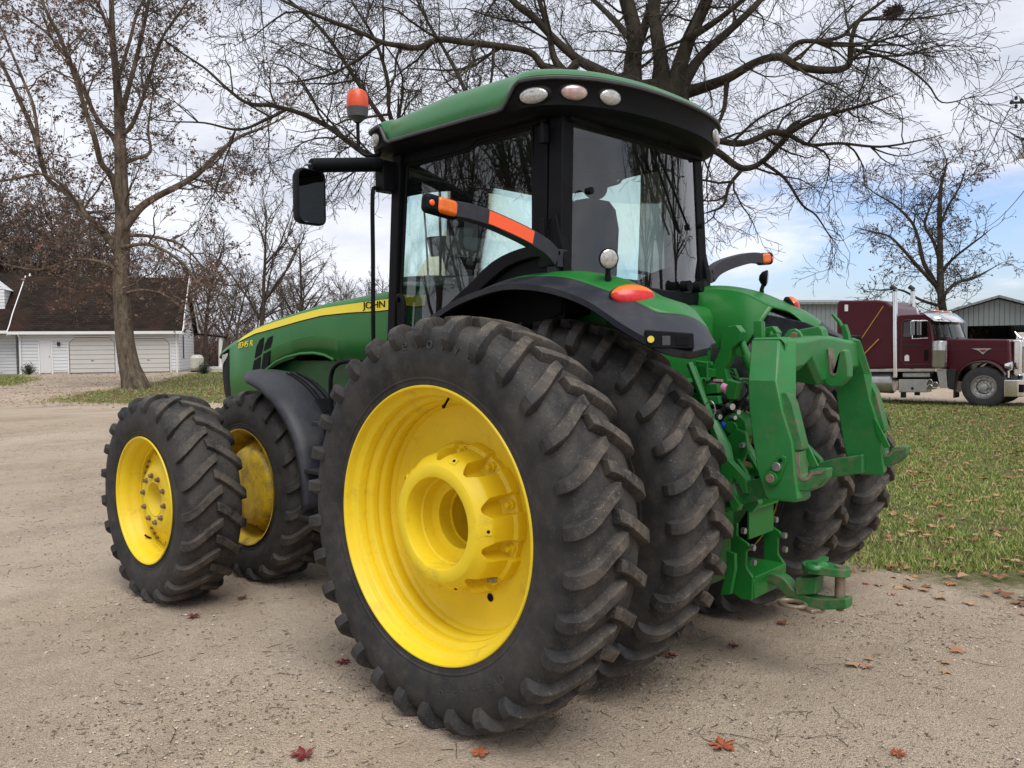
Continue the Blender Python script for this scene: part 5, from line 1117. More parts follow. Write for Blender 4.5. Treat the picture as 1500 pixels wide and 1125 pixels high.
mb=MB(); mb.prism([(x0-.3,ze_-.05),(xp,zr_+.08),(x1+.3,ze_-.05),(x1+.3,ze_+.06),(xp,zr_+.20),(x0-.3,ze_+.06)],-.4,18.3,'y'); mb.build('roof',M['shed_roof'],sh,smooth=0)
mb=MB(); mb.box((xp,6,-.0),(x1-x0-.2,11.8,.05)); mb.box((x0+.3,-.05,zo/2),(.35,.1,zo)); mb.build('floor_slab',M['dark'],sh,smooth=0)
S2=Frame(1170,520,40,8); s2=empty('pole_barn',tuple(S2.o),S2.rz); tag(s2,'long low grey metal barn partly hidden by the tractor hitch','barn')
a0=S2.px(1120,436); a1=S2.px(1300,452); zt=S2.px(1165,441)[1]
mb=MB(); mb.box(((a0[0]+a1[0])/2,5,zt/2-.1),(abs(a1[0]-a0[0]),9.9,zt)); mb.build('wall',M['shed'],s2,smooth=0)
mb=MB(); w2=abs(a1[0]-a0[0])/2+.15; cx=(a0[0]+a1[0])/2; mb.grid([[(cx-w2,-.2,zt-.06),(cx+w2,-.2,zt-.06)],[(cx-w2,5,zt+.35),(cx+w2,5,zt+.35)],[(cx-w2,10.3,zt-.05),(cx+w2,10.3,zt-.05)]]); mb.build('roof',M['shed_roof'],s2,smooth=0,solid=.1)
# flatbed trailer beyond the truck's nose
S3=Frame(1510,575,33,-30); tl_=empty('flatbed_trailer',tuple(S3.o),S3.rz); tag(tl_,'pale flatbed trailer just beyond the nose of the red truck','trailer')
mb=MB(); mb.box((2.5,1.2,1.15),(6.4,2.4,.22)); mb.box((2.6,1.2,1.75),(6.2,.12,.5)); mb.build('deck',mat('weathered_white',(.52,.50,.46),.7,var=.25),tl_,smooth=0,bevel=.02)
mb=MB()
for x in(1.2,2.3): 
    mb.cyl((x,.0,.5),(x,2.4,.5),.48,24)
mb.build('wheel',M['tt'],tl_)
# ================================================================ TREES
def bark_mat(name,c1,c2,scale=6,moss=None):
    m=bpy.data.materials.new(name); m.use_nodes=True; nt=m.node_tree; b=nt.nodes['Principled BSDF']; b.inputs['Roughness'].default_value=.95; b.inputs['Specular IOR Level'].default_value=.1
    tc=nt.nodes.new('ShaderNodeTexCoord'); mp=nt.nodes.new('ShaderNodeMapping'); mp.inputs['Scale'].default_value=(1,1,.3); nt.links.new(tc.outputs['Object'],mp.inputs[0])
    n=nt.nodes.new('ShaderNodeTexNoise'); n.inputs['Scale'].default_value=scale; n.inputs['Detail'].default_value=8; n.inputs['Roughness'].default_value=.75; nt.links.new(mp.outputs[0],n.inputs['Vector'])
    r=nt.nodes.new('ShaderNodeValToRGB'); r.color_ramp.elements[0].position=.35; r.color_ramp.elements[0].color=(*c1,1); r.color_ramp.elements[1].position=.68; r.color_ramp.elements[1].color=(*c2,1); nt.links.new(n.outputs['Fac'],r.inputs[0]); nt.links.new(r.outputs[0],b.inputs['Base Color'])
    bp=nt.nodes.new('ShaderNodeBump'); bp.inputs['Distance'].default_value=.05; bp.inputs['Strength'].default_value=.8; nt.links.new(n.outputs['Fac'],bp.inputs['Height']); nt.links.new(bp.outputs[0],b.inputs['Normal']); return m
M['bark']=bark_mat('dark_bark',(.022,.019,.015),(.075,.066,.048),5)
M['bark_pale']=bark_mat('mottled_bark',(.040,.029,.021),(.20,.16,.118),5)
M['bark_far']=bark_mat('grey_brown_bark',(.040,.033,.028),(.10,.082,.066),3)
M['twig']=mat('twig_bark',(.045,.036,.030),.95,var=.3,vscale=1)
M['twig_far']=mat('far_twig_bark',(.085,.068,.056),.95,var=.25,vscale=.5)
M['dead_leaf']=mat('brown_dead_leaf',(.15,.09,.065),.8,var=.5,vscale=1.5)
def tubes_np(polys,sides):
    "polys: list of (P[k,3], r[k]); returns V,F"
    by={}
    for P,r in polys: by.setdefault(len(P),[]).append((P,r))
    Vs=[];Fs=[];b=0
    for k,L in by.items():
        P=np.stack([p for p,_ in L]); r=np.stack([q for _,q in L]); m=len(L)
        t=np.gradient(P,axis=1); t/=np.linalg.norm(t,axis=2,keepdims=True)+1e-9
        ref=np.where(np.abs(t[:,:1,2:3])>.85,np.array([1.,0,0]),np.array([0,0,1.])); ref=np.broadcast_to(ref,t.shape)
        a=np.cross(t,ref); a/=np.linalg.norm(a,axis=2,keepdims=True)+1e-9; c=np.cross(t,a)
        th=np.arange(sides)*2*PI/sides
        V=P[:,:,None,:]+r[:,:,None,None]*(a[:,:,None,:]*np.cos(th)[None,None,:,None]+c[:,:,None,:]*np.sin(th)[None,None,:,None])
        idx=np.arange(m*k*sides).reshape(m,k,sides)+b; n2=np.roll(idx,-1,2)
        F=np.stack([idx[:,:-1],n2[:,:-1],n2[:,1:],idx[:,1:]],-1).reshape(-1,4)
        Vs.append(V.reshape(-1,3)); Fs.append(F); b+=m*k*sides
    return np.concatenate(Vs),np.concatenate(Fs)
def grow_tree(skel,seed,lv=(dict(n=1.6,L=.42,a=52),dict(n=4.0,L=.42,a=48),dict(n=6,L=.45,a=45)),rmin=.006,wig=.18,up=.10,droop=0.,keep=.0,maxtw=60000,first=.18):
    "skel: list of (P, r) main limbs. lv: per level children per metre, relative length, angle. Returns thick, thin lists and tip points"
    rg=np.random.default_rng(seed); allp=list(skel); cur=list(skel); thin=[]; tips=[]
    for li,L in enumerate(lv):
        nxt=[]
        for P,r in cur:
            seg=np.linalg.norm(np.diff(P,axis=0),axis=1); cum=np.concatenate([[0],np.cumsum(seg)]); Lt=cum[-1]
            if Lt<.05: continue
            n=rg.poisson(min(60,L['n']*Lt*(1 if li else 1)))
            if li>0 and n==0: n=1
            lo=first if li==0 else .12
            for t in np.sort(rg.uniform(lo,1.0,n)):
                s=t*Lt; i=min(len(seg)-1,int(np.searchsorted(cum,s)-1)); f=(s-cum[i])/max(seg[i],1e-6)
                p=P[i]+(P[i+1]-P[i])*f; rr=r[i]+(r[i+1]-r[i])*f; d=(P[i+1]-P[i])/max(seg[i],1e-6)
                q=rg.normal(size=3); q-=d*(q@d); q/=np.linalg.norm(q); ang=R(L['a'])*rg.uniform(.6,1.35)
                dd=d*math.cos(ang)+q*math.sin(ang); dd[2]+=up*rg.uniform(0,1.5)-droop*rg.uniform(0,1.4)*(li>0); dd/=np.linalg.norm(dd)
                base=L.get('base'); length=(base if base else Lt*L['L'])*rg.uniform(.55,1.3)*(1.15-.55*t)
                if length<.08: continue
                r0=min(rr*.72,max(rmin,length*L.get('thick',.016))); k=4 if li>=2 else 6 if li==1 else 8
                pts=[p]; 
                for j in range(k-1):
                    dd=dd+rg.normal(size=3)*wig*(1.1 if li>=1 else .8); dd[2]+=up*.25-(droop*.35 if li>0 else 0); dd/=np.linalg.norm(dd); pts.append(pts[-1]+dd*length/(k-1))
                pr=np.array(pts); rad=np.maximum(rmin*(.75 if li>=2 else 1),r0*(1-np.linspace(0,1,k)**1.1*.8)); nxt.append((pr,rad))
        if li>=1: thin+=nxt
        else: allp+=nxt
        cur=nxt
        if len(nxt)>maxtw: cur=[nxt[i] for i in rg.choice(len(nxt),maxtw,replace=False)]
    print('TREE',len(allp),len(thin))
    tips=[p for P,r in cur for p in (P[-1],P[len(P)//2])]
    return allp,thin,np.array(tips) if tips else np.zeros((0,3))
def leaves_np(C,size,rg,flat=0.0,jit=.05):
    n=len(C); C=C+rg.normal(size=(n,3))*jit
    a=rg.normal(size=(n,3)); 
    if flat: a[:,2]*=flat
    a/=np.linalg.norm(a,axis=1,keepdims=True); b=np.cross(a,rg.normal(size=(n,3))*(1 if not flat else np.array([flat,flat,1]))); b/=np.linalg.norm(b,axis=1,keepdims=True)+1e-9
    s=size*rg.uniform(.6,1.3,(n,1)); V=np.stack([C-a*s,C+b*s*.6-a*s*.1,C+a*s,C-b*s*.6+a*s*.1],1).reshape(-1,3); return V,np.arange(4*n).reshape(n,4)
def path_skel(pts,D,scale=1.0,dd=None,n=5,rg=None):
    "traced limb: (u,v,width in px[,depth offset]); the limb lives in the world at its own depth"
    P=[];r=[]
    for i,q in enumerate(pts):
        off=q[3] if len(q)>3 else 0
        P.append(atD(q[0],q[1],D+off)); r.append(q[2]/2*(D+off)/CF*(.88 if D<20 else 1))
    l=P[-1]-P[-2]; P.append(P[-1]+l*.7+np.array([0,0,.05])); r.append(r[-1]*.3); P=[np.array(q_) for q_ in P]
    Pb=np.array(bez(P,n)); rb=np.interp(np.linspace(0,len(P)-1,len(Pb)),range(len(P)),r)
    if rg is not None: Pb[1:-1]+=rg.normal(size=(len(Pb)-2,3))*.05
    return Pb,rb
def connect(sk,start=1,maxd=4.0):
    "lead every limb out of the nearest earlier limb"
    out=list(sk[:start])
    for P,r in sk[start:]:
        best=None
        for Q,rq in out:
            d=np.linalg.norm(Q-P[0],axis=1); i=int(d.argmin())
            if best is None or d[i]<best[0]: best=(d[i],Q[i],rq[i])
        if .02<best[0]<maxd:
            n=max(1,int(best[0]/.35)); m=[best[1]+(P[0]-best[1])*t for t in np.linspace(0,1,n+1)[:-1]]
            P=np.concatenate([np.array(m),P]); r=np.concatenate([np.full(len(m),min(r[0]*1.05,best[2]*1.0)),r])
        out.append((P,r))
    return out
def make_tree(name,label,cat,loc,thick,thin,tips,mb_,mt,leaf=None,leafn=0,leafsize=.06,seed=1,group=None,rmain=7):
    o=empty(name,tuple(loc)); tag(o,label,cat,group); L=np.array(loc)
    V,F=tubes_np([(P-L,r) for P,r in thick],rmain); from_np('trunk',V,F,mb_,o,180)
    if thin:
        V,F=tubes_np([(P-L,r) for P,r in thin],3); from_np('crown',V,F,mt,o,180)
    if leafn and len(tips):
        rg=np.random.default_rng(seed+5); idx=rg.integers(0,len(tips),leafn); V,F=leaves_np(tips[idx]-L,leafsize,rg); from_np('leaves',V,F,leaf or M['dead_leaf'],o,None)
    return o
rg0=np.random.default_rng(42)
# ---- the big spreading maple behind the tractor
D=17.0
base=atD(975,640,D); base[2]=float(gz(base[0],base[1]))-.1
fork=atD(973,130,D)
trunkP=np.array(bez([base,base+(fork-base)*.35+np.array([.05,.05,0]),base+(fork-base)*.7,fork],5)); trunkr=np.interp(np.linspace(0,1,len(trunkP)),[0,.08,.3,1],[.85,.62,.52,.50])
limbs=[
 [(925,135,36),(927,95,30),(930,50,26),(918,0,24),(905,-70,20),(890,-160,12,1)],
 [(968,140,40),(968,95,26),(962,50,22),(957,0,20,1),(950,-80,15,2),(960,-170,9,2)],
 [(985,140,40),(995,100,27),(1010,55,23),(1035,0,20,-1),(1060,-80,14,-2),(1085,-160,9,-2)],
 [(995,132,24),(1025,85,16),(1065,48,13),(1105,10,11),(1150,-40,8,1),(1210,-90,5,2)],
 [(990,140,24),(1030,128,19),(1065,115,16,-1),(1110,90,13,-1.5),(1145,84,13,-2),(1170,98,13,-2),(1215,103,12,-2),(1243,95,11,-2),(1247,60,8,-2),(1258,30,7,-2),(1285,8,5,-2),(1310,-10,3,-2)],
 [(1145,84,9,-2),(1170,62,8,-2),(1205,60,7,-2),(1235,52,6,-2),(1260,30,5,-2),(1330,28,3.5,-2),(1390,20,2,-2)],
 [(1247,72,7,-2),(1290,82,5,-2),(1330,100,4,-2),(1360,125,3,-2.5),(1380,150,2.4,-3),(1420,143,1.6,-3)],
 [(990,150,22),(1000,185,17,1),(1020,215,13,1),(1050,222,12,1),(1085,246,11,1),(1115,238,9,1),(1148,205,10,.6)],
 [(1025,200,12,-.5),(1060,208,10,-.6),(1090,210,10,-.6),(1130,194,11,-.6),(1152,195,12,-.6),(1185,178,8,-.8),(1225,165,6,-1),(1280,150,4,-1.2)],
 [(1152,195,9,-.6),(1185,212,6,-.8),(1230,210,5,-1),(1290,215,4,-1.2),(1350,205,2.5,-1.4)],
 [(1065,115,10,-1),(1062,150,7,-1),(1055,175,6,-1),(1035,210,4,-1)],
 [(1090,245,7,1),(1068,272,6,1),(1060,300,4.5,1),(1040,310,3,1)],
 [(1118,238,6,1),(1150,262,5,1),(1175,300,4,1),(1195,315,3,1),(1215,345,2,1)],
 [(905,120,24),(870,100,18),(848,88,15),(815,60,13),(783,27,12),(750,0,11),(700,-60,8,1),(650,-130,5,2)],
 [(830,110,16),(812,85,12),(804,50,9),(790,0,8),(770,-60,5)],
 [(890,130,18),(845,112,15),(800,100,13,-1),(777,77,11,-1),(733,68,11,-1.5),(687,63,11,-2),(643,58,10,-2),(613,70,10,-2),(587,67,9,-2),(560,62,8,-2),(527,47,7,-2),(483,30,6,-2),(427,7,5,-2),(360,-30,3,-2)],
 [(900,150,22,1),(820,150,17,.5),(740,165,14,0),(660,200,13,-.5),(600,235,12,-1),(547,230,11,-1),(510,207,10,-1),(483,187,9,-1),(443,167,8,-1),(400,155,7,-1),(363,151,6,-1),(333,130,5,-1),(300,100,4,-1),(255,70,2.5,-1)],
 [(420,160,6,-1),(390,175,5,-1),(350,190,4.5,-1),(300,180,3,-1),(250,178,2,-1)],
 [(610,225,9,-1),(573,175,8,-1.5),(568,120,7,-1.5),(550,60,5,-1.5),(520,10,3,-1.5)],
 [(590,215,9,0),(553,165,8,0),(517,110,7,0),(477,50,6,0),(443,17,5,0),(400,-20,3,0)],
 [(560,62,6,-2),(520,90,5,-2),(480,110,4,-2),(430,120,3,-2)],
 [(700,180,9,1),(680,130,7,1),(655,80,6,2),(620,20,4,2),(600,-30,3,2)],
 [(1010,55,14,-1),(1050,30,10,-1.5),(1100,-10,8,-2),(1160,-60,5,-3)],
 [(935,70,14,2),(900,30,10,3),(860,-10,7,4),(820,-60,5,5)],
 [(1243,95,8,-2),(1250,85,6,-2.2),(1290,60,4,-2.5),(1330,50,3,-2.8)],
]
sk=connect([(trunkP,trunkr)]+[path_skel(l,D,rg=None) for l in limbs])
lv=(dict(n=2.4,base=1.9,a=55,thick=.013),dict(n=4.2,base=.95,a=52,thick=.010),dict(n=5.0,base=.52,a=48,thick=.009),dict(n=3.6,base=.26,a=45,thick=.012))
thick,thin,tips=grow_tree(sk[1:],5,lv,rmin=.0058,wig=.24,up=.03,droop=.09,maxtw=30000,first=.10)
make_tree('maple_tree','huge bare maple with thick forked limbs spreading above the tractor cab','tree',(base[0],base[1],base[2]),[sk[0]]+thick,thin,tips,M['bark'],M['twig'],leafn=160,leafsize=.035,rmain=9)
q=atD(1310,17,D-2); mb=MB(); rgx=random.Random(3)
for k in range(160):
    a=rgx.uniform(0,2*PI); e=rgx.uniform(-1,1); v=Vector((math.cos(a),math.sin(a),e*.7)).normalized()*rgx.uniform(.06,.15); w=Vector((rgx.gauss(0,1),rgx.gauss(0,1),rgx.gauss(0,.5))).normalized()*.12
    mb.tube([tuple(v-w),tuple(v+w)],.006,3,cap=False)
mb.ell((0,0,0),(.13,.13,.10),10,8)
ns=mb.build('bird_nest',M['twig'],None,smooth=0); ns.location=tuple(q); tag(ns,'dark twiggy bird nest lodged in the top right branches of the maple','nest')
# ---- sycamore with brown leaves at the left
D=34
base=atD(197,572,D); base[2]=float(gz(base[0],base[1]))-.1
limbs=[
 [(203,590,62),(198,568,52),(194,552,43),(189,535,37),(183,500,33),(179,450,31),(177,400,29),(179,340,27),(178,280,24),(176,220,21),(174,160,17),(170,110,13),(165,60,11),(163,0,9),(160,-70,6)],
 [(182,335,17),(205,305,14),(230,288,12),(258,274,11),(285,258,11),(305,240,9),(328,217,8),(352,200,6),(390,185,4),(420,170,2.5)],
 [(175,300,14),(165,262,12),(148,238,11),(138,200,10),(128,170,9),(112,120,8),(90,60,7),(65,10,6),(50,-40,4)],
 [(176,225,12),(165,200,10),(150,185,9),(135,160,8),(105,95,7),(70,50,5),(30,20,3)],
 [(176,175,11),(188,130,9),(200,85,8),(210,40,7),(218,0,6),(225,-50,4)],
 [(178,240,9),(200,232,7),(220,222,6),(217,190,4),(222,150,3)],
 [(176,200,9),(192,185,8),(205,155,7),(220,110,6),(235,60,5),(262,20,4),(290,-20,2)],
 [(176,372,14),(155,345,13),(130,318,11),(100,285,9),(70,262,9),(58,225,9),(48,190,9),(30,150,8),(0,90,6),(-40,30,4)],
 [(150,335,9),(130,320,8),(115,300,7),(90,270,6),(60,255,5),(20,262,4),(-30,270,3)],
 [(182,345,8),(210,345,6),(240,350,5),(270,362,4),(300,395,3),(325,430,2)],
 [(180,362,8),(215,358,6),(250,372,5),(280,400,4),(300,440,2.5)],
 [(58,225,7),(50,160,6),(35,120,5),(10,60,4)],
 [(178,400,9),(150,385,7),(110,380,5),(60,395,4),(20,390,3)],
 [(180,430,6),(210,425,5),(240,432,4),(265,450,3)],
 [(165,60,7),(150,20,6),(120,-40,4)],
 [(172,120,7),(190,60,6),(205,10,5),(240,-40,3)],
]
sk=[path_skel([(q[0],q[1],q[2]*.80,(rng.uniform(-.3,.3)+ (i*.35 if k else 0))*(1 if k%2 else -1)) if k else (q[0],q[1],q[2]*.80) for i,q in enumerate(l)],D) for k,l in enumerate(limbs)]
sk=connect(sk)
lv=(dict(n=1.3,base=2.6,a=52,thick=.014),dict(n=2.4,base=1.35,a=50,thick=.011),dict(n=2.6,base=.75,a=48,thick=.010),dict(n=2.2,base=.42,a=45,thick=.012))
thick,thin,tips=grow_tree(sk,9,lv,rmin=.0095,wig=.2,up=.05,droop=.03,maxtw=24000,first=.16)
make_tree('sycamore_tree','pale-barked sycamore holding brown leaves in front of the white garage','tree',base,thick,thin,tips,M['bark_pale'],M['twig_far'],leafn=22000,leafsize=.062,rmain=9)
# ---- tree behind the truck
D=46
base=atD(1386,525,D); base[2]=float(gz(base[0],base[1]))-.1
limbs=[
 [(1386,527,15),(1385,480,12),(1379,440,11),(1377,400,10),(1377,350,8),(1376,310,7),(1378,275,5),(1384,250,3)],
 [(1379,435,8),(1368,412,7),(1353,385,6),(1345,350,5),(1335,325,4),(1310,300,3),(1285,285,2)],
 [(1370,418,6),(1340,385,5),(1318,360,4),(1300,345,3),(1270,338,2)],
 [(1377,385,6),(1368,355,5),(1355,330,4),(1362,305,3),(1375,280,2)],
 [(1378,400,6),(1395,380,4),(1420,360,3),(1440,345,2)],
 [(1380,435,6),(1400,415,5),(1425,408,4),(1450,395,2)],
 [(1377,330,4),(1390,300,3.5),(1405,275,2.5),(1412,255,2)],
 [(1382,450,5),(1350,440,4),(1320,425,3),(1290,425,2)],
 [(1384,460,5),(1410,450,4),(1435,455,3),(1450,470,2)],
]
sk=[path_skel([(*q[:3],rng.uniform(-.2,.2)+(i*.4*(1 if k%2 else -1) if k else 0)) for i,q in enumerate(l)],D) for k,l in enumerate(limbs)]
sk=connect(sk)
lv=(dict(n=1.8,base=2.0,a=50,thick=.014),dict(n=3.0,base=1.1,a=50,thick=.012),dict(n=3.2,base=.62,a=46,thick=.013),dict(n=2.0,base=.4,a=46,thick=.013))
thick,thin,tips=grow_tree(sk,13,lv,rmin=.014,wig=.24,up=.05,droop=.05,maxtw=16000,first=.15)
make_tree('oak_tree','bare twisted oak rising behind the cab of the red truck','tree',base,thick,thin,tips,M['bark'],M['twig'],leafn=1300,leafsize=.08,rmain=7)
# ---- generic leafless trees for the woods, copied
def generic(seed,h,spread,leafn,matb,matt,rmin=.015,dens=1.0,name='bare_tree'):
    rg=np.random.default_rng(seed); P=[np.zeros(3)]; d=np.array([0,0,1.])
    for i in range(9):
        d=d+rg.normal(size=3)*.05; d[2]=abs(d[2]); d/=np.linalg.norm(d); P.append(P[-1]+d*h*.85/9)
    P=np.array(P); r=np.linspace(h*.017,h*.003,len(P)); sk=[(P,r)]
    for k in range(11):
        i=rg.integers(3,9); a=rg.uniform(0,2*PI); d=np.array([math.cos(a)*spread,math.sin(a)*spread,.9]); d/=np.linalg.norm(d); Q=[P[i]]; l=h*rg.uniform(.28,.5)*(1.25-i/12)
        for j in range(7): d=d+rg.normal(size=3)*.13; d[2]+=.06; d/=np.linalg.norm(d); Q.append(Q[-1]+d*l/7)
        sk.append((np.array(Q),np.linspace(r[i]*.7,h*.0018,8)))
    lv=(dict(n=1.5*dens,L=.38,a=48,thick=.013),dict(n=2.4*dens,L=.45,a=46,thick=.012),dict(n=2.4*dens,L=.5,a=44,thick=.012))
    return grow_tree(sk,seed+1,lv,rmin=rmin,wig=.16,up=.08,maxtw=9000,first=.3)
def put_tree(proto,u,D,scale,rot,label,vbase=None):
    p=atD(u,540,D); o=proto if not proto.get('placed') else copy_tree(proto); proto['placed']=1
    if 'placed' in o: del o['placed']
    proto['placed']=1
    o.location=(p[0],p[1],float(gz(p[0],p[1]))-.1); o.rotation_euler=(0,0,rot); o.scale=(scale,)*3; o['label']=label; return o
protos=[]
for i,(seed,h,sp,lf) in enumerate(((21,13,.9,0),(33,12,.7,0),(45,14,.8,0))):
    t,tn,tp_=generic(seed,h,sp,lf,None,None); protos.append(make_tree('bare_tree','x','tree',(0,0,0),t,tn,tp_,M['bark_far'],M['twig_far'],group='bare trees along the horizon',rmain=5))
leafy=[]
for i,(seed,h,sp) in enumerate(((61,15,.8),(77,14,.7))):
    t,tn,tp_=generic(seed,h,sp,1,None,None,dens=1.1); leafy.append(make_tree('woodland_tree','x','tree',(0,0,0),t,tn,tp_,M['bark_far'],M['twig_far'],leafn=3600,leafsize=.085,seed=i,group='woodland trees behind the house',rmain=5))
q_=random.Random(5)
spots=[(378,45,.82,0,'bare tree standing alone between the garage and the tractor hood'),(300,52,.78,1,'bare tree just right of the garage gable'),(440,60,.75,2,'wide low bare tree above the tractor hood'),(345,62,.7,1,'thin bare tree second right of the garage'),(500,66,.62,0,'small bare tree left of the cab mirror'),(560,70,.6,2,'small bare tree behind the cab mirror'),(410,75,.7,1,'distant bare tree low over the hood'),(640,72,.7,0,'distant bare tree seen through the cab side glass'),(720,75,.65,2,'distant bare tree seen through the middle of the cab'),(860,80,.6,1,'distant bare tree seen through the rear window')]
for (u,D_,s_,k,lb) in spots: put_tree(protos[k],u,D_,s_,q_.uniform(0,6.28),lb)
names=['far left edge of the picture','left edge behind the farmhouse','behind the farmhouse chimney','directly behind the farmhouse roof','left of the sycamore trunk','behind the left garage door','behind the garage ridge','right end of the garage ridge','behind the right gable of the garage','second back from the farmhouse','deep in the wood left of the sycamore','deep in the wood behind the garage','just left of the tractor nose','low behind the front of the hood','low behind the middle of the hood','low behind the hood near the cab','behind the front cab post','high at the far left edge','nearest the farmhouse roof','second behind the sycamore']
sp=[(-60,56,.95),(-10,60,.9),(35,62,1.0),(70,66,.95),(105,60,.9),(140,68,.9),(215,72,.75),(255,74,.7),(300,80,.62),(15,76,1.1),(90,80,1.1),(175,84,1.0),(330,70,.55),(375,78,.6),(430,84,.6),(485,82,.55),(530,88,.6),(-35,70,1.15),(55,54,.8),(125,74,1.0)]
for i,((u,D_,s_),nm) in enumerate(zip(sp,names)): put_tree(leafy[i%2],u,D_,s_,q_.uniform(0,6.28),'brown-leaved woodland tree, '+nm)
for o in protos+leafy:
    if 'placed' in o: del o['placed']
# ---- low reddish undergrowth on the horizon, one mass
rg=np.random.default_rng(8); polys=[]
for k in range(5200):
    u=rg.uniform(250,700) if k%3 else rg.uniform(-80,300); D_=rg.uniform(58,92); p=atD(u,540,D_); p[2]=float(gz(p[0],p[1])); h=rg.uniform(1.0,4.0)*(1 if u<420 else .8)
    P=[p]; d=np.array([rg.normal()*.3,rg.normal()*.3,1.])
    for j in range(4): d=d+rg.normal(size=3)*.28; d/=np.linalg.norm(d); P.append(P[-1]+d*h/4)
    polys.append((np.array(P),np.linspace(.03,.014,5)))
    for j in range(3):
        b=P[rg.integers(1,4)]; d2=rg.normal(size=3); d2[2]=abs(d2[2])+.4; d2/=np.linalg.norm(d2); polys.append((np.array([b,b+d2*h*.2,b+d2*h*.38+np.array([0,0,.1])]),np.array([.018,.015,.012])))
V,F=tubes_np(polys,3); M['brush']=mat('undergrowth_twigs',(.115,.075,.058),.95,var=.3,vscale=.3); tag(from_np('undergrowth',V,F,M['brush']),'reddish brown leafless undergrowth along the far edge of the yard','undergrowth',kind='stuff')
# small shrub by the farmhouse corner and one by the porch
for (u,D_,lb) in((42,47,'small dark shrub at the corner of the garage'),(299,46,'small dark shrub by the back porch')):
    p=atD(u,545,D_); o=empty('shrub',(p[0],p[1],float(gz(p[0],p[1])))); tag(o,lb,'shrub'); polys=[]
    for k in range(60):
        d=rg.normal(size=3); d[2]=abs(d[2])+.7; d/=np.linalg.norm(d); polys.append((np.array([d*0,d*.25,d*.55]),np.array([.016,.01,.006])))
    V,F=tubes_np(polys,3); from_np('stems',V,F,M['twig'],o); V,F=leaves_np(rg.normal(size=(500,3))*np.array([.14,.14,.15])+np.array([0,0,.35]),.035,rg); from_np('foliage',V,F,mat('shrub_leaf',(.03,.045,.02),.7,var=.4),o)
# ---- utility pole at the right edge and its wires
UP_=Frame(1545,600,22,-30)
up_=empty('utility_pole',tuple(UP_.o),UP_.rz); tag(up_,'utility pole with yard lamp and insulators just past the right edge','pole')
mb=MB(); mb.tube([(0,0,-.2),(0,0,10.5)],[.16,.12],14); mb.build('pole',M['bark_far'],up_)
a=UP_.px(1482,150); b=UP_.px(1497,222)
mb=MB(); mb.tube([(0,0,a[1]-.15),(a[0]-.05,0,a[1]-.0)],.035,8); mb.build('bracket',M['dark'],up_)
mb=MB(); 
for dx,dz in((0,0),(.10,.10),(.10,-.12),(.22,.02)): mb.lathe([(a[1]+dz-.05,.02),(a[1]+dz-.03,.05),(a[1]+dz,.03),(a[1]+dz+.02,.05),(a[1]+dz+.06,.015)],12,'z',(a[0]+dx,0,0))
mb.build('insulator',M['dark'],up_)
mb=MB(); mb.lathe([(b[1]-.16,.02),(b[1]-.17,.16),(b[1]-.02,.17),(b[1]+.06,.14),(b[1]+.12,.07),(b[1]+.20,.06),(b[1]+.2,.0)],20,'z',(b[0]+.06,0,0)); mb.tube([(b[0]+.06,0,b[1]+.1),(.0,0,b[1]+.35)],.03,8); mb.build('lamp_head',M['alu'],up_)
for i,(p0,p1,lb) in enumerate(((( 1480,158,22),(1398,288,45),'upper thin power wire running down behind the oak'),((1530,240,22),(1440,335,47),'lower thin power wire at the right edge'))):
    A_=atD(*p0); B_=atD(*p1); mb=MB(); mb.tube([tuple(A_+(B_-A_)*t-np.array([0,0,1.2*t*(1-t)])) for t in np.linspace(0,1,14)],.013,5); w=mb.build('power_wire',M['dark']); tag(w,lb,'wire')
# ---- trees behind the photographer: they are what the cab glass mirrors
for (x,y,s_,k,lb) in((11,15,1.1,0,'bare tree beside the yard, mirrored in the door glass'),(16,13,1.0,1,'second bare tree mirrored toward the front of the door glass'),(-7,-13,1.15,2,'bare tree mirrored in the rear window'),(-13,-19,1.1,0,'farther bare tree mirrored in the rear window'),(8,12.5,.95,2,'nearest bare tree mirrored in the door glass'),(14,20,1.3,1,'tallest bare tree mirrored in the door glass'),(20,20,1.2,2,'last bare tree of the row mirrored in the door glass'),(-9,-11.5,1.0,1,'bare tree mirrored at the left of the rear window'),(-6.5,-17,1.2,0,'bare tree mirrored in the middle of the rear window')):
    o=copy_tree(protos[k]); o.location=(x,y,-.1); o.scale=(s_*1.1,s_*1.1,s_); o.rotation_euler=(0,0,x*1.3); o['label']=lb; o['group']='bare trees behind the camera'
# ================================================================ GROUND
def seg_dist(px,py,poly):
    "signed distance to a polygon, positive inside"
    n=len(poly); d=np.full(px.shape,1e9); ins=np.zeros(px.shape,bool)
    for i in range(n):
        ax,ay=poly[i]; bx,by=poly[(i+1)%n]; ex,ey=bx-ax,by-ay; t=np.clip(((px-ax)*ex+(py-ay)*ey)/(ex*ex+ey*ey),0,1)
        d=np.minimum(d,np.hypot(px-ax-t*ex,py-ay-t*ey))
        c=((ay>py)!=(by>py)); xx=ax+(py-ay)/(by-ay+1e-12)*ex; ins^=c&(px<xx)
    return np.where(ins,d,-d)
def gp(u,v,z=0.0):
    d=ray(u,v); t=(z-CC[2])/d[2]; return tuple((CC+d*t)[:2])
def gpD(u,D): p=atD(u,540,D); return (p[0],p[1])
LAWN_R=[gp(1180,800),gp(1290,838),(gp(1500,872)),gp(1900,900),gpD(1900,21.5),gpD(1500,22.2),gpD(1440,22.6),gpD(1300,24.4),gpD(1100,26),gpD(1040,26),gpD(1060,16)]
LAWN_L=[gpD(70,27.5),gpD(180,26.2),gpD(420,26),gpD(560,30),gpD(520,50),gpD(290,50),gpD(265,45),gpD(225,38),gpD(205,36),gpD(120,32)]
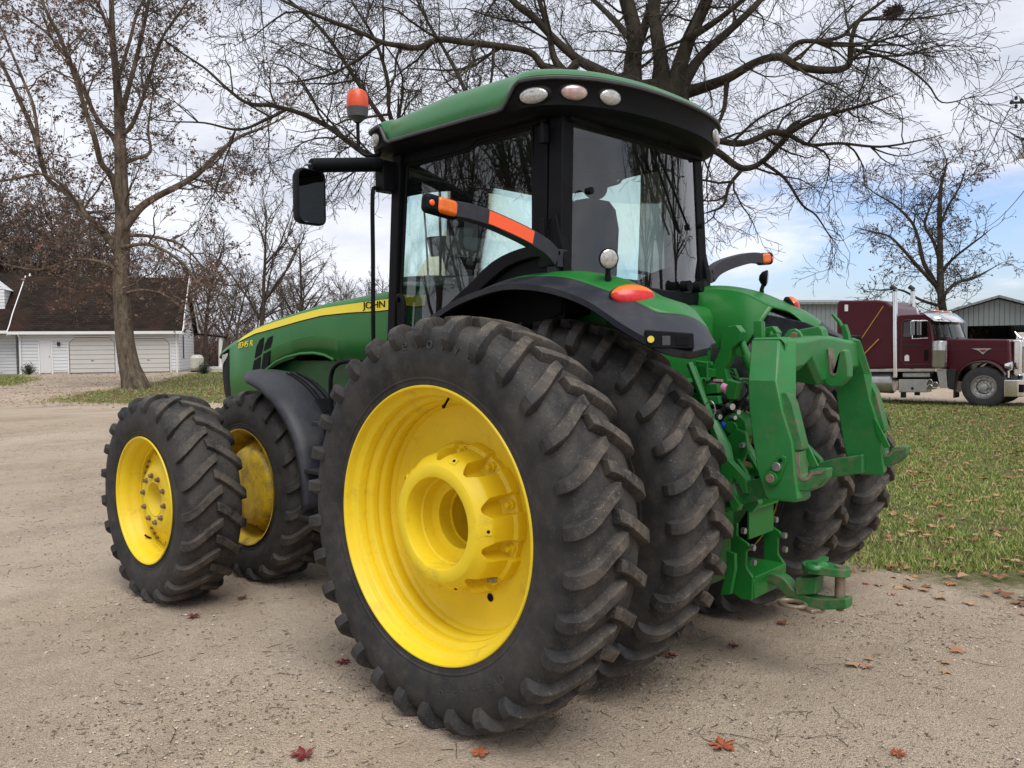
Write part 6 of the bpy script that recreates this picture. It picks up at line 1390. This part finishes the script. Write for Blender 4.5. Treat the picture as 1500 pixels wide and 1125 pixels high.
LAWN_L2=[gpD(-200,36),gpD(20,37),gpD(50,42),gpD(25,47),gpD(-200,46)]
LAWN_F=[gpD(265,56),gpD(800,56),gpD(1300,48),gpD(1700,60),gpD(1700,400),gpD(-700,400),gpD(-700,56)]
def lawn(px,py):
    return np.maximum.reduce([seg_dist(px,py,p) for p in(LAWN_R,LAWN_L,LAWN_L2,LAWN_F)])
ang=np.linspace(0,2*PI,721)[:-1]; rad=np.concatenate([[0.02],np.geomspace(.4,900,330)])
X=(rad[:,None]*np.cos(ang)); Y=(rad[:,None]*np.sin(ang)); X=X.ravel();Y=Y.ravel()
und=(np.sin(X*1.7+.6*Y)*np.sin(Y*1.3-.4*X+1)+.6*np.sin(3.1*X-1.9*Y))*.006*np.clip(1-np.hypot(X,Y)/60,0,1)
near=np.minimum.reduce([np.hypot((X-a)/.5,(Y-b)/.4) for a,b in((0,YO),(0,YI),(XF,1.61),(XF,.825),(0,-YI),(0,-YO),(XF,-.825),(XF,-1.61))])
und=np.where(near<1,-.004,und)*1.0
Z=gz(X,Y)+und
nr=len(rad); na=720; I=np.arange(nr*na).reshape(nr,na); J=np.roll(I,-1,1)
F=np.stack([I[:-1],I[1:],J[1:],J[:-1]],-1).reshape(-1,4)
lm=np.clip(lawn(X,Y),-3,3)
def ground_mat():
    m=bpy.data.materials.new('gravel_and_turf'); m.use_nodes=True; nt=m.node_tree; b=nt.nodes['Principled BSDF']; b.inputs['Roughness'].default_value=.92; b.inputs['Specular IOR Level'].default_value=.25; L=nt.links.new
    tc=nt.nodes.new('ShaderNodeTexCoord')
    def noise(s,d=6,r=.65,sc_=None):
        n=nt.nodes.new('ShaderNodeTexNoise'); n.inputs['Scale'].default_value=s; n.inputs['Detail'].default_value=d; n.inputs['Roughness'].default_value=r
        if sc_: mp=nt.nodes.new('ShaderNodeMapping'); mp.inputs['Scale'].default_value=sc_; mp.inputs['Rotation'].default_value=(0,0,.9); L(tc.outputs['Object'],mp.inputs[0]); L(mp.outputs[0],n.inputs['Vector'])
        else: L(tc.outputs['Object'],n.inputs['Vector'])
        return n.outputs['Fac']
    def mr(src,a,b_,c=0,d=1): q=nt.nodes.new('ShaderNodeMapRange'); L(src,q.inputs[0]); [setattr(q.inputs[i],'default_value',v) for i,v in((1,a),(2,b_),(3,c),(4,d))]; return q.outputs[0]
    def mix(f,a,b_):
        q=nt.nodes.new('ShaderNodeMix'); q.data_type='RGBA'; L(f,q.inputs[0])
        for i,v in((6,a),(7,b_)):
            if isinstance(v,tuple): q.inputs[i].default_value=(*v,1)
            else: L(v,q.inputs[i])
        return q.outputs[2]
    def math_(op,a,b_):
        q=nt.nodes.new('ShaderNodeMath'); q.operation=op
        for i,v in((0,a),(1,b_)):
            if isinstance(v,(int,float)): q.inputs[i].default_value=v
            else: L(v,q.inputs[i])
        return q.outputs[0]
    def vor(s):
        v=nt.nodes.new('ShaderNodeTexVoronoi'); v.inputs['Scale'].default_value=s; L(tc.outputs['Object'],v.inputs['Vector']); return v
    v1=vor(55); v2=vor(150)
    g=mix(mr(noise(.55,7),.35,.68),(.420,.328,.240),(.600,.492,.378))
    g=mix(mr(noise(.16,4,.5),.42,.62,0,.55),g,(.400,.300,.205))
    g=mix(mr(noise(2.6,8,.7),.40,.72,0,.55),g,(.62,.52,.41))
    g=mix(mr(noise(.9,5,.6,(1,.25,1)),.52,.72,0,.65),g,(.31,.245,.19))
    g=mix(mr(noise(30,6,.8),.50,.75,0,.8),g,(.29,.23,.175))
    g=mix(mr(noise(75,4,.7),.56,.68,0,.85),g,(.50,.43,.33))
    st=mr(v2.outputs['Distance'],.0,.55,1,0)
    g=mix(math_('MULTIPLY',mr(v1.outputs['Color'],.80,.86),mr(v1.outputs['Distance'],.22,.34,1,0)),g,(.52,.48,.42))
    g=mix(math_('MULTIPLY',mr(v2.outputs['Color'],.72,.80),mr(v2.outputs['Distance'],.25,.4,.8,0)),g,(.12,.095,.075))
    gr=mix(mr(noise(1.4,8,.75),.38,.64),(.085,.110,.030),(.175,.160,.062))
    gr=mix(mr(noise(12,5,.7),.47,.68,0,.8),gr,(.23,.165,.10))
    gr=mix(mr(noise(60,3,.6),.5,.7,0,.6),gr,(.030,.045,.012))
    at_=nt.nodes.new('ShaderNodeAttribute'); at_.attribute_name='tread'
    e=math_('ADD',at_.outputs['Fac'],math_('MULTIPLY',math_('SUBTRACT',noise(1.8,9,.75),.5),2.4))
    mk=mr(e,-.25,.35); c=mix(mk,g,gr); L(c,b.inputs['Base Color'])
    h=math_('ADD',math_('ADD',math_('MULTIPLY',noise(18,8,.75),.8),math_('MULTIPLY',noise(5,5,.6),1.1)),math_('ADD',math_('MULTIPLY',st,.30),math_('MULTIPLY',mr(v1.outputs['Distance'],0,.45,1,0),.35)))
    bp=nt.nodes.new('ShaderNodeBump'); bp.inputs['Strength'].default_value=.9; bp.inputs['Distance'].default_value=.034; L(h,bp.inputs['Height']); L(bp.outputs[0],b.inputs['Normal'])
    return m
gobj=from_np('ground',np.stack([X,Y,Z],1),F,ground_mat(),None,180,attr=lm); tag(gobj,kind='structure')
# ---------------------------------------------------------------- scattered gravel, twigs, leaves, grass
rg=np.random.default_rng(17)
def scatter(n,rmax,power=1.0,half=None):
    "random ground points, denser near the photographer's side of the yard"
    a=rg.uniform(YAW-R(40),YAW+R(40),n); r=2.2+(rmax-2.2)*rg.uniform(0,1,n)**power
    return CC[0]+r*np.cos(a),CC[1]+r*np.sin(a),r
x,y,r=scatter(170000,22,1.5); k=lawn(x,y)<.2; x,y,r=x[k],y[k],r[k]
cl=np.sin(x*2.1+1.3*np.sin(y*1.7))+np.sin(y*2.7+x*.8)+rg.normal(size=len(x))*.9; k=cl>-.2; x,y,r=x[k],y[k],r[k]; n=len(x)
oct_=np.array([(1,0,0),(0,1,0),(-1,0,0),(0,-1,0),(0,0,.8),(.7,.7,.5),(-.7,.7,.45),(-.7,-.7,.5),(.7,-.7,.45)],float)
s=(.0024+.0070*rg.uniform(0,1,n)**6)*(1+r*.03)
V=oct_[None]*rg.uniform(.6,1.3,(n,9,3))*s[:,None,None]; th=rg.uniform(0,6.28,n); c_,s_=np.cos(th)[:,None],np.sin(th)[:,None]
V=np.stack([V[:,:,0]*c_-V[:,:,1]*s_,V[:,:,0]*s_+V[:,:,1]*c_,V[:,:,2]],-1)+np.stack([x,y,gz(x,y)+.001],1)[:,None,:]
fo=np.array([(0,5,4),(5,1,4),(1,6,4),(6,2,4),(2,7,4),(7,3,4),(3,8,4),(8,0,4)]); F=(fo[None]+9*np.arange(n)[:,None,None]).reshape(-1,3)

def island_mat(name,cs,rough=.9):
    m=mat(name,cs[0][1],rough,spec=.2); nt=m.node_tree; b=nt.nodes['Principled BSDF']; g=nt.nodes.new('ShaderNodeNewGeometry'); r_=nt.nodes.new('ShaderNodeValToRGB'); e=r_.color_ramp
    e.elements[0].color=(*cs[0][1],1); e.elements[1].color=(*cs[-1][1],1)
    for p,c in cs[1:-1]: q=e.elements.new(p); q.color=(*c,1)
    nt.links.new(g.outputs['Random Per Island'],r_.inputs[0]); nt.links.new(r_.outputs[0],b.inputs['Base Color']); return m
M['stone']=island_mat('limestone_chip',[(0,(.10,.075,.055)),(.25,(.22,.17,.125)),(.55,(.38,.31,.235)),(.9,(.48,.41,.33)),(1,(.60,.55,.48))]); o=from_np('gravel',V.reshape(-1,3),F,M['stone'],None,None); tag(o,'small limestone chips scattered over the yard','gravel',kind='stuff')
# twigs
x,y,r=scatter(6500,22,1.35); k=lawn(x,y)<.5; x,y=x[k],y[k]; polys=[]
for a,b in zip(x,y):
    l=rg.uniform(.015,.06) if rg.uniform()<.88 else rg.uniform(.06,.20); t=rg.uniform(0,6.28); P=[]; q=np.array([a,b,float(gz(a,b))+.004])
    for j in range(4): P.append(q.copy()); t+=rg.normal()*.35; q=q+np.array([math.cos(t)*l/3,math.sin(t)*l/3,rg.uniform(-.001,.003)])
    polys.append((np.array(P),np.linspace(.0016,.0009,4)*rg.uniform(.7,1.6)))
V,F=tubes_np(polys,3); o=from_np('twig_litter',V,F,mat('fallen_twig',(.06,.045,.035),.9,var=.4,vscale=3)); tag(o,'short dark twigs littering the gravel','twigs',kind='stuff')
# leaf litter
def leaf_outline():
    "lobed maple leaf, unit size"
    o=[]
    for k in range(60):
        a=2*PI*k/60; r_=.30+.62*abs(math.cos(2.5*a))**.9*(1 if abs(math.sin(a/2))<.9 else .7)+.07*math.cos(15*a); o.append((r_*math.cos(a),r_*math.sin(a)))
    return o
x,y,r=scatter(44000,46,.75); L_=lawn(x,y)
cl_=.5+.5*np.sin(x*1.1+1.7*np.sin(y*.8))*np.sin(y*1.3+x*.35); keep=(L_>-.5)&(rg.uniform(size=len(x))<.25+.75*cl_**1.5)|((L_>-2.2)&(rg.uniform(size=len(x))<.04)); x,y=x[keep],y[keep]
xx=np.array([gpD(u,d) for u,d in zip(rg.uniform(-40,560,4200),rg.uniform(25,49,4200))]); kk=(lawn(xx[:,0],xx[:,1])>-6); xx=xx[kk]
x=np.concatenate([x,xx[:,0]]); y=np.concatenate([y,xx[:,1]]); n=len(x)
o6=np.array([(1,0),(.35,.35),(.3,.95),(-.2,.4),(-.85,.45),(-.45,0),(-.8,-.5),(-.15,-.4),(.35,-.9),(.4,-.3)])
s=rg.uniform(.028,.064,n); th=rg.uniform(0,6.28,n); V=o6[None]*s[:,None,None]*rg.uniform(.8,1.2,(n,10,1)); V=np.stack([V[:,:,0]*np.cos(th)[:,None]-V[:,:,1]*np.sin(th)[:,None],V[:,:,0]*np.sin(th)[:,None]+V[:,:,1]*np.cos(th)[:,None],rg.uniform(0,.022,(n,10))*(s[:,None]/.05)],-1)
V=V+np.stack([x,y,gz(x,y)+.003+np.where(lawn(x,y)>0,.018,0)],1)[:,None,:]; F=np.arange(n*10).reshape(n,10)
def leafmat():
    m=mat('dry_leaf',(.30,.15,.07),.75); nt=m.node_tree; b=nt.nodes['Principled BSDF']; g=nt.nodes.new('ShaderNodeNewGeometry'); r_=nt.nodes.new('ShaderNodeValToRGB'); e=r_.color_ramp
    cs=[(0,(.10,.045,.028)),(.25,(.24,.10,.045)),(.5,(.36,.19,.09)),(.72,(.40,.26,.15)),(.88,(.30,.09,.04)),(1,(.16,.03,.02))]
    e.elements[0].color=(*cs[0][1],1); e.elements[1].color=(*cs[-1][1],1)
    for p,c in cs[1:-1]: q=e.elements.new(p); q.color=(*c,1)
    nt.links.new(g.outputs['Random Per Island'],r_.inputs[0]); nt.links.new(r_.outputs[0],b.inputs['Base Color']); return m
M['leaf']=leafmat(); o=from_np('leaf_litter',V.reshape(-1,3),F,M['leaf']); tag(o,'fallen brown leaves over the grass and yard edge','leaves',kind='stuff')
# single maple leaves near the camera
lo=leaf_outline(); big=[(445,1108,.085,'dark red'),(702,1106,.070,'rust brown'),(1057,1094,.100,'rust brown'),(1315,1106,.06,'rust brown'),(1268,978,.06,'pale brown'),(283,904,.07,'dark red'),(355,877,.06,'brown'),(503,972,.07,'dark red'),(982,962,.055,'dark red'),(1393,857,.07,'orange brown'),(1073,948,.05,'dark red'),(1306,872,.05,'pale pink')]
where=['at the bottom left of the yard, nearest the camera','below the big rear tyre at the bottom edge','largest, at the bottom right of the yard','small, at the bottom right edge of the gravel','flat on the gravel behind the drawbar','just behind the outer front tyre','between the front and rear tyres','beside the outer rear tyre, at its front','tucked against the inner rear dual tyre','at the edge of the lawn on the gravel','on the gravel behind the rear duals','near the grass edge behind the hitch']
cols={'dark red':(.16,.022,.022),'rust brown':(.30,.085,.035),'pale brown':(.36,.19,.12),'brown':(.16,.07,.04),'orange brown':(.42,.20,.08),'pale pink':(.42,.26,.22)}
for (u,v,sz,cn),wh in zip(big,where):
    p=gp(u,v); mb=MB(); t0=rng.uniform(0,6.28)
    pts=[(sz*.75*(a*math.cos(t0)-b*math.sin(t0)),sz*.75*(a*math.sin(t0)+b*math.cos(t0)),abs(a*b)*sz*.35+rng.uniform(0,.012)) for a,b in lo]; mb.add(pts+[(0,0,.004)],[(i,(i+1)%60,60) for i in range(60)])
    mb.tube([(0,0,.005),(sz*.8*math.cos(t0+2),sz*.8*math.sin(t0+2),.006)],.0015,4)
    key='leaf_'+cn.replace(' ','_'); m=M.get(key) or mat(key,cols[cn],.6,var=.4,vscale=60); M[key]=m
    o=mb.build('maple_leaf',m,None,smooth=60); o.location=(p[0],p[1],.004); tag(o,cn+' fallen maple leaf '+wh,'leaf','single maple leaves on the gravel')
# grass blades
def blades(n,poly_pts,dmin,dmax,u0,u1,name,label,hh=.045):
    u=rg.uniform(u0,u1,n); D_=dmin*(dmax/dmin)**(rg.uniform(0,1,n)**.85)
    d=FW[None]+RT[None]*((u-750)/CF)[:,None]; P=CC[None]+d*D_[:,None]; x,y=P[:,0],P[:,1]; L_=seg_dist(x,y,poly_pts)
    k=L_+rg.normal(size=n)*.42+.40*np.sin(x*2.3+y)*np.sin(y*1.9-x*.7)+.25*np.sin(x*6.1+2*y)*np.sin(5.3*y-x)>-.05; k&=(rg.uniform(size=n)<.45+.55*(np.sin(x*1.9+2.1*np.sin(y*1.3))*np.sin(y*2.2+x*.6)>-.35)); x,y,D_=x[k],y[k],D_[k]; n=len(x)
    h=hh*rg.uniform(.4,1.4,n)*(1+.35*np.sin(x*1.3+y*.4)*np.sin(y*.9)); w=(.0022+.00040*D_)*rg.uniform(.7,1.5,n); th=rg.uniform(0,6.28,n); ln=rg.uniform(.2,1.1,n)*h; tl=rg.uniform(0,6.28,n)
    z=gz(x,y)-.002; A=np.stack([x-w*np.cos(th),y-w*np.sin(th),z],1); B=np.stack([x+w*np.cos(th),y+w*np.sin(th),z],1); C_=np.stack([x+ln*np.cos(tl),y+ln*np.sin(tl),z+h],1)
    V=np.stack([A,B,C_],1).reshape(-1,3); F=np.arange(3*n).reshape(n,3); o=from_np(name,V,F,M['blade']); tag(o,label,'grass',kind='stuff')
def blademat():
    m=mat('grass_blade',(.1,.15,.03),.6,spec=.3); nt=m.node_tree; b=nt.nodes['Principled BSDF']; g=nt.nodes.new('ShaderNodeNewGeometry'); r_=nt.nodes.new('ShaderNodeValToRGB'); e=r_.color_ramp
    cs=[(0,(.09,.155,.022)),(.3,(.165,.25,.045)),(.6,(.24,.30,.065)),(.8,(.38,.35,.13)),(1,(.48,.38,.22))]
    e.elements[0].color=(*cs[0][1],1); e.elements[1].color=(*cs[-1][1],1)
    for p,c in cs[1:-1]: q=e.elements.new(p); q.color=(*c,1)
    nt.links.new(g.outputs['Random Per Island'],r_.inputs[0]); nt.links.new(r_.outputs[0],b.inputs['Base Color']); return m
M['blade']=blademat()
blades(170000,LAWN_R,6.5,26,1040,1640,'grass','short patchy green grass on the lawn behind the hitch')
blades(36000,LAWN_L,25,50,20,560,'grass','thin strip of grass around the sycamore',.06)
blades(9000,LAWN_L2,34,48,-60,60,'grass','grass in front of the farmhouse porch',.06)
# ================================================================ SKY, SUN, CAMERA
wd=bpy.data.worlds.new('World'); sc.world=wd; wd.use_nodes=True; nt=wd.node_tree; nt.nodes.clear(); L=nt.links.new
SUN_AZ=R(150); SUN_EL=R(58)     # direction towards the sun, measured in the world XY plane from +X
o=nt.nodes.new('ShaderNodeOutputWorld'); bg=nt.nodes.new('ShaderNodeBackground'); bg.inputs[1].default_value=.10
sk=nt.nodes.new('ShaderNodeTexSky'); sk.sky_type='NISHITA'; sk.sun_disc=False; sk.sun_elevation=SUN_EL; sk.sun_rotation=PI/2-SUN_AZ; sk.air_density=1.0; sk.dust_density=1.5; sk.ozone_density=1.5
tc=nt.nodes.new('ShaderNodeTexCoord'); sp=nt.nodes.new('ShaderNodeSeparateXYZ'); L(tc.outputs['Generated'],sp.inputs[0])
def wm(op,a,b_=None,c=None):
    q=nt.nodes.new('ShaderNodeMath'); q.operation=op
    for i,v in enumerate((a,b_,c)):
        if v is None: continue
        if isinstance(v,(int,float)): q.inputs[i].default_value=v
        else: L(v,q.inputs[i])
    return q.outputs[0]
def wr(src,a,b_,c=0,d=1): q=nt.nodes.new('ShaderNodeMapRange'); q.interpolation_type='SMOOTHSTEP'; L(src,q.inputs[0]); [setattr(q.inputs[i],'default_value',v) for i,v in((1,a),(2,b_),(3,c),(4,d))]; return q.outputs[0]
zc=wm('ADD',wm('MAXIMUM',sp.outputs[2],0),.16); cb_=nt.nodes.new('ShaderNodeCombineXYZ'); L(wm('DIVIDE',sp.outputs[0],zc),cb_.inputs[0]); L(wm('DIVIDE',sp.outputs[1],zc),cb_.inputs[1])
def wn(s,d=8,r=.55,w=0):
    n=nt.nodes.new('ShaderNodeTexNoise'); n.inputs['Scale'].default_value=s; n.inputs['Detail'].default_value=d; n.inputs['Roughness'].default_value=r; n.inputs['Distortion'].default_value=.4
    mp=nt.nodes.new('ShaderNodeMapping'); mp.inputs['Location'].default_value=(w,w*.7,0); L(cb_.outputs[0],mp.inputs[0]); L(mp.outputs[0],n.inputs['Vector']); return n.outputs['Fac']
n1=wn(.55,9,.6,3.1); n2=wn(1.6,8,.6,9.2)
# the overcast breaks up low in the direction of the red truck
tx,ty=math.cos(YAW-R(26)),math.sin(YAW-R(26))
dt=wm('ADD',wm('MULTIPLY',sp.outputs[0],tx),wm('MULTIPLY',sp.outputs[1],ty))
gap=wm('MULTIPLY',wr(dt,.80,.985),wr(sp.outputs[2],.26,.07))
mask=wr(wm('SUBTRACT',wm('ADD',n1,wm('MULTIPLY',wm('SUBTRACT',n2,.5),.35)),wm('MULTIPLY',gap,.36)),.20,.42)
shade=wr(wm('ADD',wm('MULTIPLY',n1,.6),wm('MULTIPLY',n2,.4)),.34,.62)
cc=nt.nodes.new('ShaderNodeMix'); cc.data_type='RGBA'; L(shade,cc.inputs[0]); cc.inputs[6].default_value=(4.5,4.8,5.6,1); cc.inputs[7].default_value=(7.1,7.25,7.8,1)
bl=nt.nodes.new('ShaderNodeMix'); bl.data_type='RGBA'; bl.blend_type='MULTIPLY'; bl.inputs[0].default_value=1; L(sk.outputs[0],bl.inputs[6]); bl.inputs[7].default_value=(1.15,1.18,1.40,1)
mx=nt.nodes.new('ShaderNodeMix'); mx.data_type='RGBA'; L(mask,mx.inputs[0]); L(bl.outputs[2],mx.inputs[6]); L(cc.outputs[2],mx.inputs[7])
L(mx.outputs[2],bg.inputs[0]); L(bg.outputs[0],o.inputs[0])
sd=bpy.data.lights.new('sun','SUN'); sd.energy=1.95; sd.angle=R(40); sd.color=(1,.965,.91); so=bpy.data.objects.new('sun',sd); col.objects.link(so)
dv=Vector((math.cos(SUN_AZ)*math.cos(SUN_EL),math.sin(SUN_AZ)*math.cos(SUN_EL),math.sin(SUN_EL))); so.rotation_euler=dv.to_track_quat('Z','Y').to_euler(); so.location=(0,0,30)
cd=bpy.data.cameras.new('camera'); cam=bpy.data.objects.new('camera',cd); col.objects.link(cam); sc.camera=cam
cd.sensor_fit='HORIZONTAL'; cd.sensor_width=36; cd.lens=CF/1500*36; cd.clip_end=3000; cd.clip_start=.05
cam.matrix_world=basis(tuple(CC),tuple(RT),tuple(UP),tuple(-FW))
sc.view_settings.view_transform='Standard'; sc.view_settings.look='None'; sc.view_settings.exposure=0.52; sc.view_settings.gamma=1
sc.cycles.max_bounces=8; sc.cycles.transparent_max_bounces=16; sc.cycles.use_denoising=True
